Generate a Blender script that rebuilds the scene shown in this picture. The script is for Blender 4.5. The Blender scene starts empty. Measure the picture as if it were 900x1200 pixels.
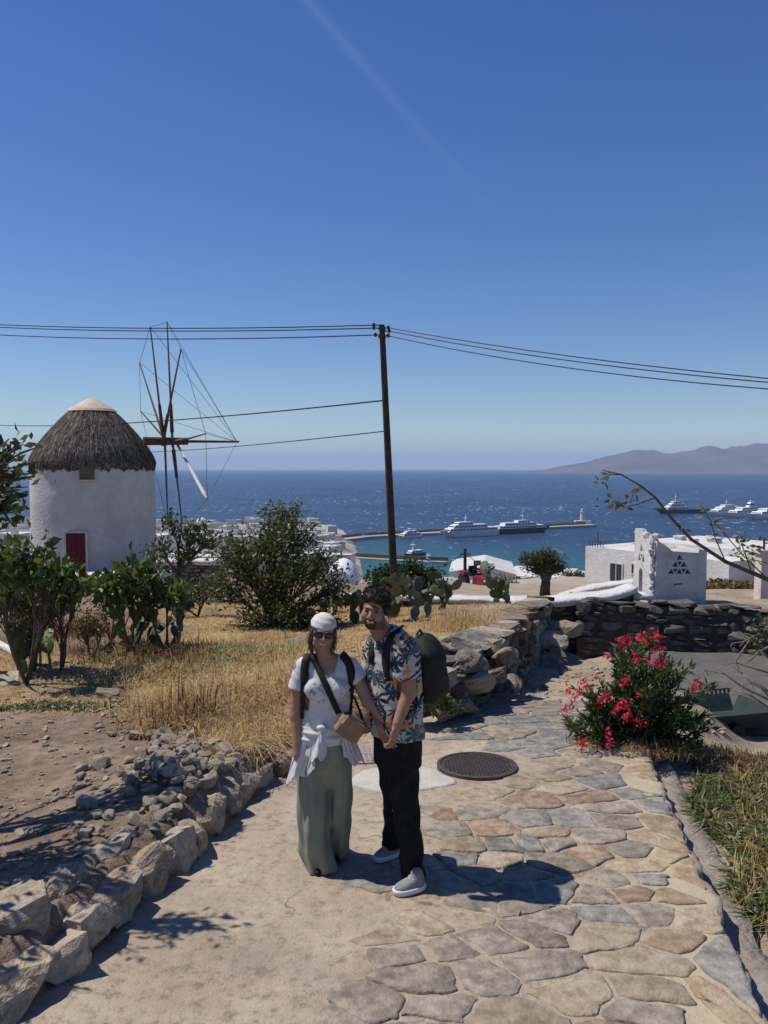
import bpy, bmesh, math, random
import numpy as np
from mathutils import Vector, Matrix, noise, Euler

# ------------------------------------------------------------------ camera, sky, sun, exposure
sc = bpy.context.scene
CAMZ = 2.46
F = 920.0 / 1200.0
PITCH = math.atan(51 / 920.0)
cam_d = bpy.data.cameras.new('camera'); cam = bpy.data.objects.new('camera', cam_d)
sc.collection.objects.link(cam)
cam_d.sensor_fit = 'VERTICAL'; cam_d.sensor_height = 24.0; cam_d.lens = 24.0 * F
cam_d.clip_start = 0.05; cam_d.clip_end = 60000
cam.location = (0, 0, CAMZ); cam.rotation_euler = (math.pi / 2 - PITCH, 0, 0)
sc.camera = cam
SUN_AZ, SUN_EL = math.radians(-74), math.radians(59)      # azimuth from +Y towards +X
world = bpy.data.worlds.new('World'); sc.world = world; world.use_nodes = True
wn = world.node_tree
for n in list(wn.nodes): wn.nodes.remove(n)
w_out = wn.nodes.new('ShaderNodeOutputWorld'); w_bg = wn.nodes.new('ShaderNodeBackground')
w_sky = wn.nodes.new('ShaderNodeTexSky'); w_sky.sky_type = 'NISHITA'; w_sky.sun_disc = False
w_sky.sun_elevation = SUN_EL; w_sky.sun_rotation = SUN_AZ
w_sky.altitude = 50; w_sky.air_density = 1.0; w_sky.dust_density = 0.05; w_sky.ozone_density = 3.6
w_bg.inputs['Strength'].default_value = 0.105
wn.links.new(w_bg.outputs[0], w_out.inputs[0])
sun_d = bpy.data.lights.new('sun', 'SUN'); sun = bpy.data.objects.new('sun', sun_d)
sc.collection.objects.link(sun)
sun_d.energy = 5.0; sun_d.angle = math.radians(0.53); sun_d.color = (1.0, 0.935, 0.83)
sdir = Vector((math.sin(SUN_AZ) * math.cos(SUN_EL), math.cos(SUN_AZ) * math.cos(SUN_EL), math.sin(SUN_EL)))
sun.rotation_euler = sdir.to_track_quat('Z', 'Y').to_euler(); sun.location = (-30, 20, 60)
sc.view_settings.view_transform = 'Standard'; sc.view_settings.look = 'None'
sc.view_settings.exposure = -0.10; sc.view_settings.gamma = 1.0
sc.view_settings.use_curve_mapping = False
sc.cycles.max_bounces = 5; sc.cycles.diffuse_bounces = 3; sc.cycles.glossy_bounces = 2
sc.cycles.transmission_bounces = 2; sc.cycles.volume_bounces = 1; sc.cycles.transparent_max_bounces = 8
sc.cycles.use_denoising = True

# ------------------------------------------------------------------ helpers
C = sc.collection
rng = random.Random(11)
nr = np.random.default_rng(5)
CP, SP = math.cos(PITCH), math.sin(PITCH)

def ray(px, py):
    u, v = (px - 450) / 920.0, (600 - py) / 920.0
    return Vector((u, CP + v * SP, -SP + v * CP))
def W(px, py, y):
    "point at world depth y seen in that direction"
    d = ray(px, py); return Vector((0, 0, CAMZ)) + d * (y / d.y)
def WZ(px, py, z):
    d = ray(px, py); return Vector((0, 0, CAMZ)) + d * ((z - CAMZ) / d.z)

def sm(a, b, x):
    t = np.clip((x - a) / (b - a), 0, 1); return t * t * (3 - 2 * t)

def tag(o, label=None, cat=None, group=None, kind=None):
    if label: o['label'] = label
    if cat: o['category'] = cat
    if group: o['group'] = group
    if kind: o['kind'] = kind
    return o

def link(name, me, mats=None, parent=None, smooth=False, loc=None):
    o = bpy.data.objects.new(name, me); C.objects.link(o)
    if mats is not None and len(me.materials) == 0:
        for m in (mats if isinstance(mats, (list, tuple)) else [mats]): me.materials.append(m)
    if parent is not None: o.parent = parent
    if loc is not None: o.location = loc
    if smooth: me.shade_smooth()
    return o

def empty(name, loc=(0, 0, 0), rz=0.0):
    o = bpy.data.objects.new(name, None); C.objects.link(o)
    o.location = loc; o.rotation_euler = (0, 0, rz); o.empty_display_size = 0.2
    return o

def mesh_np(name, verts, faces, mi=None):
    "verts (n,3); faces (m,k) array with equal k"
    me = bpy.data.meshes.new(name)
    verts = np.asarray(verts, dtype=np.float32); faces = np.asarray(faces, dtype=np.int32)
    m, k = faces.shape
    me.vertices.add(len(verts)); me.vertices.foreach_set('co', verts.ravel())
    me.loops.add(m * k); me.loops.foreach_set('vertex_index', faces.ravel())
    me.polygons.add(m); me.polygons.foreach_set('loop_start', np.arange(0, m * k, k, dtype=np.int32))
    if mi is not None: me.polygons.foreach_set('material_index', np.asarray(mi, dtype=np.int32))
    me.update(calc_edges=True); me.validate()
    return me

def mesh_py(name, verts, faces):
    me = bpy.data.meshes.new(name); me.from_pydata([tuple(v) for v in verts], [], faces); me.update(); return me

class MB:
    "collects shapes into one mesh"
    def __init__(s): s.v = []; s.f = []; s.m = []
    def add(s, vs, fs, mi=0):
        o = len(s.v); s.v += [tuple(v) for v in vs]; s.f += [[i + o for i in f] for f in fs]; s.m += [mi] * len(fs); return s
    def box(s, lo, hi, M=None, mi=0, taper=1.0):
        x0, y0, z0 = lo; x1, y1, z1 = hi; cx, cy = (x0 + x1) / 2, (y0 + y1) / 2
        vs = [Vector(p) for p in ((x0, y0, z0), (x1, y0, z0), (x1, y1, z0), (x0, y1, z0))]
        vs += [Vector((cx + (p.x - cx) * taper, cy + (p.y - cy) * taper, z1)) for p in vs[:4]]
        if M is not None: vs = [M @ v for v in vs]
        return s.add(vs, [(3, 2, 1, 0), (4, 5, 6, 7), (0, 1, 5, 4), (1, 2, 6, 5), (2, 3, 7, 6), (3, 0, 4, 7)], mi)
    def tube(s, pts, r, n=6, mi=0, cap=True):
        pts = [Vector(p) for p in pts]; k = len(pts)
        rs = r if isinstance(r, (list, tuple)) else [r] * k
        vs = []; side = None
        for i, p in enumerate(pts):
            t = (pts[min(i + 1, k - 1)] - pts[max(i - 1, 0)]).normalized()
            if side is None:
                side = t.cross(Vector((0, 0, 1)))
                if side.length < 0.05: side = t.cross(Vector((1, 0, 0)))
            side = (side - t * side.dot(t)).normalized(); up = t.cross(side)
            for j in range(n):
                a = 2 * math.pi * j / n
                vs.append(p + (side * math.cos(a) + up * math.sin(a)) * rs[i])
        fs = []
        for i in range(k - 1):
            for j in range(n):
                j2 = (j + 1) % n
                fs.append((i * n + j, i * n + j2, (i + 1) * n + j2, (i + 1) * n + j))
        if cap: fs += [tuple(range(n - 1, -1, -1)), tuple(range((k - 1) * n, k * n))]
        return s.add(vs, fs, mi)
    def lathe(s, prof, c=(0, 0, 0), n=24, mi=0, cap=True, a0=0.0, a1=2 * math.pi):
        full = abs(a1 - a0 - 2 * math.pi) < 1e-6; k = n if full else n + 1
        vs = []
        for (r, z) in prof:
            for j in range(k):
                a = a0 + (a1 - a0) * j / n
                vs.append((c[0] + r * math.cos(a), c[1] + r * math.sin(a), c[2] + z))
        fs = []
        for i in range(len(prof) - 1):
            for j in range(n if full else n):
                j2 = (j + 1) % k
                fs.append((i * k + j, i * k + j2, (i + 1) * k + j2, (i + 1) * k + j))
        if cap and full: fs += [tuple(range(k - 1, -1, -1)), tuple(range((len(prof) - 1) * k, len(prof) * k))]
        return s.add(vs, fs, mi)
    def prism(s, poly, z0, z1, M=None, mi=0):
        n = len(poly)
        vs = [Vector((p[0], p[1], z0)) for p in poly] + [Vector((p[0], p[1], z1)) for p in poly]
        if M is not None: vs = [M @ v for v in vs]
        fs = [tuple(range(n - 1, -1, -1)), tuple(range(n, 2 * n))] + [(i, (i + 1) % n, (i + 1) % n + n, i + n) for i in range(n)]
        return s.add(vs, fs, mi)
    def mesh(s, name):
        me = mesh_py(name, s.v, s.f)
        if any(s.m): me.polygons.foreach_set('material_index', s.m)
        return me
    def build(s, name, mats, parent=None, smooth=False, loc=None):
        return link(name, s.mesh(name), mats, parent, smooth, loc)

# ------------------------------------------------------------------ materials
def nd(nt, typ, **kw):
    n = nt.nodes.new(typ)
    for k, v in kw.items(): setattr(n, k, v)
    return n
def lk(nt, a, b): nt.links.new(a, b)

def M(name, cols, scale=6.0, rough=0.85, bump=0.25, bscale=None, rand=0.12, spec=0.3, detail=6.0, big=None, metal=0.0,
      coords='Object', bdist=0.02, trans=None, hrand=0.0):
    """procedural surface: noise between the given colours, finer bump, some value change from one object to the next"""
    m = bpy.data.materials.new(name); m.use_nodes = True; nt = m.node_tree
    b = nt.nodes['Principled BSDF']
    tc = nd(nt, 'ShaderNodeTexCoord')
    nz = nd(nt, 'ShaderNodeTexNoise'); nz.inputs['Scale'].default_value = scale; nz.inputs['Detail'].default_value = detail
    nz.inputs['Roughness'].default_value = 0.62
    src = tc.outputs[coords]
    oi = nd(nt, 'ShaderNodeObjectInfo')
    off = nd(nt, 'ShaderNodeVectorMath', operation='ADD'); lk(nt, src, off.inputs[0])
    mul = nd(nt, 'ShaderNodeMath', operation='MULTIPLY'); lk(nt, oi.outputs['Random'], mul.inputs[0]); mul.inputs[1].default_value = 37.0
    lk(nt, mul.outputs[0], off.inputs[1])
    lk(nt, off.outputs[0], nz.inputs['Vector'])
    rp = nd(nt, 'ShaderNodeValToRGB'); el = rp.color_ramp.elements
    n = len(cols)
    lo, hi = 0.32, 0.68
    while len(el) < n: el.new(0.5)
    for i, c in enumerate(cols):
        el[i].position = lo + (hi - lo) * i / max(1, n - 1); el[i].color = (*c[:3], 1)
    lk(nt, nz.outputs['Fac'], rp.inputs[0])
    col = rp.outputs[0]
    if big:
        n2 = nd(nt, 'ShaderNodeTexNoise'); n2.inputs['Scale'].default_value = big[1]; n2.inputs['Detail'].default_value = 4
        lk(nt, off.outputs[0], n2.inputs['Vector'])
        r2 = nd(nt, 'ShaderNodeValToRGB'); r2.color_ramp.elements[0].position = 0.45; r2.color_ramp.elements[1].position = 0.62
        lk(nt, n2.outputs['Fac'], r2.inputs[0])
        mx = nd(nt, 'ShaderNodeMix', data_type='RGBA'); fm = nd(nt, 'ShaderNodeMath', operation='MULTIPLY')
        lk(nt, r2.outputs[0], fm.inputs[0]); fm.inputs[1].default_value = big[2]
        lk(nt, fm.outputs[0], mx.inputs['Factor']); lk(nt, col, mx.inputs['A']); mx.inputs['B'].default_value = (*big[0], 1)
        col = mx.outputs['Result']
    if rand or hrand:
        hs = nd(nt, 'ShaderNodeHueSaturation'); mr = nd(nt, 'ShaderNodeMapRange')
        mr.inputs['To Min'].default_value = 1 - rand; mr.inputs['To Max'].default_value = 1 + rand
        lk(nt, oi.outputs['Random'], mr.inputs[0]); lk(nt, mr.outputs[0], hs.inputs['Value']); lk(nt, col, hs.inputs['Color'])
        col = hs.outputs[0]
    lk(nt, col, b.inputs['Base Color'])
    b.inputs['Roughness'].default_value = rough; b.inputs['Specular IOR Level'].default_value = spec
    b.inputs['Metallic'].default_value = metal
    if bump:
        nb = nd(nt, 'ShaderNodeTexNoise'); nb.inputs['Scale'].default_value = bscale or scale * 4; nb.inputs['Detail'].default_value = 6
        lk(nt, off.outputs[0], nb.inputs['Vector'])
        bp = nd(nt, 'ShaderNodeBump'); bp.inputs['Strength'].default_value = bump; bp.inputs['Distance'].default_value = bdist
        lk(nt, nb.outputs['Fac'], bp.inputs['Height']); lk(nt, bp.outputs[0], b.inputs['Normal'])
    if trans:
        tr = nd(nt, 'ShaderNodeBsdfTranslucent'); tr.inputs['Color'].default_value = (*trans[0], 1)
        ms = nd(nt, 'ShaderNodeMixShader'); ms.inputs[0].default_value = trans[1]
        lk(nt, b.outputs[0], ms.inputs[1]); lk(nt, tr.outputs[0], ms.inputs[2])
        lk(nt, ms.outputs[0], nt.nodes['Material Output'].inputs['Surface'])
    return m

mt = {}
mt['white'] = M('whitewash', [(0.56, 0.55, 0.53), (0.66, 0.65, 0.63)], 3, 0.9, 0.7, 11, 0.06, 0.1, bdist=0.05, big=((0.47, 0.45, 0.42), 0.9, 0.45))
mt['white_worn'] = M('worn_whitewash', [(0.42, 0.40, 0.38), (0.57, 0.56, 0.54), (0.64, 0.63, 0.61)], 2.5, 0.92, 0.6, 12, 0.05, 0.1, bdist=0.04)
mt['rock'] = M('schist', [(0.12, 0.10, 0.082), (0.23, 0.195, 0.158), (0.37, 0.325, 0.27)], 7, 0.95, 0.9, 20, 0.25, 0.1, bdist=0.035, detail=10, big=((0.27, 0.18, 0.11), 1.3, 0.5))
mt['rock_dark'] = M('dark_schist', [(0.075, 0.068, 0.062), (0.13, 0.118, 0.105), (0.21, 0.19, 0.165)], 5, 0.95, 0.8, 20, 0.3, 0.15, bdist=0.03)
mt['rock_grey'] = M('grey_rubble', [(0.24, 0.20, 0.155), (0.355, 0.305, 0.24), (0.47, 0.415, 0.34)], 9, 0.95, 0.7, 30, 0.18, 0.1, bdist=0.015, detail=10, big=((0.36, 0.28, 0.2), 3, 0.4))
mt['rock_tan'] = M('tan_rock', [(0.21, 0.158, 0.108), (0.33, 0.26, 0.185), (0.45, 0.375, 0.285)], 8, 0.95, 0.8, 22, 0.18, 0.1, bdist=0.025, detail=10, big=((0.33, 0.31, 0.27), 3, 0.5))
mt['dirt_core'] = M('wall_fill', [(0.05, 0.042, 0.034), (0.10, 0.085, 0.07)], 10, 1.0, 0.8, 40, 0, 0.05)
mt['wood'] = M('weathered_wood', [(0.10, 0.075, 0.055), (0.19, 0.15, 0.115)], 9, 0.9, 0.4, 40, 0.2, 0.1)
mt['wood_pole'] = M('creosoted_pole', [(0.035, 0.028, 0.024), (0.075, 0.06, 0.05)], 5, 0.9, 0.4, 30, 0.1, 0.1)
mt['black'] = M('black_rubber', [(0.008, 0.008, 0.009), (0.016, 0.016, 0.017)], 20, 0.6, 0.1, 60, 0, 0.3)
mt['wire'] = M('cable_sheath', [(0.012, 0.013, 0.015), (0.022, 0.023, 0.026)], 4, 0.6, 0, None, 0, 0.3)
mt['rope'] = M('rigging_rope', [(0.10, 0.09, 0.08), (0.16, 0.15, 0.13)], 8, 0.9, 0, None, 0, 0.1)
mt['iron'] = M('cast_iron', [(0.035, 0.028, 0.025), (0.085, 0.062, 0.052)], 14, 0.6, 0.3, 60, 0, 0.5)
mt['bark'] = M('bark', [(0.07, 0.055, 0.042), (0.15, 0.12, 0.095)], 12, 0.95, 0.7, 40, 0.1, 0.1)
mt['twig'] = M('pale_twig', [(0.17, 0.14, 0.115), (0.28, 0.24, 0.20)], 14, 0.9, 0.3, 60, 0.1, 0.1)
mt['door_red'] = M('dark_red_paint', [(0.085, 0.012, 0.014), (0.13, 0.022, 0.022)], 6, 0.6, 0.2, 30, 0.05, 0.3)
mt['glass'] = M('window_glass', [(0.015, 0.02, 0.025), (0.03, 0.04, 0.05)], 3, 0.12, 0, None, 0, 0.5)
mt['shutter'] = M('blue_shutter', [(0.05, 0.09, 0.16), (0.08, 0.13, 0.22)], 4, 0.6, 0, None, 0.2, 0.3)
mt['straw'] = M('straw', [(0.44, 0.28, 0.105), (0.64, 0.45, 0.205)], 2.5, 0.85, 0, None, 0, 0.15, coords='Object', trans=((0.5, 0.34, 0.14), 0.25))
mt['straw_pale'] = M('bleached_straw', [(0.42, 0.33, 0.19), (0.60, 0.50, 0.33)], 2.5, 0.85, 0, None, 0, 0.15, trans=((0.5, 0.4, 0.24), 0.25))
mt['straw_brown'] = M('brown_stalks', [(0.17, 0.09, 0.045), (0.32, 0.18, 0.09)], 3, 0.9, 0, None, 0, 0.1)
mt['grass'] = M('green_grass', [(0.08, 0.12, 0.022), (0.16, 0.20, 0.05)], 2, 0.7, 0, None, 0, 0.2, trans=((0.16, 0.22, 0.04), 0.25))
def leafm(name, a, b, tr=0.22, rough=0.5):
    return M(name, [a, b], 3.0, rough, 0, None, 0.0, 0.35, trans=((b[0] * 1.6, b[1] * 1.5, b[2]), tr))
mt['leaf_a'] = leafm('leaf_mid_green', (0.036, 0.064, 0.016), (0.07, 0.11, 0.03))
mt['leaf_b'] = leafm('leaf_dark_green', (0.016, 0.034, 0.010), (0.03, 0.06, 0.018))
mt['leaf_c'] = leafm('leaf_light_green', (0.07, 0.12, 0.025), (0.12, 0.17, 0.045))
mt['leaf_d'] = leafm('leaf_dry', (0.12, 0.085, 0.035), (0.21, 0.16, 0.075))
mt['leaf_o'] = leafm('olive_leaf', (0.05, 0.06, 0.03), (0.10, 0.11, 0.06))
mt['cactus'] = M('cactus_skin', [(0.04, 0.062, 0.026), (0.08, 0.105, 0.045)], 5, 0.6, 0.3, 45, 0.3, 0.35)
mt['cactus_g'] = M('cactus_skin_grey', [(0.085, 0.098, 0.058), (0.15, 0.16, 0.10)], 5, 0.65, 0.3, 45, 0.25, 0.3)
mt['petal'] = leafm('pink_petal', (0.48, 0.02, 0.055), (0.70, 0.055, 0.12), 0.3, 0.6)
mt['petal_b'] = leafm('deep_pink_petal', (0.42, 0.015, 0.04), (0.58, 0.04, 0.08), 0.3, 0.6)

# ---- thin old contrail high in the sky
def _dir(px, py): return ray(px, py).normalized()
_d1, _d2 = _dir(355, -5), _dir(600, 275)
_n = _d1.cross(_d2).normalized(); _t = (_d2 - _d1 * _d2.dot(_d1)).normalized()
tcw = nd(wn, 'ShaderNodeTexCoord')
def _dot(v):
    n = nd(wn, 'ShaderNodeVectorMath', operation='DOT_PRODUCT'); lk(wn, tcw.outputs['Generated'], n.inputs[0]); n.inputs[1].default_value = v; return n.outputs['Value']
def _m(op, a, b=None):
    n = nd(wn, 'ShaderNodeMath', operation=op)
    for i, v in enumerate((a, b)):
        if v is None: continue
        if isinstance(v, (int, float)): n.inputs[i].default_value = v
        else: lk(wn, v, n.inputs[i])
    return n.outputs[0]
_al = _m('ARCTAN2', _dot(_t), _dot(_d1))
_amax = math.acos(max(-1, min(1, _d1.dot(_d2))))
_nz = nd(wn, 'ShaderNodeTexNoise'); _nz.inputs['Scale'].default_value = 9; _nz.inputs['Detail'].default_value = 5; lk(wn, tcw.outputs['Generated'], _nz.inputs['Vector'])
_wid = _m('ADD', 0.0055, _m('MULTIPLY', _al, 0.008))
_q = _m('DIVIDE', _dot(_n), _wid)
_core = _m('POWER', 2.718, _m('MULTIPLY', _m('MULTIPLY', _q, _q), -1.0))
_fd = nd(wn, 'ShaderNodeMapRange'); _fd.inputs['From Min'].default_value = -0.5; _fd.inputs['From Max'].default_value = _amax * 1.05
_fd.inputs['To Min'].default_value = 1.0; _fd.inputs['To Max'].default_value = 0.0; lk(wn, _al, _fd.inputs[0])
_f = _m('MULTIPLY', _m('MULTIPLY', _core, _fd.outputs[0]), _m('ADD', 0.06, _m('MULTIPLY', _nz.outputs['Fac'], 0.13)))
_mx = nd(wn, 'ShaderNodeMix', data_type='RGBA'); lk(wn, _f, _mx.inputs['Factor']); _hs = nd(wn, 'ShaderNodeHueSaturation'); _hs.inputs['Saturation'].default_value = 1.27; _hs.inputs['Hue'].default_value = 0.515; lk(wn, w_sky.outputs[0], _hs.inputs['Color']); lk(wn, _hs.outputs[0], _mx.inputs['A'])
_mx.inputs['B'].default_value = (7.0, 7.6, 8.6, 1)
lk(wn, _mx.outputs['Result'], w_bg.inputs[0])

# ------------------------------------------------------------------ the lie of the land
SEA_Z = -52.5
YK = [-4, 2.0, 3.3, 6.47, 7.4, 8.4, 11.0, 14.2, 16.2]
XL = [-3.3, -1.9, -1.57, -0.82, -0.35, 0.60, 1.65, 3.0, 3.6]
YR = [-4, 2.0, 3.37, 6.47, 7.2, 8.2, 9.2, 10.2]
XR = [0.3, 1.40, 1.69, 2.30, 2.44, 2.75, 3.2, 3.8]
def xl(y): return np.interp(y, YK, XL)
def xr(y): return np.interp(y, YR, XR)
def path_z(y):
    return np.where(y < 8.4, 0.23 - 0.05 * y, -0.19 - 0.14 * (y - 8.4))
def wall_y(x):      # line of the white capped wall across the slope
    return 16.4 + 0.0 * x
T_L = ([16, 22, 36, 60, 100, 200, 400, 600, 760, 830, 1500], [-0.95, -1.6, -2.6, -7.4, -11.8, -22.2, -36, -44, -50.5, -57, -64])
T_C = ([16, 30, 45, 58, 75, 120, 330, 370, 1500], [-0.95, -2.45, -4.1, -5.7, -11.5, -20, -51.5, -56, -64])
T_R = ([16, 19.5, 28, 50, 100, 200, 400, 480, 530, 1500], [-0.75, -0.55, -2.0, -5.3, -10.2, -20.5, -41, -51, -57, -64])
def H(x, y):
    x = np.asarray(x, float); y = np.asarray(y, float)
    n1 = np.sin(x * 1.7 + 1.3 * np.sin(y * 1.1)) * np.cos(y * 1.9 + x * 0.6)
    n2 = np.sin(x * 5.1 + y * 2.3) * np.sin(y * 4.7 - x * 1.9)
    pz = path_z(y)
    # field left of the path and behind the kerb
    fz = 0.34 - 0.045 * y + 0.32 * np.exp(-((x - xl(y) + 0.9) / 1.6) ** 2) * sm(7.2, 9.0, y) * (1 - sm(13.5, 16, y)) + 0.035 * n1 + 0.012 * n2
    fz = fz + 0.07 * np.exp(-((x - xl(y) + .2) / .5) ** 2) * (1 - sm(6.6, 7.4, y))
    fz = fz + 0.10 * np.exp(-((x + 1.75) / 0.55) ** 2 - ((y - 5.6) / 0.9) ** 2)
    a = sm(-0.20, 0.02, x - xl(y))
    z = fz * (1 - a) + (pz - 0.05) * a
    # right of the path: gutter, then the bank falling to the lower road
    d = x - xr(y)
    bank = pz - 0.22 - 0.10 * sm(0.3, 2.0, d) + 0.03 * n1 * sm(0.4, 0.9, d) + 0.10 * sm(0.45, 0.9, d) * (1 - sm(6.0, 7.5, y))
    road = -1.14 - 0.012 * (y - 12)
    low = sm(7.6, 10.4, y + 0.22 * d) * sm(0.2, 1.2, d)
    rz = bank * (1 - low) + road * low
    b = sm(0.0, 0.06, d)
    z = z * (1 - b) + rz * b
    # rough rock shelf where the path runs out towards the road
    z = z + 0.05 * (n1 + 0.6 * n2) * sm(8.3, 9.2, y) * (1 - sm(13, 15, y)) * a * (1 - low)
    # rock bluff under the gate post, right of the wall
    blf = sm(4.3, 4.6, x) * sm(0.08, 0.3, y - np.interp(x, [4, 6.9, 9.6], [16.15, 15.5, 13.4])) * (1 - sm(9.2, 10.6, x + 0.4 * n1))
    z = z * (1 - blf) + (-0.36 + 0.04 * n1) * blf
    z = np.where((x > 9.2) & (y > 12), z * (1 - sm(9.2, 13, x) * sm(12.5, 15.5, y)) + (-0.5) * sm(9.2, 13, x) * sm(12.5, 15.5, y), z)
    # beyond the cross wall the hill falls to the town and the bay
    u = x / np.maximum(y, 5)
    wl = 1 - sm(-0.10, 0.0, u); wr = sm(0.34, 0.42, u)
    far = wl * np.interp(y, *T_L) + wr * np.interp(y, *T_R) + (1 - wl - wr) * np.interp(y, *T_C)
    far = far + 0.25 * n1 * sm(22, 60, y) * 1.0
    lf = np.where(x < 3.5, sm(18.8, 20.5, y), sm(16.6, 19.0, y))
    lf = np.where(x > -1.6, np.maximum(lf, sm(16.5, 18.5, y)), lf)
    z = z * (1 - lf) + far * lf
    mill = np.exp(-(np.maximum(np.hypot(x + 13.3, y - 36.0) - 4.5, 0) / 3.0) ** 2)
    z = z * (1 - mill) + (-2.1) * mill
    return z
def hz(x, y): return float(H(np.array([x]), np.array([y]))[0])

def axis_pts(lo, hi, step, far_lo, far_hi, g=1.07):
    a = list(np.arange(lo, hi + 1e-6, step)); s = step; v = hi
    while v < far_hi: s *= g; v += s; a.append(v)
    s = step; v = lo; b = []
    while v > far_lo: s *= g; v -= s; b.append(v)
    return np.array(b[::-1] + a)
gx = axis_pts(-4.5, 6.0, 0.07, -1500, 1500, 1.075)
gy = axis_pts(2.4, 11.0, 0.07, -12, 1500, 1.045)
GX, GY = np.meshgrid(gx, gy)
GZ = H(GX, GY)
nx_, ny_ = len(gx), len(gy)
idx = np.arange(nx_ * ny_).reshape(ny_, nx_)
fc = np.stack([idx[:-1, :-1], idx[:-1, 1:], idx[1:, 1:], idx[1:, :-1]], -1).reshape(-1, 4)
gme = mesh_np('ground', np.stack([GX, GY, GZ], -1).reshape(-1, 3), fc)
gme.shade_smooth()
# how much straw litter lies where (dry grass field), baked as a point attribute
def straw_cover(x, y):
    c = sm(5.6, 7.2, y + 0.9 * (x + 0.8)) * sm(-4.6, -2.6, x + 0.10 * (y - 8)) * (1 - sm(15, 19, y)) * (1 - sm(-0.35, -0.05, x - xl(y)))
    c = c * (1 - .85 * sm(.25, .75, np.sin(x * 1.9 + 1.1 * np.sin(y * 1.3)) * np.sin(y * 1.45 + .7 * x + 1)))
    c = np.maximum(c, sm(7.4, 8.2, y) * (1 - sm(10.0, 11.5, y)) * (1 - sm(-3.0, -1.5, x)) * 0.8)
    return c
at = gme.attributes.new('straw', 'FLOAT', 'POINT')
at.data.foreach_set('value', straw_cover(GX, GY).astype(np.float32).ravel())

gm = bpy.data.materials.new('dry_earth'); gm.use_nodes = True; nt = gm.node_tree; b = nt.nodes['Principled BSDF']
geo = nd(nt, 'ShaderNodeNewGeometry'); sx = nd(nt, 'ShaderNodeSeparateXYZ'); lk(nt, geo.outputs['Position'], sx.inputs[0])
def noise_n(nt, sc_, det=6, src=None, rough=0.6):
    n = nd(nt, 'ShaderNodeTexNoise'); n.inputs['Scale'].default_value = sc_; n.inputs['Detail'].default_value = det; n.inputs['Roughness'].default_value = rough
    if src is not None: lk(nt, src, n.inputs['Vector'])
    return n
def ramp(nt, fac, stops):
    r = nd(nt, 'ShaderNodeValToRGB'); e = r.color_ramp.elements
    while len(e) < len(stops): e.new(0.5)
    for i, (p, c) in enumerate(stops):
        e[i].position = p; e[i].color = (*c, 1) if not isinstance(c, (int, float)) else (c, c, c, 1)
    lk(nt, fac, r.inputs[0]); return r
def mixc(nt, fac, a, bb):
    m = nd(nt, 'ShaderNodeMix', data_type='RGBA')
    if isinstance(fac, (int, float)): m.inputs['Factor'].default_value = fac
    else: lk(nt, fac, m.inputs['Factor'])
    for s, v in (('A', a), ('B', bb)):
        if isinstance(v, tuple): m.inputs[s].default_value = (*v, 1)
        else: lk(nt, v, m.inputs[s])
    return m.outputs['Result']
def mth(nt, op, a, bb=None, clamp=False):
    m = nd(nt, 'ShaderNodeMath', operation=op); m.use_clamp = clamp
    for i, v in enumerate((a, bb)):
        if v is None: continue
        if isinstance(v, (int, float)): m.inputs[i].default_value = v
        else: lk(nt, v, m.inputs[i])
    return m.outputs[0]
P = geo.outputs['Position']
n_a = noise_n(nt, 1.1, 8, P); n_b = noise_n(nt, 9, 8, P); n_c = noise_n(nt, 60, 4, P)
dirt = ramp(nt, n_a.outputs['Fac'], [(0.3, (0.175, 0.122, 0.084)), (0.5, (0.265, 0.195, 0.14)), (0.72, (0.36, 0.28, 0.21))]).outputs[0]
grit = ramp(nt, n_b.outputs['Fac'], [(0.35, 0.55), (0.65, 1.15)]).outputs[0]
mm = nd(nt, 'ShaderNodeMix', data_type='RGBA', blend_type='MULTIPLY'); mm.inputs['Factor'].default_value = 0.8
lk(nt, dirt, mm.inputs['A']); lk(nt, grit, mm.inputs['B'])
peb = ramp(nt, n_c.outputs['Fac'], [(0.60, 0.0), (0.68, 1.0)]).outputs[0]
col = mixc(nt, mth(nt, 'MULTIPLY', peb, 0.55), mm.outputs['Result'], (0.42, 0.35, 0.27))
atn = nd(nt, 'ShaderNodeAttribute', attribute_name='straw')
strw = ramp(nt, n_b.outputs['Fac'], [(0.3, (0.27, 0.17, 0.075)), (0.6, (0.47, 0.33, 0.15)), (0.75, (0.52, 0.40, 0.20))]).outputs[0]
sf = mth(nt, 'MULTIPLY', atn.outputs['Fac'], ramp(nt, n_a.outputs['Fac'], [(0.35, 0.45), (0.55, 1.0)]).outputs[0])
col = mixc(nt, sf, col, strw)
# bare pale rock on the shelf and around the road
rockc = ramp(nt, n_a.outputs['Fac'], [(0.3, (0.24, 0.19, 0.14)), (0.55, (0.37, 0.30, 0.22)), (0.75, (0.46, 0.40, 0.32))]).outputs[0]
mr = nd(nt, 'ShaderNodeMapRange'); mr.inputs['From Min'].default_value = 0.9; mr.inputs['From Max'].default_value = 2.2; lk(nt, sx.outputs['X'], mr.inputs[0])
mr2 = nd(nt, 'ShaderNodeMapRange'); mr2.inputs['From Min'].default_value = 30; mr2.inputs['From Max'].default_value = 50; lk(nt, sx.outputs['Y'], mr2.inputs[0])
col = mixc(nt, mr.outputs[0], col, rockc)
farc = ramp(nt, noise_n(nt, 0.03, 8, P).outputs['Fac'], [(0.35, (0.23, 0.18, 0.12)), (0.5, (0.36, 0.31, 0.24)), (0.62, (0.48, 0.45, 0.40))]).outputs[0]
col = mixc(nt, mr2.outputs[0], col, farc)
lk(nt, col, b.inputs['Base Color']); b.inputs['Roughness'].default_value = 1.0; b.inputs['Specular IOR Level'].default_value = 0.05
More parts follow.
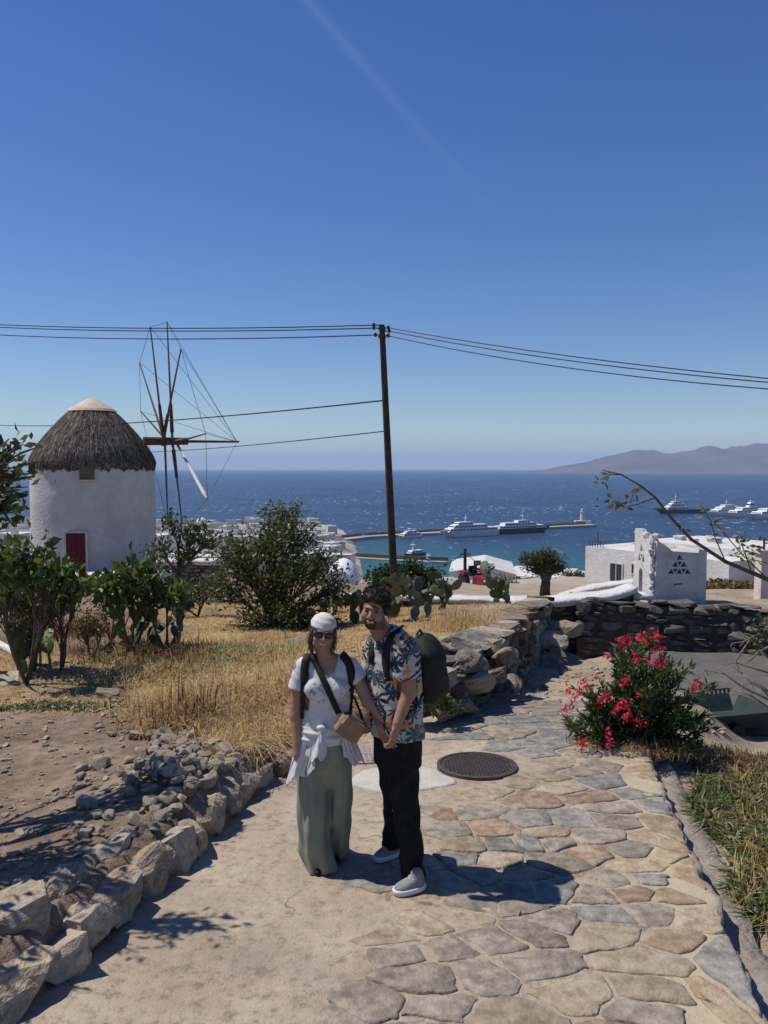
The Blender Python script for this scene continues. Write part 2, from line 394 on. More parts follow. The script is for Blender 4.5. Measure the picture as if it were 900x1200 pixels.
bp = nd(nt, 'ShaderNodeBump'); bp.inputs['Strength'].default_value = 0.9; bp.inputs['Distance'].default_value = 0.05
hsum = mth(nt, 'ADD', n_b.outputs['Fac'], mth(nt, 'MULTIPLY', n_c.outputs['Fac'], 0.4)); lk(nt, hsum, bp.inputs['Height']); lk(nt, bp.outputs[0], b.inputs['Normal'])
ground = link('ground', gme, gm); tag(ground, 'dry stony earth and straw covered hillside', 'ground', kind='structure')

# ------------------------------------------------------------------ sea
sm_ = bpy.data.materials.new('sea_water'); sm_.use_nodes = True; nt = sm_.node_tree; b = nt.nodes['Principled BSDF']
geo = nd(nt, 'ShaderNodeNewGeometry'); P = geo.outputs['Position']; sx = nd(nt, 'ShaderNodeSeparateXYZ'); lk(nt, P, sx.inputs[0])
mp = nd(nt, 'ShaderNodeMapping'); mp.inputs['Scale'].default_value = (0.55, 1.0, 1.0); mp.inputs['Rotation'].default_value = (0, 0, 0.25); lk(nt, P, mp.inputs[0])
wv = noise_n(nt, 0.10, 8, mp.outputs[0], 0.65); wv2 = noise_n(nt, 0.011, 4, mp.outputs[0])
deep = ramp(nt, wv2.outputs['Fac'], [(0.35, (0.010, 0.034, 0.085)), (0.65, (0.022, 0.058, 0.125))]).outputs[0]
shal = ramp(nt, wv2.outputs['Fac'], [(0.35, (0.010, 0.095, 0.12)), (0.65, (0.02, 0.145, 0.165))]).outputs[0]
mrs = nd(nt, 'ShaderNodeMapRange'); mrs.inputs['From Min'].default_value = 380; mrs.inputs['From Max'].default_value = 700
mrs.inputs['To Min'].default_value = 1.0; mrs.inputs['To Max'].default_value = 0.0; mrs.interpolation_type = 'SMOOTHSTEP'
yy = mth(nt, 'ADD', sx.outputs['Y'], mth(nt, 'MULTIPLY', mth(nt, 'SUBTRACT', wv2.outputs['Fac'], 0.5), 260.0))
yy = mth(nt, 'ADD', yy, mth(nt, 'MULTIPLY', sx.outputs['X'], 0.55)); lk(nt, yy, mrs.inputs[0])
col = mixc(nt, mrs.outputs[0], deep, shal)
mp2 = nd(nt, 'ShaderNodeMapping'); mp2.inputs['Scale'].default_value = (1.0, 0.30, 1.0); mp2.inputs['Rotation'].default_value = (0, 0, 0.12); lk(nt, P, mp2.inputs[0])
gust = noise_n(nt, 0.005, 3, P)
def foam_n(scale, lo_, hi_):
    n = noise_n(nt, scale, 2, mp2.outputs[0], 0.5); t = mth(nt, 'ADD', n.outputs['Fac'], mth(nt, 'MULTIPLY', mth(nt, 'SUBTRACT', gust.outputs['Fac'], .5), 0.22)); return ramp(nt, t, [(lo_, 0.0), (hi_, 1.0)]).outputs[0]
mrf = nd(nt, 'ShaderNodeMapRange'); mrf.inputs['From Min'].default_value = 480; mrf.inputs['From Max'].default_value = 850; lk(nt, sx.outputs['Y'], mrf.inputs[0])
mrg = nd(nt, 'ShaderNodeMapRange'); mrg.inputs['From Min'].default_value = 1100; mrg.inputs['From Max'].default_value = 2200; lk(nt, sx.outputs['Y'], mrg.inputs[0])
foam = mth(nt, 'MULTIPLY', foam_n(0.17, .655, .705), mth(nt, 'ADD', mth(nt, 'MULTIPLY', mrf.outputs[0], 0.9), 0.10))
foam = mth(nt, 'MAXIMUM', foam, mth(nt, 'MULTIPLY', foam_n(0.055, .675, .72), mth(nt, 'MULTIPLY', mrg.outputs[0], .8)))
col = mixc(nt, mth(nt, 'MULTIPLY', foam, 0.62), col, (0.72, 0.76, 0.80))
lk(nt, col, b.inputs['Base Color']); b.inputs['Roughness'].default_value = 0.38; b.inputs['Specular IOR Level'].default_value = 0.28
bp = nd(nt, 'ShaderNodeBump'); bp.inputs['Strength'].default_value = 0.9; bp.inputs['Distance'].default_value = 5.0
lk(nt, wv.outputs['Fac'], bp.inputs['Height']); lk(nt, bp.outputs[0], b.inputs['Normal'])
sxs = np.concatenate([-np.geomspace(30000, 200, 24), np.geomspace(200, 30000, 24)]); sys_ = np.geomspace(150, 30000, 50)
SX, SY = np.meshgrid(sxs, sys_); ii = np.arange(SX.size).reshape(SX.shape)
sea = link('sea', mesh_np('sea', np.stack([SX, SY, np.full_like(SX, SEA_Z)], -1).reshape(-1, 3),
      np.stack([ii[:-1, :-1], ii[:-1, 1:], ii[1:, 1:], ii[1:, :-1]], -1).reshape(-1, 4)), sm_)
tag(sea, 'windy dark blue sea with whitecaps, turquoise in the bay', 'sea', kind='structure')

# ------------------------------------------------------------------ island on the horizon
hm = M('bare_island_rock', [(0.10, 0.085, 0.085), (0.17, 0.14, 0.13)], 0.0012, 1.0, 0, None, 0, 0.0, coords='Object')
def ridge(name, y0, pts, depth, seed):
    "pts: (px, py of the skyline) seen at depth y0; a real ridge with slopes on both sides"
    px = np.array([p[0] for p in pts], float); py = np.array([p[1] for p in pts], float)
    n = 150; xs = np.linspace(px[0], px[-1], n); ys = np.interp(xs, px, py)
    X0 = (xs - 450) / 920 * y0
    hgt = (548.2 - ys) / 920 * y0
    k = 26; rows = []
    for j in range(k):
        t = j / (k - 1) * 2 - 1
        prof = (1 - abs(t)) ** 1.15
        nz = np.array([noise.fractal(Vector((x * 0.0011, t * 3.1, seed)), 1.0, 2.1, 5) for x in X0])
        nz2 = np.array([noise.fractal(Vector((x * 0.004, t * 7.0, seed + 9)), 1.0, 2.1, 4) for x in X0])
        z = np.maximum(hgt, 0) * np.clip(prof + (0.34 * nz + 0.16 * nz2) * (1 - abs(t)) * (abs(t) > .02), 0, None)
        rows.append(np.stack([X0 + nz * 120 * abs(t), np.full(n, y0 + t * depth), z + SEA_Z - 6], -1))
    v = np.concatenate(rows); ii = np.arange(n * k).reshape(k, n)
    me = mesh_np(name, v, np.stack([ii[:-1, :-1], ii[:-1, 1:], ii[1:, 1:], ii[1:, :-1]], -1).reshape(-1, 4))
    o = link(name, me, hm, smooth=True); tag(o, 'bare brownish island hills across the water in haze', 'hills', kind='structure')
ridge('hills', 9000, [(585, 549), (640, 543.5), (665, 538), (690, 533), (715, 527), (735, 523.5), (760, 523), (785, 525), (800, 524), (820, 518), (845, 514), (870, 511), (888, 508.5), (905, 510), (960, 514), (1020, 505), (1100, 518), (1250, 530), (1400, 548)], 1500, 3.0)

# ------------------------------------------------------------------ haze between us and the island
hb = MB().box((-31000, -60, SEA_Z - 16), (31000, 30900, 470))
hzm = bpy.data.materials.new('sea_haze'); hzm.use_nodes = True; nt = hzm.node_tree; nt.nodes.remove(nt.nodes['Principled BSDF'])
pv = nd(nt, 'ShaderNodeVolumePrincipled'); pv.inputs['Color'].default_value = (0.50, 0.70, 1.0, 1); pv.inputs['Density'].default_value = 6.5e-5
pv.inputs['Anisotropy'].default_value = 0.0
lk(nt, pv.outputs[0], nt.nodes['Material Output'].inputs['Volume'])
haze = hb.build('haze', hzm); tag(haze, 'thin pale sea haze towards the horizon', 'haze', kind='stuff')

# ------------------------------------------------------------------ paved path
py_ = np.concatenate([np.arange(-3, 2.4, 0.2), np.arange(2.4, 9.61, 0.045)]); ns = 72
rows = []
for y in py_:
    a, c = float(xl(y)) - 0.18, float(xr(y))
    xs = np.linspace(a, c, ns)
    if True:
        e = np.array([noise.noise(Vector((y * 2.2, 5.1, 0))) * 0.05 + noise.noise(Vector((y * 7, 2.1, 0))) * 0.045])
        xs = a + (xs - a) * (c - a + e) / (c - a)
    z = path_z(np.full(ns, y)) + np.array([0.012 * noise.noise(Vector((x * 1.3, y * 1.3, 0))) + 0.004 * noise.noise(Vector((x * 6, y * 6, 3))) for x in xs])
    z[-1] -= 0.012 + 0.02 * abs(noise.noise(Vector((y * 6, 1.1, 0)))); z[-2] -= 0.004
    rows.append(np.stack([xs, np.full(ns, y), z], -1))
    # skirt down the right side
top = np.stack(rows); sk = top[:, -1:, :].copy(); sk[:, :, 2] -= 0.33; sk[:, :, 0] += 0.02
sl = top[:, :1, :].copy(); sl[:, :, 2] -= 0.2
allv = np.concatenate([sl, top, sk], 1); nn = ns + 2
ii = np.arange(len(py_) * nn).reshape(len(py_), nn)
pme = mesh_np('path', allv.reshape(-1, 3), np.stack([ii[:-1, :-1], ii[:-1, 1:], ii[1:, 1:], ii[1:, :-1]], -1).reshape(-1, 4)); pme.shade_smooth()
pm = bpy.data.materials.new('lime_concrete'); pm.use_nodes = True; nt = pm.node_tree; b = nt.nodes['Principled BSDF']
geo = nd(nt, 'ShaderNodeNewGeometry'); P = geo.outputs['Position']; sx = nd(nt, 'ShaderNodeSeparateXYZ'); lk(nt, P, sx.inputs[0])
n1 = noise_n(nt, 1.2, 8, P); n2 = noise_n(nt, 14, 8, P, 0.7); n3 = noise_n(nt, 85, 4, P)
base = ramp(nt, n1.outputs['Fac'], [(0.3, (0.34, 0.265, 0.19)), (0.5, (0.43, 0.35, 0.26)), (0.7, (0.50, 0.43, 0.335))]).outputs[0]
mm = nd(nt, 'ShaderNodeMix', data_type='RGBA', blend_type='MULTIPLY'); mm.inputs['Factor'].default_value = 0.75
lk(nt, base, mm.inputs['A']); lk(nt, ramp(nt, n2.outputs['Fac'], [(0.34, 0.42), (0.48, 0.92), (0.7, 1.15)]).outputs[0], mm.inputs['B'])
col = mm.outputs['Result']
grey = ramp(nt, noise_n(nt, 2.6, 6, P).outputs['Fac'], [(0.48, 0.0), (0.62, 1.0)]).outputs[0]
col = mixc(nt, mth(nt, 'MULTIPLY', grey, 0.35), col, (0.31, 0.28, 0.245))
pit = ramp(nt, n3.outputs['Fac'], [(0.33, 1.0), (0.40, 0.0)]).outputs[0]
col = mixc(nt, mth(nt, 'MULTIPLY', pit, 0.5), col, (0.14, 0.11, 0.085))
vcr = nd(nt, 'ShaderNodeTexVoronoi'); vcr.feature = 'DISTANCE_TO_EDGE'; vcr.inputs['Scale'].default_value = 0.9
wob = nd(nt, 'ShaderNodeVectorMath', operation='ADD'); lk(nt, P, wob.inputs[0]); wsc = nd(nt, 'ShaderNodeVectorMath', operation='SCALE'); lk(nt, noise_n(nt, 4, 6, P).outputs['Color'], wsc.inputs[0]); wsc.inputs['Scale'].default_value = 0.45; lk(nt, wsc.outputs[0], wob.inputs[1]); lk(nt, wob.outputs[0], vcr.inputs['Vector'])
crk = mth(nt, 'MULTIPLY', ramp(nt, vcr.outputs['Distance'], [(0.004, 1.0), (0.011, 0.0)]).outputs[0], ramp(nt, noise_n(nt, 0.9, 3, P).outputs['Fac'], [(0.48, 0.0), (0.60, 1.0)]).outputs[0])
col = mixc(nt, mth(nt, 'MULTIPLY', crk, 0.75), col, (0.12, 0.095, 0.075))
# cream lime mortar band along the right border
bx = mth(nt, 'SUBTRACT', sx.outputs['X'], mth(nt, 'ADD', mth(nt, 'MULTIPLY', sx.outputs['Y'], 0.197), 0.60))
bx = mth(nt, 'ADD', bx, mth(nt, 'MULTIPLY', mth(nt, 'SUBTRACT', noise_n(nt, 3.0, 5, P).outputs['Fac'], 0.5), 0.5))
band = ramp(nt, bx, [(0.05, 0.0), (0.16, 1.0)]).outputs[0]
col = mixc(nt, mth(nt, 'MULTIPLY', band, 0.7), col, mixc(nt, n2.outputs['Fac'], (0.42, 0.345, 0.225), (0.56, 0.48, 0.335)))
lk(nt, col, b.inputs['Base Color']); b.inputs['Roughness'].default_value = 0.95; b.inputs['Specular IOR Level'].default_value = 0.12
bp = nd(nt, 'ShaderNodeBump'); bp.inputs['Strength'].default_value = 0.85; bp.inputs['Distance'].default_value = 0.018
lk(nt, mth(nt, 'ADD', n2.outputs['Fac'], mth(nt, 'MULTIPLY', n3.outputs['Fac'], 0.45)), bp.inputs['Height']); lk(nt, bp.outputs[0], b.inputs['Normal'])
path = link('path', pme, pm); tag(path, 'sloping lime concrete footpath with flagstones set in it', 'path', kind='structure')
mt['concrete'] = pm

# flagstones: cells of a jittered layout, each a bevelled slab standing a little proud of the mortar
def clip(poly, p, n):
    out = []
    for i in range(len(poly)):
        a, c = poly[i], poly[(i + 1) % len(poly)]
        da, dc = (a - p).dot(n), (c - p).dot(n)
        if da <= 0: out.append(a)
        if da * dc < 0: out.append(a + (c - a) * (da / (da - dc)))
    return out
def cells(seeds, lo, hi, asp=1.0):
    res = []
    S = [Vector((s[0] * asp, s[1])) for s in seeds]
    for i, s in enumerate(S):
        poly = [Vector((lo[0] * asp, lo[1])), Vector((hi[0] * asp, lo[1])), Vector((hi[0] * asp, hi[1])), Vector((lo[0] * asp, hi[1]))]
        for t in sorted((t for j, t in enumerate(S) if j != i), key=lambda t: (t - s).length)[:18]:
            poly = clip(poly, (s + t) / 2, (t - s))
            if len(poly) < 3: break
        res.append([Vector((p.x / asp, p.y)) for p in poly])
    return res
def slab_mesh(name, poly, zf, hgt, seed, inset=0.02):
    # true inset of every side, then ragged edges
    n = len(poly); area = sum(poly[i].x * poly[(i + 1) % n].y - poly[(i + 1) % n].x * poly[i].y for i in range(n))
    if area < 0: poly = poly[::-1]
    q = list(poly)
    for i in range(n):
        a, d = poly[i], poly[(i + 1) % n]
        if (d - a).length < 1e-4: continue
        t = (d - a).normalized(); out = Vector((t.y, -t.x)); q = clip(q, a - out * inset * rng.uniform(.5, 1.6), out)
        if len(q) < 3: return None
    poly = [p for i, p in enumerate(q) if (p - q[i - 1]).length > 0.012]
    if len(poly) < 3: return None
    for cut in (rng.uniform(.05, .12), 0.16):
        q = []
        for i in range(len(poly)):
            a, d = poly[i], poly[(i + 1) % len(poly)]; q += [a * (1 - cut) + d * cut, a * cut + d * (1 - cut)]
        poly = q
    q = []
    for i in range(len(poly)):
        a, d = poly[i], poly[(i + 1) % len(poly)]; k = max(1, int((d - a).length / 0.05)); q += [a.lerp(d, j / k) for j in range(k)]
    poly = [p + Vector((noise.noise(Vector((p.x * 9, p.y * 9, seed))) + .6 * noise.noise(Vector((p.x * 27, p.y * 27, seed))), noise.noise(Vector((p.x * 9, p.y * 9, seed + 50))) + .6 * noise.noise(Vector((p.x * 27, p.y * 27, seed + 50))))) * 0.027 for p in q]
    c = sum(poly, Vector((0, 0))) / len(poly)
    n = len(poly); tx, ty = rng.uniform(-0.012, 0.012), rng.uniform(-0.012, 0.012)
    def ring(k, dz, amp=0.0):
        res = []
        for p in poly:
            x, y = c.x + (p.x - c.x) * k, c.y + (p.y - c.y) * k
            res.append((x, y, zf(x, y) + dz + tx * (x - c.x) + ty * (y - c.y) + amp * noise.noise(Vector((x * 11, y * 11, seed)))))
        return res
    vs = ring(1.02, -0.03) + ring(1.0, hgt * 0.45) + ring(0.94, hgt, .004) + ring(0.6, hgt, .007) + [(c.x, c.y, zf(c.x, c.y) + hgt)]
    fs = []
    for k in range(3):
        fs += [(k * n + i, k * n + (i + 1) % n, (k + 1) * n + (i + 1) % n, (k + 1) * n + i) for i in range(n)]
    fs += [(3 * n + i, 3 * n + (i + 1) % n, 4 * n) for i in range(n)]
    me = mesh_py(name, vs, fs); me.shade_smooth(); return me
MORT = (0.45, 0.385, 0.30)
def flagm(name, cols, mort=.6):
    mort *= .55
    return M(name, cols, 13, 0.95, 1.0, 40, 0.16, 0.1, big=(MORT, 6.5, mort), detail=12, bdist=.012)
fs_m = [flagm('flag_greybrown', [(0.155, 0.13, 0.105), (0.235, 0.20, 0.16), (0.32, 0.275, 0.22)]),
        flagm('flag_blue', [(0.14, 0.132, 0.122), (0.205, 0.195, 0.18), (0.29, 0.275, 0.25)], .55),
        flagm('flag_tan', [(0.215, 0.165, 0.115), (0.30, 0.24, 0.17), (0.38, 0.315, 0.235)]),
        flagm('flag_rust', [(0.185, 0.12, 0.085), (0.27, 0.185, 0.13), (0.34, 0.26, 0.19)]),
        flagm('flag_orange', [(0.25, 0.175, 0.11), (0.33, 0.245, 0.16), (0.41, 0.325, 0.23)], .6)]
def flag_left(y):    # where the plain concrete gives way to flagstones
    return np.interp(y, [2, 3.3, 4.0, 4.7, 5.6, 6.1, 7.0, 8.6], [-0.75, -0.45, -0.20, 0.10, 0.36, 0.8, 0.9, 0.5])
seeds = []
tries = 0
r2 = random.Random(23)
while tries < 9000 and len(seeds) < 298:
    tries += 1
    y = r2.uniform(2.3, 9.0); x = r2.uniform(-1.0, 3.2)
    if x < flag_left(y) - 0.15 or x > xr(y) - 0.06: continue
    rad = r2.choice([0.12, 0.17, 0.24, 0.30, 0.38, 0.46, 0.54]) * (1.0 if y < 7 else 1.15)
    if x > 0.60 + 0.197 * y + 0.08: rad = r2.uniform(0.16, 0.30)
    if all(math.hypot((x - s[0]) * 0.75, y - s[1]) > (rad + s[2]) * 0.5 for s in seeds): seeds.append((x, y, rad))
zf = lambda x, y: float(path_z(np.array(y)))
for k, (s, poly) in enumerate(zip(seeds, cells(seeds, (-1.4, 2.1), (3.4, 9.2), 0.72))):
    poly = [Vector((min(p.x, float(xr(p.y)) - 0.004), p.y)) for p in poly]
    poly = [p for i, p in enumerate(poly) if (p - poly[i - 1]).length > 0.01]
    if len(poly) < 3: continue
    cx, cy = sum(p.x for p in poly) / len(poly), sum(p.y for p in poly) / len(poly)
    if cx < flag_left(cy): continue
    cc = Vector((cx, cy)); mrad = 0.44 + 0.1 * r2.random()
    poly = [cc + (p - cc) * min(1.0, mrad / max(0.01, (p - cc).length)) for p in poly]
    if math.hypot((cx - 0.80), cy - 6.62) < 0.50: continue        # room for the drain cover
    edge = cx > 0.60 + 0.197 * cy + 0.04
    q = r2.random()
    mi = (4 if q < 0.6 else 2 if q < 0.85 else 1) if edge else (0 if q < 0.40 else 1 if q < 0.62 else 2 if q < 0.86 else 3)
    if cy > 6.9: mi = 1 if q < 0.65 else 0
    me = slab_mesh('flagstone', poly, zf, r2.uniform(0.006, 0.015), k, r2.uniform(0.003, 0.017) + (0.008 if edge else 0))
    if me is not None: link('flagstone', me, fs_m[mi], path)

# ------------------------------------------------------------------ stones
def rock_mesh(name, seed, n=15, boxy=0.5, sub=0, amp=0.06):
    r = random.Random(seed); bm = bmesh.new()
    for _ in range(n):
        v = Vector((r.gauss(0, 1), r.gauss(0, 1), r.gauss(0, 1))).normalized()
        m_ = max(abs(v.x), abs(v.y), abs(v.z)); q = v * (1 - boxy) + (v / m_) * boxy * 0.85
        bm.verts.new(q * r.uniform(0.86, 1.06) * 0.5)
    bmesh.ops.convex_hull(bm, input=bm.verts)
    for v in [v for v in bm.verts if not v.link_faces]: bm.verts.remove(v)
    if sub:
        bmesh.ops.subdivide_edges(bm, edges=bm.edges, cuts=sub, use_grid_fill=True)
        bmesh.ops.triangulate(bm, faces=bm.faces)
        for v in bm.verts:
            p = v.co * 3.2 + Vector((seed, 0, 0))
            v.co += v.co.normalized() * (amp * noise.noise(p) + amp * 0.6 * noise.noise(p * 2.7))
    bmesh.ops.recalc_face_normals(bm, faces=bm.faces)
    me = bpy.data.meshes.new(name); bm.to_mesh(me); bm.free(); return me
ROCKS = [rock_mesh('stone', 100 + i, 16, 0.35) for i in range(14)]
BLOCKS = [rock_mesh('stone', 200 + i, 22, 0.95) for i in range(14)]
BIG = [rock_mesh('stone', 300 + i, 20, 0.85, 2, 0.08) for i in range(9)]
_mc = {}
def with_mat(me, m):
    k = (me.name, m.name)
    if k not in _mc:
        c = me.copy(); c.materials.clear(); c.materials.append(m); _mc[k] = c
    return _mc[k]
def put(name, me, m, loc, scale, rot=(0, 0, 0), parent=None):
    o = bpy.data.objects.new(name, with_mat(me, m)); C.objects.link(o)
    o.location = loc; o.scale = scale; o.rotation_euler = rot
    if parent is not None: o.parent = parent
    return o

def dry_wall(label, A, B, topf, basef, mats, thick=0.4, lmin=0.16, lmax=0.42, hmin=0.07, hmax=0.14, seed=1, sides=(1,), core=None, jit=0.03, cat='wall', cap=True, name='dry_stone_wall'):
    "A,B plan points; every stone is a part. side +1 is to the right of A->B"
    r = random.Random(seed); A = Vector(A); B = Vector(B); L = (B - A).length; d = (B - A) / L; nrm = Vector((d.y, -d.x))
    root = empty(name, (A.x, A.y, basef(0))); tag(root, label, cat)
    T = Matrix.Translation(-root.location)
    mb = MB(); K = max(2, int(L / 0.6)); th = thick / 2 - 0.06
    vs = []; fs = []
    for i in range(K + 1):
        t = i / K; p = A + d * (L * t)
        for s, z in ((-1, basef(t) - 0.3), (1, basef(t) - 0.3), (1, topf(t) - 0.07), (-1, topf(t) - 0.07)):
            q = p + nrm * (th * s); vs.append(T @ Vector((q.x, q.y, z)))
    for i in range(K):
        for k in range(4): fs.append((i * 4 + k, i * 4 + (k + 1) % 4, i * 4 + 4 + (k + 1) % 4, i * 4 + 4 + k))
    fs += [(3, 2, 1, 0), (K * 4, K * 4 + 1, K * 4 + 2, K * 4 + 3)]
    mb.add(vs, fs); mb.build('wall_core', core or mt['dirt_core'], root)
    ang = math.atan2(d.y, d.x)
    for s in sides:
        hmx = max(topf(t) - basef(t) for t in (0, 0.25, 0.5, 0.75, 1)); z = 0.0
        while z < hmx:
            hh = r.uniform(hmin, hmax); x = r.uniform(-0.1, 0.05)
            while x < L:
                ln = r.uniform(lmin, lmax); t = min(1, max(0, (x + ln / 2) / L))
                zb = basef(t) + z
                if zb + hh * 0.6 < topf(t) and x + ln / 2 < L + 0.05:
                    q = A + d * (x + ln / 2) + nrm * (s * (thick / 2 - 0.10 + r.uniform(-jit, jit)))
                    big = 1.0 if r.random() > 0.12 else 1.5
                    put('stone', r.choice(BLOCKS), r.choice(mats), T @ Vector((q.x, q.y, zb + hh / 2)),
                        (ln * 1.06, 0.26, hh * 1.14 * big), (r.uniform(-.06, .06), r.uniform(-.08, .08), ang + r.uniform(-.12, .12)), root)
                x += ln + r.uniform(0.0, 0.02)
            z += hh
    if cap:
        x = 0
        while x < L:
            ln = r.uniform(0.35, 0.7); t = min(1, (x + ln / 2) / L); q = A + d * (x + ln / 2) + nrm * r.uniform(-.05, .05)
            put('cap_stone', r.choice(BLOCKS), r.choice(mats), T @ Vector((q.x, q.y, topf(t) - 0.01)), (ln * 1.1, thick * r.uniform(1.0, 1.3), r.uniform(.07, .13)),
                (r.uniform(-.1, .1), r.uniform(-.1, .1), ang + r.uniform(-.25, .25)), root)
            x += ln * 0.92
    return root
lerp = lambda a, b_: (lambda t: a + (b_ - a) * t)
# stone wall holding up the field beside the path
A = (0.62, 8.35); B = (3.15, 15.7)
dry_wall('tumbledown brown dry stone wall holding the straw field beside the path', A, B, lerp(0.36, -0.14),
         lambda t: float(path_z(np.array(A[1] + (B[1] - A[1]) * t))) - 0.06, [mt['rock'], mt['rock'], mt['rock_dark'], mt['rock_tan']], 0.55, 0.18, 0.5, 0.09, 0.19, 5, (1,), jit=0.07)
# big loose boulders at its ruined near end
r = random.Random(41)
for k, (px, py, d, s) in enumerate([(512, 798, 8.1, .42), (545, 775, 8.6, .5), (520, 832, 8.0, .34), (556, 800, 8.5, .40), (500, 770, 8.5, .4), (575, 790, 9.0, .44), (540, 828, 8.2, .30), (590, 770, 9.5, .42), (483, 815, 7.9, .36), (535, 755, 9.1, .4), (600, 800, 9.2, .3), (470, 835, 7.8, .3), (648, 752, 14.0, .6), (655, 768, 13.6, .45), (640, 775, 13.4, .5), (660, 738, 14.6, .6)]):
    p = W(px, py, d)
    o = put('boulder', BIG[k % 9], mt['rock'] if k % 3 else mt['rock_tan'], p, (s * 1.25, s, s * 0.62), (r.uniform(-.3, .3), r.uniform(-.3, .3), r.uniform(0, 6)))
    if px >= 640: tag(o, 'rough brown boulder in the corner where the field wall meets the white capped wall', 'boulder', 'boulders in the wall corner')
    else: tag(o, 'rough brown boulder fallen at the ruined end of the field wall', 'boulder', 'boulders at the end of the field wall')

# white capped wall running across the slope behind the field
YW_ = 16.4
cap_px = [(372, 697.5), (430, 697.5), (480, 697.5), (540, 699), (590, 700.5), (640, 700), (680, 697), (705, 694), (725, 690), (742, 684.5)]
cx_ = [W(px, py, YW_).x for px, py in cap_px]; cz_ = [W(px, py, YW_).z for px, py in cap_px]
wtop = lambda t: float(np.interp(cx_[0] + (cx_[-1] - cx_[0]) * t, cx_, cz_)) - 0.10
def wbase(t):
    x = cx_[0] + (cx_[-1] - cx_[0]) * t; return -0.75 if x < 3.1 else -1.32
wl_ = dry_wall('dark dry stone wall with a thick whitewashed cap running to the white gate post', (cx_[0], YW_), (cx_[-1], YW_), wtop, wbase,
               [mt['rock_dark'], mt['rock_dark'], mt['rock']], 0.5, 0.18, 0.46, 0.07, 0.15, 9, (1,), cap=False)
def cap_strip(name, pts, wid, thick, m, parent, axis_y=True):
    "rounded lime cap following pts (top line)"
    vs = []; fs = []; k = 8; pts = [Vector(p) for p in pts]
    for i, p in enumerate(pts):
        t = pts[min(i + 1, len(pts) - 1)] - pts[max(0, i - 1)]; n = Vector((t.y, -t.x, 0)).normalized()
        for (a, z) in ((-.5, -1), (-.51, -.3), (-.46, -.08), (-.3, 0), (.3, 0), (.46, -.08), (.51, -.3), (.5, -1)):
            w = 1 + 0.16 * noise.noise(Vector((p.x * 2.3, p.y, a * 2))); vs.append(p + n * (a * wid * w) + Vector((0, 0, z * thick * w + 0.025 * noise.noise(Vector((p.x * 4, a * 3, 1))))))
    for i in range(len(pts) - 1):
        for j in range(k): fs.append((i * k + j, (i + 1) * k + j, (i + 1) * k + (j + 1) % k, i * k + (j + 1) % k))
    fs += [tuple(range(k)), tuple(range(len(pts) * k - 1, (len(pts) - 1) * k - 1, -1))]
    base = parent.location if parent else Vector((0, 0, 0))
    mb = MB().add([v - base for v in vs], fs); return mb.build(name, m, parent, smooth=True)
xs = np.linspace(cx_[0], cx_[-1], 60)
xsplit = W(592, 700, YW_).x
cap_strip('wall_cap', [(x, YW_ - 0.02, float(np.interp(x, cx_, cz_))) for x in xs if x < xsplit], 0.55, 0.09, mt['white_worn'], wl_)
cap_strip('wall_cap', [(x, YW_ - 0.02, float(np.interp(x, cx_, cz_))) for x in xs if x >= xsplit], 0.62, 0.15, mt['white'], wl_)

# second low wall behind it
p0, p1, p2 = W(655, 697, 23.5), W(692, 686, 23.5), W(747, 679, 23.5)
t2 = lambda t: float(np.interp(t, [0, .4, 1], [p0.z, p1.z, p2.z])) - 0.09
w2 = dry_wall('low terrace wall of dark stones with white cap behind the old olive tree', (p0.x, 23.5), (p2.x, 23.5), t2, lambda t: -2.1, [mt['rock_dark'], mt['rock']], 0.45, 0.15, 0.4, 0.07, 0.14, 12, (1,), cap=False)
cap_strip('wall_cap', [(p0.x + (p2.x - p0.x) * t, 23.48, t2(t) + .1) for t in np.linspace(0, 1, 16)], 0.6, 0.18, mt['white'], w2)
# stone wall closing the field on the left
p0, p1 = W(178, 697, 19.6), W(372, 698, 18.2)
dry_wall('long low field wall with pale flat top stones behind the bushes', (p0.x, p0.y), (p1.x, p1.y), lerp(p0.z, p1.z), lerp(p0.z - .7, p1.z - .6), [mt['rock'], mt['rock_grey']], 0.5, 0.18, 0.45, 0.08, 0.15, 14, (1,))
# windmill terrace walls
p0, p1 = W(-30, 672, 24), W(196, 671, 24)
w3 = dry_wall('terrace wall with whitewashed top below the windmill', (p0.x, 24), (p1.x, 24), lerp(p0.z - .1, p1.z - .1), lerp(p0.z - 1.2, p1.z - 1.2), [mt['rock_dark'], mt['rock']], 0.7, 0.2, 0.5, 0.09, 0.17, 15, (1,), cap=False)
cap_strip('wall_cap', [(p0.x + (p1.x - p0.x) * t, 24, p0.z + (p1.z - p0.z) * t + 0.03 * math.sin(t * 9)) for t in np.linspace(0, 1, 30)], 1.1, 0.16, mt['white'], w3)
p0, p1 = W(186, 655, 30), W(262, 656, 30)
w4 = dry_wall('low brown terrace wall with white cap to the right of the windmill', (p0.x, 30), (p1.x, 30), lerp(p0.z - .1, p1.z - .1), lerp(p0.z - 1.6, p1.z - 1.6), [mt['rock'], mt['rock_tan']], 0.6, 0.2, 0.5, 0.09, 0.17, 16, (1,), cap=False)
cap_strip('wall_cap', [(p0.x + (p1.x - p0.x) * t, 30, p0.z) for t in np.linspace(0, 1, 8)], 0.8, 0.2, mt['white'], w4)
p0, p1 = W(-20, 690, 15), W(72, 693, 15)
w5 = dry_wall('short rubble wall with white flat top among the prickly pears', (p0.x, 15), (p1.x, 15), lerp(p0.z - .1, p1.z - .1), lerp(p0.z - .9, p1.z - .9), [mt['rock_dark'], mt['rock']], 0.7, 0.2, 0.45, 0.09, 0.15, 17, (1,), cap=False)
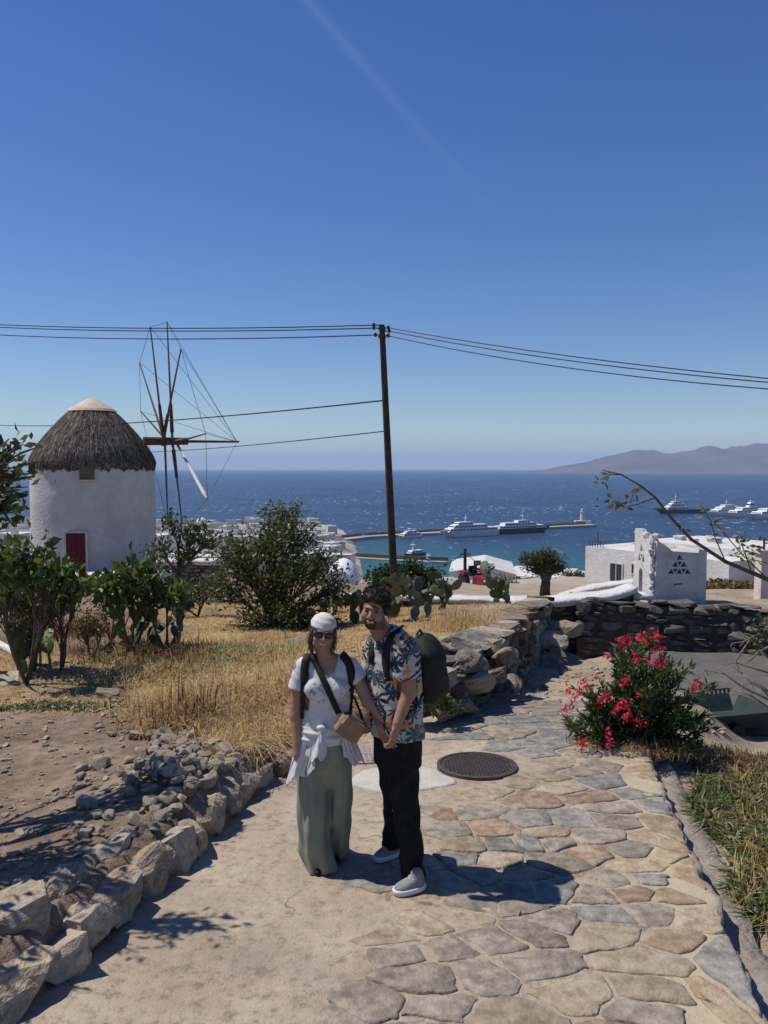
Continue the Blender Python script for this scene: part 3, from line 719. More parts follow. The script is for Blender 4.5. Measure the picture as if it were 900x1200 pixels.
cap_strip('wall_cap', [(p0.x + (p1.x - p0.x) * t, 15, p0.z + (p1.z - p0.z) * t) for t in np.linspace(0, 1, 10)], 0.85, 0.14, mt['white_worn'], w5)

# ------------------------------------------------------------------ kerb of set boulders along the path
kerb = empty('stone_kerb', (-1.2, 4.8, 0)); tag(kerb, 'kerb of big rough stones set on edge along the left of the path', 'kerb')
r = random.Random(8); y = 2.2; k = 0
while y < 7.3:
    ln = r.uniform(0.22, 0.46) * (1 if y < 6 else 0.8); ym = y + ln / 2; x = float(xl(ym)) - 0.05 + r.uniform(-.03, .03)
    hgt = r.uniform(0.24, 0.31) * (1 if y < 5.8 else 0.8)
    ang = math.atan2(ln, float(xl(y + ln)) - float(xl(y)))
    zb = float(path_z(np.array(ym)))
    put('stone', BIG[k % 9], r.choice([mt['rock_tan'], mt['rock_tan'], mt['rock_grey']]), Vector((x - 0.08, ym, zb + hgt * 0.30)) - kerb.location, (ln * 1.28, 0.36 * r.uniform(.9, 1.25), hgt * 1.2),
        (r.uniform(-.1, .1) - 0.12, r.uniform(-.15, .15), ang + r.uniform(-.12, .12)), kerb)
    y += ln * 0.86; k += 1
y = 2.3
while y < 6.6:      # second row bedded in the soil along the crest
    ln = r.uniform(0.12, 0.34); x = float(xl(y)) - r.uniform(.24, .36); s_ = r.uniform(.7, 1.1)
    put('stone', ROCKS[k % 14] if k % 2 else BIG[k % 9], r.choice([mt['rock_tan'], mt['rock_grey'], mt['rock']]), Vector((x, y, hz(x - .12, y) + .0)) - kerb.location, (ln * 1.2, ln * .8 * s_, ln * .55), (r.uniform(-.3, .3), r.uniform(-.3, .3), r.uniform(0, 6)), kerb)
    y += ln * .8; k += 1
# corner boulder on the kerb
for (px, py, d, s, me) in [(18, 1072, 3.75, (.46, .36, .25), 3), (2, 798, 9.2, (.75, .5, .34), 5), (128, 815, 8.4, (.34, .26, .16), 2)]:
    p = W(px, py, d); o = put('boulder', BIG[me], mt['rock_grey'] if px < 10 else mt['rock_tan'], p, s, (0.1, -.1, 0.6 + px))
    tag(o, {18: 'tan flat boulder lying on top of the stone kerb by the path', 2: 'large grey cracked rock lying in the bare earth', 128: 'pale flat stone at the edge of the straw'}[px], 'boulder')

# rubble heap
r = random.Random(77)
spots = []
for k in range(260):
    if k < 170: px, py = 215 + r.gauss(0, 1) * 38, 905 + r.gauss(0, 1) * 30
    else: px, py = r.uniform(90, 300), r.uniform(850, 985)
    px += (905 - py) * 0.25
    spots.append((px, py, k))
for px, py, k in spots:
    if px < 60 or px > 325 or py < 845 or py > 1000: continue
    d = ray(px, py); zt = 0.12; q = WZ(px, py, zt)
    for _ in range(4): q = WZ(px, py, hz(q.x, q.y) + 0.03)
    if q.x > float(xl(q.y)) - 0.12: continue
    s = min(0.22, max(0.04, abs(r.gauss(0.07, 0.042))))
    core = max(0, 1 - math.hypot((px - 215) / 70, (py - 900) / 55))
    m = r.choice([mt['rock_grey'], mt['rock_grey'], mt['rock_tan']])
    o = put('loose_stone', r.choice(ROCKS), m, (q.x, q.y, hz(q.x, q.y) + s * 0.2 + core * 0.12), (s * r.uniform(1, 1.5), s, s * r.uniform(.55, .85)), (r.uniform(-.4, .4), r.uniform(-.4, .4), r.uniform(0, 6)))
    tag(o, ('angular pale grey stone' if m == mt['rock_grey'] else 'angular tan brown stone') + (' piled high in the rubble heap beside the kerb' if core > .35 else ' lying loose round the rubble heap beside the kerb'), 'stone', 'loose stones of the rubble heap')
# gravel scattered over the bare earth: nobody could count it
def gravel(name, n, fx, m, label, smin=0.008, smax=0.035, seed=3):
    g = np.random.default_rng(seed); base = np.array([v.co[:] for v in ROCKS[0].vertices]); tri = []
    bmv = ROCKS[0]; polys = [list(p.vertices) for p in bmv.polygons]
    V = []; Fc = []; o = 0
    pts = fx(g, n); zz = H(pts[:, 0], pts[:, 1])
    for (x, y), z in zip(pts, zz):
        s = smin + (smax - smin) * g.random() ** 3; a = g.random() * 6.28; ca, sa = math.cos(a), math.sin(a)
        b_ = base * np.array([s * (1 + g.random()), s, s * .7]); b2 = np.stack([b_[:, 0] * ca - b_[:, 1] * sa + x, b_[:, 0] * sa + b_[:, 1] * ca + y, b_[:, 2] + z + s * .15], -1)
        V.append(b2); Fc += [[i + o for i in p] for p in polys]; o += len(base)
    V = np.concatenate(V); me = bpy.data.meshes.new(name); me.from_pydata(V.tolist(), [], Fc); me.update()
    ob = link(name, me, m); tag(ob, label, 'gravel', kind='stuff')
def f_left(g, n):
    y = 3.0 + 7.5 * g.random(n) ** 1.4; x = xl(y) - 0.25 - g.random(n) ** 0.8 * (2.2 + 0.3 * y); return np.stack([x, y], -1)
gravel('gravel', 3600, f_left, mt['rock_grey'], 'small grey stones and grit scattered over the bare earth', 0.012, 0.06)
def f_right(g, n):
    y = 8.6 + 4.5 * g.random(n); x = 0.9 + (y - 8.4) * 0.35 + g.random(n) * 3; return np.stack([x, y], -1)
gravel('gravel', 500, f_right, mt['rock_tan'], 'small tan stones lying on the bare rock shelf', 0.02, 0.10, 6)

# ------------------------------------------------------------------ drain covers and patches on the path
cx, cy = 0.80, 6.62; cz = float(path_z(np.array(cy))); Mx = Matrix.Translation((cx, cy, cz)) @ Matrix.Rotation(-0.05, 4, 'X')
mh = empty('manhole_cover'); mh.matrix_world = Mx; tag(mh, 'round rusty cast iron manhole cover set in the path', 'manhole cover')
MB().lathe([(0.345, -0.02), (0.345, 0.022), (0.315, 0.026), (0.312, 0.016)], n=40, cap=False).build('frame', mt['iron'], mh)
lid = MB().lathe([(0.308, -0.01), (0.308, 0.02), (0.0, 0.02)], n=40, cap=False).build('lid', mt['iron'], mh)
rb = MB(); r = random.Random(2)
for i in range(-9, 10):
    for j in range(-9, 10):
        x, y = i * 0.03, j * 0.03
        if math.hypot(x, y) < 0.285:
            a, b2 = (0.012, 0.0055) if (i + j) % 2 else (0.0055, 0.012)
            rb.box((x - a, y - b2, 0.019), (x + a, y + b2, 0.027))
rb.build('tread_pattern', mt['iron'], lid)
pw = M('white_plaster_patch', [(0.42, 0.39, 0.335), (0.54, 0.505, 0.44)], 8, 0.95, 0.5, 40, 0, 0.1)
poly = []
for i in range(26):
    a = i / 26 * 6.283; p = WZ(472 + 62 * math.cos(a) * (1 + .16 * math.sin(3 * a)), 912 + 20 * math.sin(a) * (1 + .14 * math.sin(4 * a + 1)), -0.08)
    poly.append(Vector((p.x, p.y)))
pt_ = link('plaster_patch', slab_mesh('plaster_patch', poly, zf, 0.012, 3, 0.002), pw); tag(pt_, 'white lime plaster patch on the path beside the drain covers', 'patch')
q = WZ(434, 884, -0.1); dc = empty('drain_grate', (q.x, q.y, float(path_z(np.array(q.y))))); dc.rotation_euler = (-.05, 0, .1)
gp = M('pinkish_grate', [(0.33, 0.26, 0.23), (0.42, 0.34, 0.30)], 12, 0.8, 0.2, 40, 0, .2)
MB().box((-.21, -.21, -.02), (.21, .21, .012)).build('plate', gp, dc)
gb = MB()
for i in range(9):
    for j in range(9): gb.box((-.18 + i * .042, -.18 + j * .042, .011), (-.155 + i * .042, -.155 + j * .042, .021))
gb.build('studs', gp, dc)
tag(dc, 'square pale studded drain cover behind the couple', 'drain cover')
# concrete gutter strip right of the path
ys = np.arange(2.2, 8.0, 0.12); vs = []; fs = []
for i, y in enumerate(ys):
    a = float(xr(y)) + 0.03; z = float(path_z(np.array(y))) - 0.165
    w = 0.20 + 0.10 * noise.noise(Vector((y * 2.5, 3, 0)))
    for xx, dz in ((a, 0.02), (a + w * .5, 0.0), (a + w, 0.012), (a + w + .02, -.25)): vs.append((xx, y, z + dz + 0.03 * noise.noise(Vector((xx * 6, y * 5, 0)))))
    if i: fs += [((i - 1) * 4 + j, (i - 1) * 4 + j + 1, i * 4 + j + 1, i * 4 + j) for j in range(3)]
gut = MB().add(vs, fs).build('gutter', M('pale_concrete', [(0.21, 0.18, 0.145), (0.36, 0.32, 0.27)], 5, 1.0, .8, 30, 0, .1), smooth=True)
tag(gut, 'pale concrete gutter strip below the right edge of the path', 'gutter', kind='structure')

# ------------------------------------------------------------------ lower road
vs = []; fs = []; K = 26
xs_ = np.linspace(4.3, 15, K); ysr = np.linspace(10.3, 15.2, 14)
for j, y in enumerate(ysr):
    for i, x in enumerate(xs_): vs.append((x, y + 0.12 * noise.noise(Vector((x, j * 3.1, 0))) * (j in (0, 13)), -1.10 - 0.012 * (y - 12)))
for j in range(13): fs += [(j * K + i, j * K + i + 1, (j + 1) * K + i + 1, (j + 1) * K + i) for i in range(K - 1)]
road = MB().add(vs, fs).build('road', M('grey_concrete_road', [(0.10, 0.097, 0.092), (0.145, 0.14, 0.132)], 3, .95, .5, 60, 0, .1))
tag(road, 'grey concrete lane below the rock bluff', 'road', kind='structure')
# bluff rock under the gate post: heavy dark boulders bedded in the slope
r = random.Random(19)
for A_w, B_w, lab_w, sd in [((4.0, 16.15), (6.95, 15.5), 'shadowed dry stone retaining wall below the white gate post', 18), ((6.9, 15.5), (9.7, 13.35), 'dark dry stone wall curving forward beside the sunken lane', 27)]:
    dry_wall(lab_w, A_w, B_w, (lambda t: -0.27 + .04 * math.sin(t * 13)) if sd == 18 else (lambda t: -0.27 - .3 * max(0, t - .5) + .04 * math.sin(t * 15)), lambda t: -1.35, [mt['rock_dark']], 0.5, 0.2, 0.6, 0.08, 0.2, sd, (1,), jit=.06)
for k in range(9):
    x = 9.5 + 1.4 * (k % 5) / 4 + r.uniform(-.2, .2); lv = k // 5
    s = r.uniform(.6, 1.05)
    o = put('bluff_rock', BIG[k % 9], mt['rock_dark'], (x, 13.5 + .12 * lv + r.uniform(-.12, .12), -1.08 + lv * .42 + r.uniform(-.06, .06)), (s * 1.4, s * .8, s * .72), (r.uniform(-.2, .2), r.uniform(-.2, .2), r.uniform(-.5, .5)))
    tag(o, 'dark bedrock lump of the bluff below the white gate post', 'rock', 'rocks of the bluff')

# ------------------------------------------------------------------ white gate post with pierced triangles
from mathutils.geometry import tessellate_polygon
def pierced(name, outer, holes, origin, ux, uz, depth, m, parent, seed=0):
    "plate in the plane origin + a*ux + b*uz with real holes, thickness along the inward normal"
    nrm = ux.cross(uz).normalized(); inn = -nrm
    loops = [[Vector((a, b_, 0)) for a, b_ in outer]] + [[Vector((a, b_, 0)) for a, b_ in h] for h in holes]
    tri = tessellate_polygon(loops); flat = [p for l in loops for p in l]; n = len(flat)
    v3 = [origin + ux * p.x + uz * p.y for p in flat]; vs = v3 + [p + inn * depth for p in v3]
    fs = [tuple(t) for t in tri] + [tuple(i + n for i in reversed(t)) for t in tri]
    o = 0
    for l in loops:
        k = len(l); fs += [(o + i, o + (i + 1) % k, n + o + (i + 1) % k, n + o + i) for i in range(k)]; o += k
    me = mesh_py(name, [v - parent.location for v in vs], fs)
    bm = bmesh.new(); bm.from_mesh(me); bmesh.ops.recalc_face_normals(bm, faces=bm.faces); bm.to_mesh(me); bm.free()
    return link(name, me, m, parent)
YG = 16.2
fl, fr = W(766, 712, YG), W(827, 712, YG); zt = W(766, 634, YG).z; zb = fl.z - .25
gate = empty('gate_post', (fl.x, YG, zb)); tag(gate, 'whitewashed square gate post pierced with triangles like a dovecote', 'gate post')
wd = fr.x - fl.x; ht = zt - zb
def tri_holes(cx, z0, side, rows, gap):
    hs = []; h = side * 0.866
    for r_ in range(rows):
        n = rows - r_; zb_ = z0 + r_ * (h + gap)
        for i in range(n):
            xc = cx + (i - (n - 1) / 2) * (side + gap * 1.2)
            hs.append([(xc - side / 2, zb_), (xc + side / 2, zb_), (xc, zb_ + h)])
            if i < n - 1:
                xd = xc + (side + gap * 1.2) / 2; k = 0.80
                hs.append([(xd, zb_ + h * .12), (xd + side / 2 * k * .98, zb_ + h * .12 + h * k), (xd - side / 2 * k * .98, zb_ + h * .12 + h * k)])
    return hs
pxm = YG / 920 * 1.003
top_line = [(wd, ht * .875), (wd - .16, ht * .90), (wd - .17, ht * .85), (wd * .34, ht * .87), (wd * .2, ht * .95), (0.05, ht)]
sl_ = [(wd * .42, zb + .0)]
zrel = lambda py: W(790, py, YG).z - zb
tz0 = zrel(672.5)
holes = tri_holes(W(796.5, 660, YG).x - fl.x, tz0, 0.135, 3, 0.03) + [[(wd * .38, zrel(686)), (wd * .54, zrel(685)), (wd * .55, zrel(683.3)), (wd * .39, zrel(684))]]
pierced('front_wall', [(0, 0), (wd, 0)] + top_line, holes, Vector((fl.x, YG, zb)), Vector((1, 0, 0)), Vector((0, 0, 1)), .16, mt['white_worn'], gate)
dp = 1.25
lh = [[(0.42, ht * .26), (0.66, ht * .26), (0.66, ht * .55), (.54, ht * .60), (.42, ht * .55)]] + tri_holes(.56, ht * .68, .2, 2, .05)
pierced('side_wall', [(0.0, 0), (dp, 0), (dp, ht * .96), (dp - .2, ht * 1.05), (dp - .3, ht * .98), (.5, ht * 1.02), (.35, ht * 1.1), (.12, ht * 1.1), (0.1, ht)], lh, Vector((fl.x + .004, YG + .16 + dp, zb)), Vector((0, -1, 0)), Vector((0, 0, 1)), .16, mt['white'], gate)
MB().box((wd - .18, .163, 0), (wd - .003, dp + .16, ht * .86)).build('side_wall', mt['white_worn'], gate)
MB().box((.165, dp, 0), (wd - .19, dp + .15, ht * .84)).build('back_wall', mt['white_worn'], gate)
MB().box((.165, .17, 0), (wd - .19, dp - .01, .3)).build('floor_slab', mt['dirt_core'], gate)
MB().box((.165, .165, ht * .80), (wd - .19, dp - .01, ht * .83)).build('roof_slab', M('rosy_plaster', [(.55, .42, .36), (.66, .55, .48)], 4, .95, .4, 20, 0, .1), gate)
r = random.Random(5)
for k in range(17):   # lime washed stones set along the ragged left corner and the parapet
    if k < 11: p = Vector((-.02 + r.uniform(-.03, .03), 0.05 + r.uniform(0, .1), .25 + k * (ht * .9 / 11))); s = (.12, .16, .17)
    else: p = Vector((.08 + r.uniform(-.03, .03), .2 + (k - 11) * .22, ht * 1.04 + r.uniform(-.03, .04))); s = (.2, .2, r.uniform(.12, .18))
    put('lime_stone', ROCKS[k % 14], mt['white'], p, s, (r.uniform(-.4, .4), r.uniform(-.4, .4), r.uniform(0, 6)), gate)
cap_strip('threshold_slab', [(fl.x - .42, YG + .15, W(752, 696, YG).z), (fl.x - .02, YG + .15, W(768, 696.5, YG).z)], .5, .12, mt['white'], gate)
# pillar at the far right
pl = W(891, 705, 17.5); pil = empty('pillar', (pl.x, 17.5, pl.z - .2)); tag(pil, 'pinkish white plastered pillar at the end of the brown hedge bank', 'pillar')
pkm = M('pinkish_plaster', [(.52, .42, .38), (.66, .58, .54)], 4, .95, .5, 20, 0, .1)
MB().box((0, 0, 0), (.34, .34, 1.28), taper=.92).build('shaft', pkm, pil); MB().box((-.05, -.05, 1.282), (.39, .39, 1.36)).build('cap', pkm, pil)
MB().tube([(.1, .1, 1.35), (.1, .1, 1.62)], .025).tube([(.1, .1, 1.5), (.22, .1, 1.52)], .015).build('post_fitting', mt['iron'], pil)
MB().box((-.5, -.3, 0), (.6, .5, .16), taper=.8).build('foot', mt['white_worn'], pil)

# ------------------------------------------------------------------ windmill
YM = 36.0; mc = Vector((-13.3, YM, -2.25))
mill = empty('windmill', mc); tag(mill, 'round whitewashed windmill with grey thatched cap and bare sail spokes', 'windmill')
R0 = 2.72; zE = W(110, 549, YM).z - mc.z; n = 72; vs = []; fs = []
lev = np.linspace(0, zE + .3, 26)
for z in lev:
    for j in range(n):
        a = j / n * 6.2832; q = Vector((math.cos(a), math.sin(a), z * .35))
        rr = R0 * (1 - 0.012 * z / zE) + 0.035 * noise.noise(q * 2.2) + 0.015 * noise.noise(q * 6)
        vs.append((rr * math.cos(a), rr * math.sin(a), z))
for i in range(len(lev) - 1): fs += [(i * n + j, i * n + (j + 1) % n, (i + 1) * n + (j + 1) % n, (i + 1) * n + j) for j in range(n)]
MB().add(vs, fs).build('wall', mt['white'], mill, smooth=True)
def mill_pt(px, py, off=0.0):
    "point on the front of the round wall"
    x = W(px, py, YM - 2.5).x - mc.x; z = W(px, py, YM - 2.5).z - mc.z; a = math.asin(max(-1, min(1, x / R0))); return Vector((math.sin(a) * (R0 + off), -math.cos(a) * (R0 + off), z)), a
def on_wall(pxa, pya, pxb, pyb, d0, d1):
    p, a = mill_pt((pxa + pxb) / 2, (pya + pyb) / 2); w = (pxb - pxa) * 33.5 / 920 / 2; h = (pyb - pya) * 33.5 / 920 / 2
    Mx = Matrix.Translation(p) @ Matrix.Rotation(a, 4, 'Z'); return MB().box((-w, d0, -h), (w, d1, h), Mx), Mx, w, h
mb, Mx, w, h = on_wall(81, 624, 103, 670, -.07, .3); door = mb.build('door', mt['door_red'], mill)
fr_ = MB()
for i in range(4): fr_.box((-w + .03 + i * w / 2, -.085, -h + .05), (-w + w / 2 - .0 + i * w / 2, -.072, h - .05), Mx)
fr_.build('door_planks', mt['door_red'], door)
df = MB()
df.box((-w - .09, -.10, -h), (-w - .002, .25, h + .09), Mx); df.box((w + .002, -.10, -h), (w + .09, .25, h + .09), Mx); df.box((-w, -.10, h + .002), (w, .25, h + .088), Mx); df.build('door_frame', mt['white_worn'], door)
MB().tube([Mx @ Vector((w * .7, -.12, -.1)), Mx @ Vector((w * .7, -.12, .08))], .02).build('handle', mt['iron'], door)
mb, Mx, w, h = on_wall(95, 546, 111, 562, -.06, .3); win = mb.build('window', mt['wood'], mill)
MB().box((-w + .05, -.075, -h + .06), (w - .05, -.062, h - .06), Mx).build('pane', mt['glass'], win)
MB().box((-w - .06, -.16, -h - .06), (w + .06, 0, -h - .003), Mx).build('sill', mt['white_worn'], win)
# thatch
thm = M('weathered_thatch', [(.06, .05, .043), (.14, .12, .105), (.235, .205, .18)], 5, .95, .0, None, 0, .05)
prof_px = [(23, 480), (31, 488), (41, 499), (51, 511), (60, 523), (66.5, 534), (69.5, 542), (68.5, 546)]
prof = [((w_ * 36.0 / 920), W(110, y_, YM).z - mc.z) for w_, y_ in prof_px]
MB().lathe([(r_ * .965, z_) for r_, z_ in prof] + [(2.3, prof[-1][1] - .02)], n=64, cap=False).build('thatch_bed', thm, mill, smooth=True)
g = np.random.default_rng(4); NS = 17000
pr = np.array([p[0] for p in prof]); pz = np.array([p[1] for p in prof])
arc = np.concatenate([[0], np.cumsum(np.hypot(np.diff(pr), np.diff(pz)))])
t0 = g.random(NS) ** 0.6 * arc[-1] * 0.97; a0 = g.random(NS) * 6.2832; ln = 0.55 + .6 * g.random(NS)
V = np.zeros((NS, 6, 3)); clump = np.sin(a0 * 23) * .5 + np.sin(a0 * 51 + 2) * .5
for s_, k in ((0, 0), (.55, 1), (1.0, 2)):
    tt = t0 + ln * s_; rr = np.interp(np.minimum(tt, arc[-1]), arc, pr); zz = np.interp(np.minimum(tt, arc[-1]), arc, pz)
    over = np.maximum(tt - arc[-1], 0); zz = zz - np.minimum(over, (.15 + .06 * clump) * (.5 + g.random(NS))) ; rr = rr + (.012 + .03 * g.random(NS)) + s_ * .045 * g.random(NS) + s_ * .02 * clump - over * .12
    aa = a0 + (g.random(NS) - .5) * .05 * s_
    wdt = .018 * (1 - .55 * s_)
    for e, sg in ((0, -1), (1, 1)):
        da = sg * wdt / np.maximum(rr, .3)
        V[:, k * 2 + e] = np.stack([rr * np.cos(aa + da), rr * np.sin(aa + da), zz], -1)
base_i = np.arange(NS)[:, None] * 6
Fq = np.concatenate([base_i + np.array([0, 1, 3, 2]), base_i + np.array([2, 3, 5, 4])])
kk = g.choice(3, size=NS, p=[.5, .3, .2]); thm2 = M('dark_thatch', [(.035, .03, .027), (.075, .065, .058)], 5, .95, 0, None, 0, .05); thm3 = M('pale_thatch', [(.22, .19, .16), (.34, .30, .255)], 5, .95, 0, None, 0, .05)
th = link('thatch', mesh_np('thatch', V.reshape(-1, 3), Fq, np.concatenate([kk, kk])), [thm, thm2, thm3], mill); tag(th, kind='stuff')
tip = [(r_ * 36 / 920, W(110, y_, YM).z - mc.z) for r_, y_ in ((27.5, 482.5), (25, 479.5), (15, 473), (5, 467.5), (0.5, 466))]
MB().lathe(tip, n=24).build('cap_tip', M('pale_cap_plaster', [(.50, .40, .28), (.66, .58, .46)], 3, .9, .5, 14, 0, .1), mill)
# axle, bowsprit and spokes
hub = W(188, 517, YM - .1) - mc; A_ = Vector((math.cos(0.53), math.sin(0.53), 0.01)).normalized()
Uv = (Vector((0, 0, 1)) - A_ * A_.z).normalized(); Uv = (Uv - A_ * 0.05).normalized(); Vv = A_.cross(Uv).normalized()
if Vv.y > 0: Vv = -Vv
axw = M('red_brown_beam', [(.075, .04, .032), (.14, .08, .065)], 6, .85, .3, 30, 0, .1)
MB().tube([hub - A_ * .75, hub + A_ * 1.25], [.2, .17], 10).build('axle', axw, mill)
bow_tip = hub + A_ * 3.75
MB().tube([hub + A_ * 1.0, bow_tip], [.07, .045], 8).build('bowsprit', axw, mill)
tips = []
r = random.Random(3)
for k, (phi, offs) in enumerate([(-9, .15), (6, .55), (-42, .2), (47, .1), (-70, .3), (88, .6), (122, .7), (171, .55), (-172, .2)]):
    a = math.radians(phi); dr = Uv * math.cos(a) + Vv * math.sin(a); c = hub + A_ * offs; L = 5.35 * (1 if abs(phi) < 60 else .9 if abs(phi) < 140 else .72)
    sp = MB().tube([c - dr * .25, c + dr * L * .5 + Vector((0, 0, r.uniform(-.04, .04))), c + dr * L], [.06, .045, .028], 7).build('spoke', mt['wood'], mill)
    if k in (0, 1, 3, 7): MB().tube([c + dr * .4, c + dr * 1.7], [.09, .07], 7).build('brace', axw, sp)
    if k == 6: MB().tube([c + dr * .9, c + dr * 1.7 + Vector((0, 0, .02)), c + dr * 3.2, c + dr * (L - .4), c + dr * (L - .1)], [.04, .055, .075, .08, .03], 8).build('furled_sail', M('sailcloth%d' % k, [(.55, .53, .5), (.72, .70, .67)], 6, .9, .5, 30, 0, .1), sp)
    tips.append((phi, c + dr * L))
ts = sorted(tips)
for i in range(len(ts)):
    p, q = ts[i][1], ts[(i + 1) % len(ts)][1]; MB().tube([p, (p + q) / 2 + Vector((0, 0, -.04)), q], .011, 5).build('rim_rope', mt['rope'], mill)
for phi, p in [q for q in ts if -100 < q[0] < 130]: MB().tube([bow_tip - A_ * .1, p], .010, 5).build('stay_rope', mt['rope'], mill)

# ------------------------------------------------------------------ utility poles and cables
YP = 22.0
pt, pb = W(447.5, 381, YP), W(464, 705, YP); pb.z = hz(pb.x, YP) - .3; 
up = empty('utility_pole', pb); tag(up, 'tall leaning dark wooden utility pole behind the white capped wall', 'utility pole')
MB().tube([Vector((0, 0, 0)), (pt - pb) * .5, pt - pb], [.115, .10, .08], 12).build('shaft', mt['wood_pole'], up)
dT = (pt - pb).normalized()
ins = []
for px, py, side in [(438, 381, -1), (438, 384.5, -1), (440, 392.5, -1), (455, 384, 1), (456, 388, 1), (455, 393.5, 1)]:
    q = W(px, py, YP - .1); s_ = MB(); base_p = W(447.5 + (py - 381) * .051, py, YP) - pb
    s_.tube([base_p, (base_p + (q - pb)) * .5, q - pb], [.02, .02, .015], 6); s_.lathe([(.02, -.05), (.045, -.04), (.03, 0), (.045, .04), (.02, .06)], (q - pb)[:], 10)
    s_.build('insulator', mt['black'], up); ins.append(q)
for py in (386, 396): MB().lathe([(.112, 0), (.112, .05)], (W(447.7, py, YP) - pb)[:], 12, cap=False).build('clamp_band', mt['iron'], up)
pl_ = W(460, 665, YP) - pb
MB().box((pl_.x - .06, pl_.y - .15, pl_.z - .09), (pl_.x + .06, pl_.y - .12, pl_.z + .09)).build('number_plate', mt['iron'], up)
def cable(a, b_, sag, rad, label, grp='overhead cables'):
    pts = [a.lerp(b_, t) - Vector((0, 0, sag * 4 * t * (1 - t))) for t in np.linspace(0, 1, 25)]
    o = MB().tube(pts, rad, 5).build('overhead_cable', mt['wire']); tag(o, label, 'cable', grp)
for (q, ex, ey, yy, sg) in [(ins[0], -60, 377.5, 30, .15), (ins[1], -60, 380.5, 30, .15), (ins[2], -60, 389, 30, .18)]:
    cable(q, W(ex, ey, yy), sg, .016, 'thin black overhead cable running from the pole top over the windmill', 'cables from the pole over the windmill')
for (q, ex, ey, yy, sg) in [(ins[3], 960, 449, 16, .12), (ins[4], 960, 453, 16, .15), (ins[5], 960, 460, 16, .2)]:
    cable(q, W(ex, ey, yy), sg, .013, 'thin black overhead cable running from the pole top out over the bay', 'cables from the pole over the bay')
cable(W(452, 469, YP), W(-60, 494, 60), .5, .022, 'sagging lower cable passing behind the windmill cap')
cable(W(454, 505, YP), W(100, 530, 60), .25, .016, 'slack low cable running towards the windmill axle')
# small pole by the white house
pb2 = W(545, 694, 46); p2t = W(545, 643, 46); up2 = empty('utility_pole', pb2); tag(up2, 'short thin dark utility pole beside the low white house', 'utility pole')
MB().tube([(0, 0, -1.5), p2t - pb2], [.12, .09], 8).build('shaft', mt['wood_pole'], up2)
MB().box((-.3, -.03, (p2t - pb2).z - .35), (.3, .03, (p2t - pb2).z - .28)).build('crossarm', mt['wood_pole'], up2)
cable(p2t - Vector((0, 0, .2)), W(500, 665, 60), .3, .03, 'short cable dropping from the thin pole to the harbour side')
cable(p2t - Vector((0, 0, .2)), W(640, 672, 40), .8, .02, 'short cable sagging from the thin pole towards the olive tree')

# ------------------------------------------------------------------ houses
def house_mesh(w, d, h, seed, par=.25):
    mb = MB(); mb.box((-w / 2, -d / 2, -6), (w / 2, d / 2, h - par)); t = .22
    mb.box((-w / 2, -d / 2, h - par), (w / 2, -d / 2 + t, h)); mb.box((-w / 2, d / 2 - t, h - par), (w / 2, d / 2, h))
    mb.box((-w / 2, -d / 2 + t, h - par), (-w / 2 + t, d / 2 - t, h)); mb.box((w / 2 - t, -d / 2 + t, h - par), (w / 2, d / 2 - t, h))
    return mb
win_me = MB().box((-.5, -.04, -.6), (.5, .1, .6)).mesh('window'); win_me.materials.append(mt['glass'])
dor_me = MB().box((-.5, -.05, -1.05), (.5, .1, 1.05)).mesh('door'); dor_me.materials.append(mt['shutter'])
pan_me = MB().box((-.62, -.03, -.72), (.62, .08, .72)).mesh('frame'); pan_me.materials.append(mt['shutter'])
hm_cache = {}
def house(x, y, zg, w, d, h, rz, label, group, detail=2, seed=0):
    r = random.Random(seed)
    key = (round(w), round(d), round(h))
    if key not in hm_cache:
        me = house_mesh(key[0], key[1], key[2] + .4, seed).mesh('wall'); me.materials.append(mt['white']); hm_cache[key] = me
    w, d, h = key[0], key[1], key[2] + .4
    if detail == 0:
        o = bpy.data.objects.new('town_house', hm_cache[key]); C.objects.link(o); o.location = (x, y, zg); o.rotation_euler = (0, 0, rz); tag(o, label, 'house', group); return o
    root = empty('town_house', (x, y, zg), rz); tag(root, label, 'house', group)
    o = bpy.data.objects.new('wall', hm_cache[key]); C.objects.link(o); o.parent = root
    nst = 2 if h > 4.5 else 1; cols = max(2, int(w / 2.2))
    for s in range(nst):
        for c in range(cols):
            if r.random() < .25: continue
            dr = s == 0 and r.random() < .3
            o = bpy.data.objects.new('door' if dr else 'window', dor_me if dr else win_me); C.objects.link(o); o.parent = root
            o.location = (-w / 2 + (c + .5) * w / cols, -d / 2, (1.05 if dr else 1.55) + s * 2.7)
            if not dr and r.random() < .0: pass
    if r.random() < .6:
        mb = MB().box((-.35, -.35, 0), (.35, .35, .9)); c = mb.build('chimney', mt['white'], root); c.location = (r.uniform(-w / 3, w / 3), r.uniform(-d / 3, d / 3), h - .25)
    return root
r = random.Random(31); cnt = 0; placed = []
def try_house(px, d, label, group, sz=1.0):
    global cnt
    u = (px - 450) / 920; x, y = u * d, d
    w, dd, h = r.uniform(5, 9) * sz, r.uniform(5, 8) * sz, r.choice([3, 3, 4, 6, 6] if sz == 1 else [3])
    if any(math.hypot(x - a, y - b_) < (w + c) * .5 for a, b_, c in placed): return
    zg = hz(x, y)
    if zg < SEA_Z + .5: return
    placed.append((x, y, w)); cnt += 1
    house(x, y, zg, w, dd, h, r.uniform(-.5, .5), label.replace('small', 'two storey' if h > 4.5 else 'low', 1), group, 1 if d < 330 else 0, cnt)
LT = ('small white flat roofed house in the town below the windmill', 'white houses of the town below the windmill')
for k in range(900):
    if cnt > 165: break
    d = 75 + 690 * r.random() ** 1.1; px = r.uniform(178, 400) if r.random() < .82 else r.uniform(-40, 60)
    if px > 300 and d < 120: continue
    try_house(px, d, *LT)
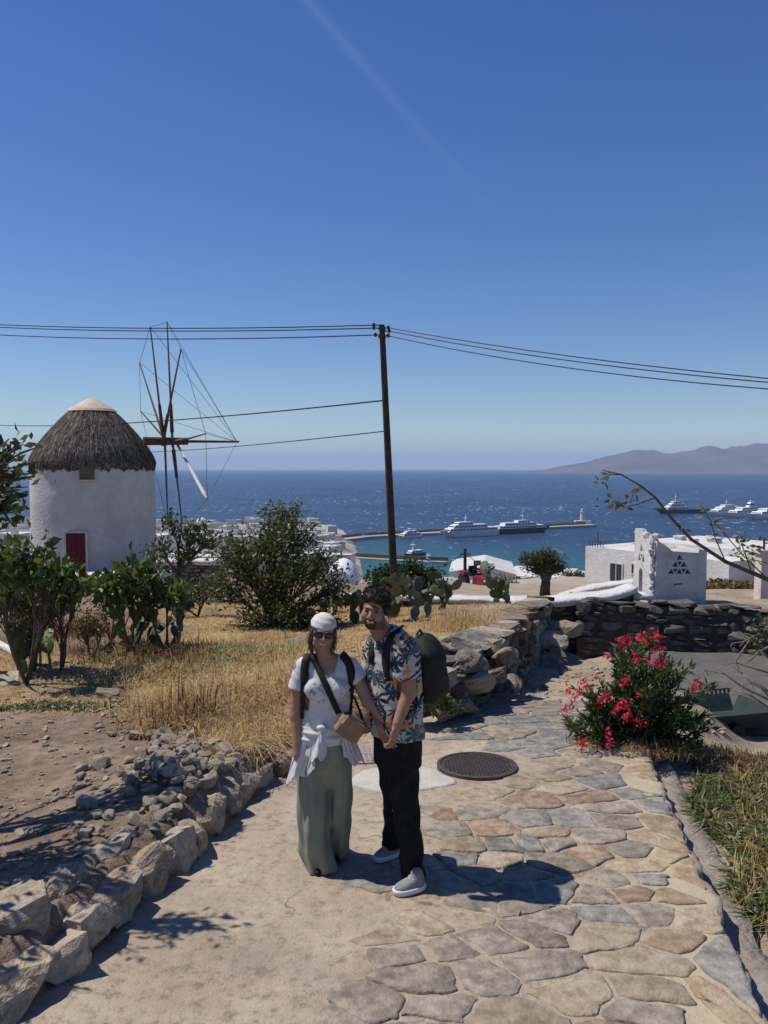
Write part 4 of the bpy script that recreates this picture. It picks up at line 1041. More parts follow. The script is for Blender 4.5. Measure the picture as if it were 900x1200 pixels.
RT = ('small white flat roofed house on the slope beyond the gate post', 'white houses on the slope beyond the gate post')
c0 = cnt
for k in range(500):
    if cnt > c0 + 34: break
    d = 95 + 330 * r.random() ** 1.2; try_house(r.uniform(822, 1010), d, *RT, .8)
for k in range(200):
    if cnt > c0 + 52: break
    d = 110 + 200 * r.random(); try_house(r.uniform(395, 700), d, 'low white house on the hillside above the bay', 'white houses above the bay')
# domes of churches in the far town
for px, py, d, rr in [(236, 607, 640, 5.0), (205, 622, 420, 3.2)]:
    p = W(px, py, d); o = empty('church', (p.x, d, hz(p.x, d))); tag(o, 'white church with a round dome in the town by the sea' if d > 500 else 'white chapel with a small dome among the town roofs', 'church')
    hh = max(3, p.z - rr - o.location.z)
    MB().box((-rr * 1.3, -rr * 1.3, -3), (rr * 1.3, rr * 1.3, hh)).build('wall', mt['white'], o)
    MB().lathe([(rr * math.cos(a), hh + rr * math.sin(a)) for a in np.linspace(0, 1.5, 7)], n=18).build('dome', mt['white'], o, smooth=True)

# villa behind the gate post
vy = 50.0
def vbox(mb, x0, x1, yt, yb, y, dep, zb=None):
    a, c = W(x0, yt, y), W(x1, yb, y); mb.box((a.x, y, (c.z if zb is None else zb)), (c.x, y + dep, a.z)); return a, c
v0 = W(686, 682, vy); villa = empty('villa', (v0.x, vy, v0.z), -1.0); tag(villa, 'white cubic villa with roof terrace behind the gate post', 'house')
mb = MB(); vbox(mb, 686, 870, 640, 684, vy, 9, v0.z - 4); o = mb.build('wall', mt['white'], villa); o.location = -villa.location
mb = MB(); vbox(mb, 722, 870, 628, 640.2, vy + 2, 6); o = mb.build('upper_storey', mt['white'], villa); o.location = -villa.location
for nm, x0, x1, yt, yb, yy, m in [('window', 724, 740, 656, 676, vy, mt['glass']), ('window', 730, 742, 633, 639, vy + 2, mt['glass']), ('window', 754, 762, 654, 664, vy, mt['glass'])]:
    mb = MB(); a, c = W(x0, yt, yy), W(x1, yb, yy); mb.box((a.x, yy - .03, c.z), (c.x, yy + .2, a.z)); o = mb.build(nm, m, villa); o.location = -villa.location
    f = MB(); t = .07
    f.box((a.x - t, yy - .06, c.z - t), (a.x, yy + .1, a.z + t)); f.box((c.x, yy - .06, c.z - t), (c.x + t, yy + .1, a.z + t)); f.box((a.x, yy - .06, a.z), (c.x, yy + .1, a.z + t)); f.box((a.x, yy - .06, c.z - t), (c.x, yy + .1, c.z)); f.box(((a.x + c.x) / 2 - .025, yy - .058, c.z), ((a.x + c.x) / 2 + .025, yy + .1, a.z))
    f.build('frame', mt['white_worn'], o)
rl = MB()
for px in range(688, 712, 4): p = W(px, 640, vy + .2); rl.box((p.x - .02, vy + .2, p.z), (p.x + .02, vy + .24, p.z + .35))
a = W(688, 640, vy + .2); c = W(712, 640, vy + .2); rl.box((a.x, vy + .2, a.z + .35), (c.x, vy + .24, a.z + .40)); o = rl.build('railing', mt['iron'], villa); o.location = -villa.location
p = W(703, 641, vy); mb = MB().tube([(p.x, vy + .1, p.z), (p.x, vy + .1, p.z + 1.0)], .03); o = mb.build('antenna', mt['iron'], villa); o.location = -villa.location
for px, yt, w_c in [(735, 622, .5), (752, 624, .35), (775, 621, .6)]:
    p = W(px, 628, vy + 4); t_ = W(px, yt, vy + 4); mb = MB().box((p.x - w_c / 2, vy + 4, p.z - .1), (p.x + w_c / 2, vy + 4 + w_c, t_.z)).box((p.x - w_c / 2 - .06, vy + 3.94, t_.z + .003), (p.x + w_c / 2 + .06, vy + 4.06 + w_c, t_.z + .1)); o = mb.build('chimney', mt['white'], villa); o.location = -villa.location
# low white house by the thin pole
v0 = W(527, 692, 52); hs_ = empty('cottage', (v0.x, 52, v0.z), -.12); tag(hs_, 'low white cottage with sloping roof terrace beside the thin pole', 'house')
a, c = W(526, 670, 52), W(604, 693, 52); up_ = W(560, 663, 52).z; e2 = W(604, 672, 52).z
mb = MB().prism([(a.x, 0), (c.x, 0), (c.x, 1), (a.x, 1)], 0, 1)
vs = [(a.x, 52, c.z - 3), (c.x, 52, c.z - 3), (c.x, 52, e2), ((a.x * .45 + c.x * .55), 52, up_), (a.x, 52, a.z)]; vs = [Vector(v) for v in vs]; vs += [v + Vector((0, 7, 0)) for v in vs]
mb = MB().add(vs, [(0, 1, 2, 3, 4), (9, 8, 7, 6, 5), (0, 5, 6, 1), (1, 6, 7, 2), (2, 7, 8, 3), (3, 8, 9, 4), (4, 9, 5, 0)]); o = mb.build('wall', mt['white'], hs_); o.location = -hs_.location
mb = MB(); p = W(532, 680, 52); q_ = W(539, 692, 52); mb.box((p.x, 51.95, q_.z), (q_.x, 52.2, p.z)); o = mb.build('door', mt['shutter'], hs_); o.location = -hs_.location
p = W(557, 663, 53); mb = MB().box((p.x - .25, 53, p.z - .2), (p.x + .25, 53.4, p.z + .35)); o = mb.build('chimney', mt['iron'], hs_); o.location = -hs_.location
p = W(570, 664, 53); mb = MB().box((p.x - .2, 53, p.z - .4), (p.x + .2, 53.4, p.z + .2)).box((p.x - .28, 52.9, p.z + .202), (p.x + .28, 53.5, p.z + .28)); o = mb.build('chimney', mt['white'], hs_); o.location = -hs_.location
for x0, x1, yt, yb, y_, lab in [(585, 660, 676, 694, 60, 'white garden house half hidden behind the olive tree'), (613, 640, 669, 690, 70, 'small white hut left of the olive tree'), (655, 690, 682, 696, 58, 'low white terrace block between olive tree and villa'), (828, 862, 648, 684, 60, 'cream flat roofed house right of the gate post'), (858, 905, 655, 690, 48, 'white house with round water tank by the pillar')]:
    a, c = W(x0, yt, y_), W(x1, yb, y_); rt = empty('house', (a.x, y_, c.z), -math.atan2(a.x, y_) - .25); tag(rt, lab, 'house'); w_ = c.x - a.x; h_ = a.z - c.z
    MB().box((0, 0, -4), (w_, 6, h_)).build('wall', mt['white'], rt); MB().box((-.08, -.08, h_ + .003), (w_ + .08, 6.08, h_ + .16)).build('roof_slab', mt['white_worn'], rt)
    MB().box((w_ * .3, -.03, h_ * .25), (w_ * .3 + .9, .2, h_ * .25 + 1.0)).build('window', mt['glass'], rt)
p = W(846, 690, 30)
# vaulted chapel end behind the bush
YD = 40; a = W(374, 699, YD); rad = 22.5 * YD / 920; ch = empty('chapel', (W(396, 700, YD).x, YD, a.z)); tag(ch, 'shade tinted white rounded chapel vault behind the big bush', 'chapel')
hh = (W(396, 667, YD).z - a.z); vs = []; fs = []; K = 20
for j, dy in enumerate((0, .25, 5)):
    sc_ = .96 if j == 0 else 1
    for i in range(K + 1):
        t = -1 + 2 * i / K; vs.append((rad * t * sc_, dy, hh * sc_ * (1 - abs(t) ** 2.2) ** .62 if abs(t) < 1 else 0))
for j in range(2): fs += [(j * (K + 1) + i, j * (K + 1) + i + 1, (j + 1) * (K + 1) + i + 1, (j + 1) * (K + 1) + i) for i in range(K)]
fs += [tuple(range(K, -1, -1))]; lw = M('shade_tinted_lime', [(.66, .67, .72), (.74, .75, .79)], 3, .9, .4, 14, 0, .1)  # white lime wall, with the lavender of its shade mixed into the colour
MB().add(vs, fs).build('vault', lw, ch); MB().box((-rad * 1.1, -.12, -2.5), (rad * 1.1, 5, -.003)).build('wall', lw, ch)

# ------------------------------------------------------------------ tractor behind the wall
ty = 43.0; tb = W(562, 697, ty); trd = M('faded_red_paint', [(.13, .014, .016), (.2, .03, .03)], 5, .55, .2, 20, 0, .3)
tr = empty('tractor', (tb.x, ty, tb.z), 0.3); tag(tr, 'dark red farm tractor parked beside the cottage', 'tractor')
MB().box((-.32, -1.3, .55), (.32, .3, 1.05), taper=.92).build('bonnet', trd, tr); MB().box((-.3, -1.36, .5), (.3, -1.302, 1.0)).build('grille', mt['black'], tr)
for s in (-1, 1):
    w_ = MB(); w_.lathe([(.3, -.14), (.58, -.13), (.6, 0), (.58, .13), (.3, .14)], n=20)
    o = w_.build('rear_wheel', mt['black'], tr); o.location = (s * .62, .75, .58); o.rotation_euler = (0, math.pi / 2, 0)
    MB().lathe([(.3, -.1), (.1, -.05), (.1, .05), (.3, .1)], n=14).build('rim', trd, o)
    o = MB().lathe([(.15, -.09), (.33, -.08), (.35, 0), (.33, .08), (.15, .09)], n=16).build('front_wheel', mt['black'], tr); o.location = (s * .55, -1.0, .34); o.rotation_euler = (0, math.pi / 2, 0)
    MB().box((s * .62 - .2, .35, 1.1), (s * .62 + .2, 1.2, 1.24), taper=.85).build('mudguard', trd, tr)
    MB().lathe([(.09, 0), (.1, .04), (.06, .1)], (s * .25, -1.3, .9), 10).build('headlight', mt['white_worn'], tr)
MB().box((-.25, .55, .95), (.25, .95, 1.1)).box((-.25, .93, 1.1), (.25, 1.0, 1.5)).build('seat', mt['black'], tr)
MB().tube([(.12, -.5, 1.0), (.12, -.5, 1.75)], .045, 8).build('exhaust', mt['black'], tr)
MB().tube([(0, .3, 1.0), (0, .42, 1.35)], .025, 6).lathe([(.18, 0), (.2, .03), (.18, .05)], (0, .42, 1.34), 14, cap=False).build('steering_wheel', mt['black'], tr)

# ------------------------------------------------------------------ harbour
qm = M('quay_concrete', [(.30, .27, .23), (.42, .38, .33)], .05, .95, 0, None, 0, .1)
def pier(label, pts, wid, top):
    mb = MB(); pts = [Vector((p.x, p.y, 0)) for p in pts]; vs = []; fs = []
    for i, p in enumerate(pts):
        t = (pts[min(i + 1, len(pts) - 1)] - pts[max(0, i - 1)]).normalized(); n = Vector((t.y, -t.x, 0))
        for s, z in ((-1, SEA_Z - 3), (1, SEA_Z - 3), (1, SEA_Z + top), (-1, SEA_Z + top)): vs.append(p + n * (wid / 2 * s) + Vector((0, 0, z)))
    for i in range(len(pts) - 1): fs += [(i * 4 + k, i * 4 + (k + 1) % 4, i * 4 + 4 + (k + 1) % 4, i * 4 + 4 + k) for k in range(4)]
    fs += [(3, 2, 1, 0), tuple(len(vs) - 4 + k for k in range(4))]
    root = empty('pier', pts[0] + Vector((0, 0, SEA_Z))); tag(root, label, 'pier'); mb.add([v - root.location for v in vs], fs).build('quay', qm, root)
    mb = MB()
    for i in range(len(pts) - 1):
        t = (pts[i + 1] - pts[i]); n = Vector((t.y, -t.x, 0)).normalized()
        if n.y < 0: n = -n
        a, c = pts[i] + n * (wid / 2 - 1.2), pts[i + 1] + n * (wid / 2 - 1.2); o_ = n * 1.1; z0, z1 = Vector((0, 0, SEA_Z + top + .01)), Vector((0, 0, SEA_Z + top + 2.2))
        vs = [a + z0, c + z0, c + o_ + z0, a + o_ + z0, a + z1, c + z1, c + o_ + z1, a + o_ + z1]
        mb.add([v - root.location for v in vs], [(3, 2, 1, 0), (4, 5, 6, 7), (0, 1, 5, 4), (1, 2, 6, 5), (2, 3, 7, 6), (3, 0, 4, 7)])
    mb.build('breakwater_wall', mt['rock_dark'], root); return root
S = lambda px, py: WZ(px, py, SEA_Z)
pier('long grey harbour breakwater with ferries moored along it', [S(350, 643), S(378, 637), S(430, 631), S(515, 626), S(600, 621.5), S(694, 617)], 12, 2.0)
pier('small inner jetty with fishing boats on the turquoise water', [S(385, 652), S(420, 655), S(470, 658), S(524, 660)], 6, 1.0)
pier('outer quay with motor yachts moored along it', [S(800, 600.5), S(850, 601.5), S(1000, 604)], 14, 2.2)
lh_ = S(682, 616.5); lt = empty('harbour_light', (lh_.x, lh_.y, SEA_Z + 2)); tag(lt, 'small white harbour light tower at the end of the breakwater', 'lighthouse')
MB().box((-7, -3, 0), (8, 3, 3.2)).build('base_building', mt['white'], lt); MB().lathe([(2.0, 3.2), (1.5, 11), (2.1, 11.2), (2.1, 11.8), (1.2, 11.9), (1.1, 14), (.2, 15)], n=14).build('tower', mt['white'], lt, smooth=False)
navy = M('navy_hull', [(.012, .018, .035), (.02, .028, .05)], .2, .4, 0, None, 0, .4)
hullw = M('white_hull', [(.62, .64, .63), (.74, .75, .74)], .2, .4, 0, None, 0, .3)
def ship(label, pa, pb, beam, hullh, hm_, decks, mast, cat, bow_first=True, group=None, rake=.16):
    "hull from bow pa to stern pb on the water; decks: list of (t0,t1,z0,z1,width share)"
    a, b_ = Vector((pa.x, pa.y, 0)), Vector((pb.x, pb.y, 0)); L = (b_ - a).length; ang = math.atan2((b_ - a).y, (b_ - a).x)
    root = empty('ship', (a.x, a.y, SEA_Z), ang); tag(root, label, cat, group)
    vs = []; fs = []; N = 14
    for i in range(N + 1):
        t = i / N; w = beam / 2 * min(1, (t / .35) ** .6 if t > 0 else 0.02); w = max(w, .05); sheer = hullh * (1 + .35 * (1 - t) ** 3)
        xo = L * t - L * rake * .0
        bow = L * rake * max(0, (1 - t / .3)) if t < .3 else 0
        for s, z, k, dx in ((-1, -1.5, .75, bow), (-1, hullh * .25, .92, bow * .7), (-1, sheer, 1, 0), (1, sheer, 1, 0), (1, hullh * .25, .92, bow * .7), (1, -1.5, .75, bow)): vs.append((xo + dx, s * w * k, z))
    for i in range(N): fs += [(i * 6 + k, i * 6 + (k + 1) % 6, i * 6 + 6 + (k + 1) % 6, i * 6 + 6 + k) for k in range(6)]
    fs += [(5, 4, 3, 2, 1, 0), tuple(N * 6 + k for k in range(6))]
    MB().add(vs, fs).build('hull', hm_, root)
    for (t0, t1, z0, z1, ws) in decks:
        w = beam / 2 * ws; x0, x1 = L * t0, L * t1; rk = (z1 - z0) * .9
        vs = [(x0, -w, z0), (x1, -w, z0), (x1, w, z0), (x0, w, z0), (x0 + rk, -w * .94, z1), (x1 - rk * .2, -w * .94, z1), (x1 - rk * .2, w * .94, z1), (x0 + rk, w * .94, z1)]
        dk = MB().add(vs, [(3, 2, 1, 0), (4, 5, 6, 7), (0, 1, 5, 4), (1, 2, 6, 5), (2, 3, 7, 6), (3, 0, 4, 7)]).build('deckhouse', hullw, root)
        zc = (z0 + z1) / 2; hh = (z1 - z0) * .2; wb = MB()
        n_w = max(3, int((x1 - x0) / 3.2))
        for s in (-1, 1):
            for q in range(n_w):
                xa = x0 + rk * .75 + (x1 - x0 - rk) * q / n_w; xb = xa + (x1 - x0 - rk) / n_w * .72; wb.box((xa, s * w * .975 - .08, zc - hh), (xb, s * w * .975 + .08, zc + hh))
        wb.box((x0 + rk * .35, -w * .8, zc - hh), (x0 + rk * .62, w * .8, zc + hh)); wb.build('window_band', mt['glass'], dk)
    x, z0, z1 = mast; mb = MB().tube([(L * x, 0, z0), (L * x + .8, 0, z1)], [.5, .18], 6).box((L * x - .1, -2, (z0 + z1) / 2), (L * x + 1.6, 2, (z0 + z1) / 2 + .35))
    mb.build('mast', hullw, root); return root
ship('white passenger ferry with raked bow moored at the breakwater', S(514, 630.5), S(581, 627), 10, 4.6, hullw, [(.12, .98, 4.6, 7.2, .95), (.2, .8, 7.2, 9.8, .85), (.28, .55, 9.8, 12, .7)], (.45, 12, 18), 'ferry')
ship('ferry with navy blue hull and white upper decks at the breakwater', S(646, 623), S(578, 626), 10, 4.4, navy, [(.14, .95, 4.4, 6.8, .95), (.3, .85, 6.8, 9.2, .8), (.4, .62, 9.2, 11, .6)], (.5, 11, 18), 'ferry')
ship('small white tour boat moored at the breakwater behind the pole', S(466, 632), S(492, 630), 6, 2.2, hullw, [(.15, .95, 2.2, 4.4, .9), (.3, .8, 4.4, 6, .7)], (.5, 6, 9), 'boat')
ship('wooden excursion boat with awning off the inner jetty', S(473, 653), S(496, 650), 4.5, 1.8, mt['wood'], [(.25, .9, 1.8, 3.6, .8)], (.45, 3.6, 10), 'boat')
ship('white fishing boat tied to the inner jetty', S(493, 660), S(508, 660.5), 3, 1.2, hullw, [(.4, .75, 1.2, 2.8, .6)], (.5, 2.8, 6), 'boat')
ship('dark grey superyacht with tall black superstructure off the outer quay', S(766, 602), S(828, 601), 12, 5, navy, [(.2, .62, 5, 8.5, .9), (.26, .55, 8.5, 12, .75), (.32, .5, 12, 15, .6)], (.4, 15, 26), 'yacht')
ship('white motor yacht with three decks and radar mast at the quay', S(826, 605.5), S(874, 602.5), 11, 4.8, hullw, [(.2, .9, 4.8, 7.6, .9), (.3, .8, 7.6, 10.4, .8), (.4, .65, 10.4, 12.6, .6)], (.5, 12.6, 20), 'yacht')
ship('white motor yacht with swept back upper deck at the quay', S(846, 607), S(892, 603.5), 11, 4.8, hullw, [(.25, .95, 4.8, 7.6, .9), (.4, .85, 7.6, 10.4, .75), (.62, .8, 10.4, 16, .35)], (.7, 16, 19), 'yacht')
ship('broad white yacht at the end of the outer quay', S(874, 609.5), S(925, 605), 13, 5.2, hullw, [(.22, .9, 5.2, 8.2, .9), (.35, .8, 8.2, 11, .75)], (.55, 11, 17), 'yacht')
ship('tiny white ship far out near the horizon', S(546, 552.6), S(534, 552.6), 26, 14, hullw, [(.3, .7, 14, 30, .6)], (.5, 30, 44), 'ship')

# ------------------------------------------------------------------ plants
def unit(v): return v / np.maximum(np.linalg.norm(v, axis=-1, keepdims=True), 1e-9)
def kites(P, D, L, Wd, g, bend=0.15):
    "one four-cornered leaf per row: base, two sides, tip"
    n = len(P); D = unit(D); S_ = unit(np.cross(D, g.normal(size=(n, 3)))); N_ = np.cross(D, S_)
    L = np.broadcast_to(L, (n,))[:, None]; Wd = np.broadcast_to(Wd, (n,))[:, None]
    mid = P + D * L * .48 + N_ * L * bend * .5
    V = np.stack([P, mid + S_ * Wd * .5, P + D * L - N_ * L * bend * .4, mid - S_ * Wd * .5], 1)
    return V.reshape(-1, 3), np.arange(4 * n).reshape(n, 4)
def leaf_mesh(name, P, D, L, Wd, g, weights, bend=.15):
    V, Fq = kites(P, D, L, Wd, g, bend); w = np.array(weights, float); w /= w.sum()
    return mesh_np(name, V, Fq, g.choice(len(w), size=len(P), p=w))
def curve_pts(a, b_, n, wob, r, droop=0.0):
    a, b_ = Vector(a), Vector(b_); out = []
    o = Vector((r.uniform(-1, 1), r.uniform(-1, 1), r.uniform(-.4, .6))) * (b_ - a).length * wob
    for i in range(n):
        t = i / (n - 1); out.append(a.lerp(b_, t) + o * math.sin(t * math.pi) - Vector((0, 0, droop * t * t)))
    return out
def bush(name, base, lobes, leaf, weights, mats, seed, label, cat, stem_r=.03, twigs=14, spread=.10, group=None, up=.35, stem_m=None, bend=.15, trunk=None):
    "lobes: (centre, radii, leaves). Leaves sit along real twigs inside each lobe, so gaps stay open"
    r = random.Random(seed); g = np.random.default_rng(seed); base = Vector(base)
    root = empty(name, base); tag(root, label, cat, group); st = MB(); Ps = []; Ds = []
    fork = base if trunk is None else Vector(trunk)
    if trunk is not None: st.tube([p - base for p in curve_pts(base, fork, 5, .06, r)], [stem_r * 1.7, stem_r * 1.5, stem_r * 1.35, stem_r * 1.25, stem_r * 1.2], 8)
    for (c, rad, nl) in lobes:
        c = Vector(c); rad = Vector(rad)
        m_ = curve_pts(fork, c, 6, .10, r); st.tube([p - base for p in m_], [stem_r * (1 - .14 * i) for i in range(6)], 6)
        per = max(1, int(nl / twigs))
        for k in range(twigs):
            v = Vector((r.gauss(0, 1), r.gauss(0, 1), r.gauss(0, 1))).normalized() * (r.random() ** .4)
            tip = c + Vector((v.x * rad.x, v.y * rad.y, v.z * rad.z))
            s_ = m_[r.choice([2, 3, 4, 5])] if len(lobes) > 1 else m_[r.choice([1, 2, 3, 4, 5])]
            tw = curve_pts(s_, tip, 5, .12, r); st.tube([p - base for p in tw], [stem_r * .45, stem_r * .36, stem_r * .28, stem_r * .2, stem_r * .1], 4, cap=False)
            t = .35 + .65 * g.random(per) ** .7
            a_ = np.array([list(p) for p in tw]); f_ = t * 4; i0 = np.minimum(f_.astype(int), 3); fr = (f_ - i0)[:, None]
            pp = a_[i0] * (1 - fr) + a_[i0 + 1] * fr + g.normal(size=(per, 3)) * spread * np.array([1, 1, .8])
            dd = g.normal(size=(per, 3)) + np.array(list((tip - s_).normalized())) * .8 + np.array([0, 0, up]); Ps.append(pp); Ds.append(dd)
    st.build('trunk' if cat == 'tree' else 'stems', stem_m or mt['bark'], root, smooth=True)
    Ps = np.concatenate(Ps) - np.array(list(base)); Ds = np.concatenate(Ds); n = len(Ps)
    L = leaf[0] * (.65 + .7 * g.random(n))
    link('crown' if cat == 'tree' else 'foliage', leaf_mesh('foliage', Ps, Ds, L, L * leaf[1], g, weights, bend), mats, root)
    return root
LA, LB, LC, LD, LO = mt['leaf_a'], mt['leaf_b'], mt['leaf_c'], mt['leaf_d'], mt['leaf_o']
def lob(px, py, y, rx, rz, n, ry=None): p = W(px, py, y); k = y / 920; return (p, (rx * k, (ry or (rx + rz) / 2) * k, rz * k), n)
YB = 13.6
bush('bush', (W(322, 740, YB).x, YB, hz(W(322, 740, YB).x, YB)),
     [lob(332, 598, YB, 26, 14, 420), lob(318, 630, YB - .2, 36, 24, 1000), lob(352, 625, YB + .3, 22, 26, 480), lob(290, 655, YB - .1, 38, 24, 900), lob(345, 668, YB - .4, 40, 26, 1100), lob(318, 690, YB - .2, 38, 30, 1000), lob(300, 725, YB - .5, 22, 18, 420), lob(352, 720, YB - .5, 34, 24, 1000), lob(382, 655, YB + .1, 22, 18, 380), lob(278, 635, YB + .2, 24, 16, 320), lob(268, 690, YB, 26, 22, 520), lob(392, 690, YB, 22, 22, 420), lob(262, 650, YB + .1, 22, 16, 260), lob(385, 725, YB - .2, 20, 16, 380)],
     (.08, .5), [4, 1.4, 2.6, 3.4], [LA, LB, LC, LD], 51, 'large straggly green and brown bush in the straw field', 'bush', .032, 26, .115)
YB = 14.6
bush('bush', (W(232, 735, YB).x, YB, hz(W(232, 735, YB).x, YB)), [lob(232, 690, YB, 34, 22, 800), lob(258, 680, YB, 26, 20, 500), lob(205, 705, YB, 22, 16, 260)], (.06, .5), [3, 2, 1, 4], [LA, LB, LC, LD], 52,
     'low dull olive brown shrub between the cactus and the big bush', 'bush', .022, 20, .08)
YB = 17.0
bush('small_tree', (W(212, 705, YB).x, YB, hz(W(212, 705, YB).x, YB)), [lob(200, 612, YB, 18, 14, 130), lob(228, 622, YB, 24, 14, 260), lob(190, 640, YB, 20, 18, 170), lob(246, 630, YB, 16, 14, 200), lob(215, 650, YB, 24, 16, 200)], (.10, .55), [3, 3, 1, 2.2], [LA, LB, LC, LD], 53,
     'thin sparse tree with half bare twigs right of the windmill', 'tree', .035, 16, .09, trunk=W(209, 672, YB))
YB = 24.5
bush('bush', (W(482, 705, YB).x, YB, hz(W(482, 705, YB).x, YB)), [lob(470, 672, YB, 30, 16, 1400), lob(500, 678, YB, 24, 15, 1100), lob(445, 680, YB, 20, 14, 800), lob(480, 690, YB, 42, 12, 1200), lob(512, 690, YB, 14, 10, 500)], (.13, .6), [2, 5, .3], [LA, LB, LC], 54,
     'dense dark green rounded bush behind the utility pole', 'bush', .05, 24, .13)
# old olive tree
YB = 30.0; ob = W(640, 700, YB)
bush('olive_tree', (ob.x, YB, ob.z - .2), [lob(622, 656, YB, 14, 11, 900), lob(640, 652, YB, 18, 10, 1100), lob(655, 664, YB, 12, 10, 800), lob(632, 664, YB, 16, 8, 600)], (.13, .26), [6, 1, 1], [LO, LB, LA], 55,
     'old olive tree with forked trunk and rounded crown', 'tree', .15, 30, .12, trunk=W(640, 682, YB), stem_m=mt['bark'])
for (px, py, y, w, h, n, lab) in [(588, 684, 44, 22, 14, 500, 'pale leafless looking shrub beside the tractor'), (672, 674, 56, 20, 7, 500, 'dark low hedge bush in front of the white terrace block'), (745, 640, 51, 5, 4, 60, 'little green plant on the villa roof'), (835, 690, 33, 14, 12, 300, 'grey green garden shrub below the white house')]:
    p = W(px, py + h, y); bush('shrub', (p.x, y, p.z - .1), [lob(px, py, y, w, h, n), lob(px + w * .5, py + h * .3, y, w * .6, h * .7, n // 2)], (.16, .45), [2, 2, .5, 3] if px == 588 else [2, 5, .5, .2], [LA, LB, LC, LD], 60 + px, lab, 'bush', .03, 14, .14)

for (px, py, y, w, h, n, wt, lab, s) in [(20, 668, 9.8, 34, 26, 900, [4, 3, 2, .6], 'leafy green bush among the prickly pears left of the windmill', .075), (70, 672, 11.4, 30, 20, 600, [3, 2, 1, 3], 'half dry bush in front of the windmill door', .06), (128, 690, 11.8, 26, 18, 500, [3, 3, 1, 2], 'straggly dark bush beneath the windmill wall', .06), (40, 720, 9.6, 26, 16, 420, [1, 1, .3, 4], 'dry brown shrub at the edge of the bare earth', .05), (105, 728, 10.6, 24, 14, 360, [1, 1, .3, 5], 'brown withered shrub in the straw below the cactus', .05), (178, 650, 18, 14, 26, 180, [2, 2, 1, 2], 'thin twiggy shrub against the windmill wall', .07)]:
    p = W(px, py + h, y); bush('bush', (p.x, y, hz(p.x, y)), [lob(px, py, y, w, h, n), lob(px + w * .6, py + h * .3, y + .2, w * .6, h * .7, n // 2), lob(px - w * .5, py + h * .4, y - .2, w * .6, h * .6, n // 2)], (s, .5), wt, [LA, LB, LC, LD], 400 + px, lab, 'bush', .018, 22, .07)
for (px, py, y, w, h, n, lab) in [(28, 650, 9.0, 30, 28, 150, 'bush with big oval glossy leaves left of the windmill door'), (70, 680, 9.6, 34, 18, 130, 'low bush with broad bright leaves below the windmill door'), (150, 672, 10.8, 34, 26, 190, 'fig like bush with broad leaves in front of the windmill'), (195, 690, 11.0, 24, 18, 90, 'broad leaved sapling right of the fig like bush')]:
    p = W(px, py + h, y); bush('broad_leaved_bush', (p.x, y, hz(p.x, y)), [lob(px, py, y, w, h, n), lob(px + w * .7, py + h * .4, y + .2, w * .6, h * .7, n // 2), lob(px - w * .6, py + h * .5, y - .2, w * .6, h * .6, n // 2)], (.15, .5), [3, 1, 5], [LA, LB, LC], 700 + px, lab, 'bush', .022, 16, .08, up=.6, bend=.3)
# foliage tree standing off to the left, its twigs hang into view and throw the dappled shade on the kerb
bush('tree', (-4.3, 4.6, hz(-4.3, 4.6)), [((-3.0, 4.6, 2.3), (.6, .9, .45), 320), ((-3.15, 5.6, 2.35), (.5, .8, .5), 260), (W(-12, 560, 5.6), (.30, .4, .32), 170), (W(-2, 590, 5.8), (.22, .3, .25), 130), (W(10, 530, 5.7), (.20, .3, .16), 60), ((-2.75, 4.5, 1.9), (.35, .5, .35), 420), ((-2.35, 4.42, 2.42), (.14, .16, .10), 120), ((-2.7, 3.7, 1.75), (.4, .5, .3), 360), ((-3.1, 3.4, 1.9), (.5, .5, .5), 260)], (.085, .5), [4, 3, 2], [LA, LB, LC], 58,
     'leafy tree with drooping twigs to the left of the bare earth', 'tree', .045, 13, .06, trunk=(-3.9, 4.8, 1.5))
# branch from a shrub right of the path
root = empty('bare_shrub', (3.55, 5.0, hz(3.55, 5.0))); tag(root, 'shrub with one long bare arching branch and few leaves', 'shrub')
r = random.Random(14); g = np.random.default_rng(14); YQ = 5.2; st = MB(); Ps = []; Ds = []
main = [Vector((3.55, 5.0, hz(3.55, 5.0))), Vector((3.3, 5.1, .9))] + [W(px, py, YQ) for px, py in ((960, 708), (900, 679), (850, 658), (810, 632), (786, 606), (768, 583), (752, 570), (728, 556), (706, 551))]
o_ = root.location
st.tube([p - o_ for p in main], [.03, .026, .02, .0155, .013, .011, .009, .0075, .006, .005, .003], 7)
for pts in ([(768, 583), (750, 590), (735, 594), (720, 588)], [(752, 570), (744, 575), (738, 590)], [(728, 556), (716, 556), (704, 562)], [(900, 679), (870, 650), (840, 615), (820, 600)], [(880, 668), (872, 645), (866, 630)], [(850, 658), (838, 630), (833, 610), (826, 600)], [(810, 632), (800, 620)], [(930, 690), (900, 660), (878, 655)]):
    st.tube([W(px, py, YQ + .05) - o_ for px, py in pts], [.005, .004, .003, .002][:len(pts)], 5)
    for px, py in pts[1:]:
        for _ in range(3): Ps.append(list(W(px + r.uniform(-5, 5), py + r.uniform(-5, 5), YQ + r.uniform(-.04, .04)) - o_)); Ds.append([r.gauss(0, 1), r.gauss(0, 1), r.gauss(0, .8) - .2])
for (px, py, n, s) in [(722, 588, 12, 9), (735, 580, 9, 7), (706, 553, 8, 6), (878, 640, 16, 10), (868, 650, 10, 8), (866, 622, 7, 7)]:
    for _ in range(n): Ps.append(list(W(px + r.gauss(0, s), py + r.gauss(0, s * .6), YQ + r.uniform(-.05, .05)) - o_)); Ds.append([r.gauss(0, 1), r.gauss(0, 1), r.gauss(0, .8)])
st.build('stems', mt['bark'], root, smooth=True); Ps = np.array(Ps); L = .035 + .03 * g.random(len(Ps))
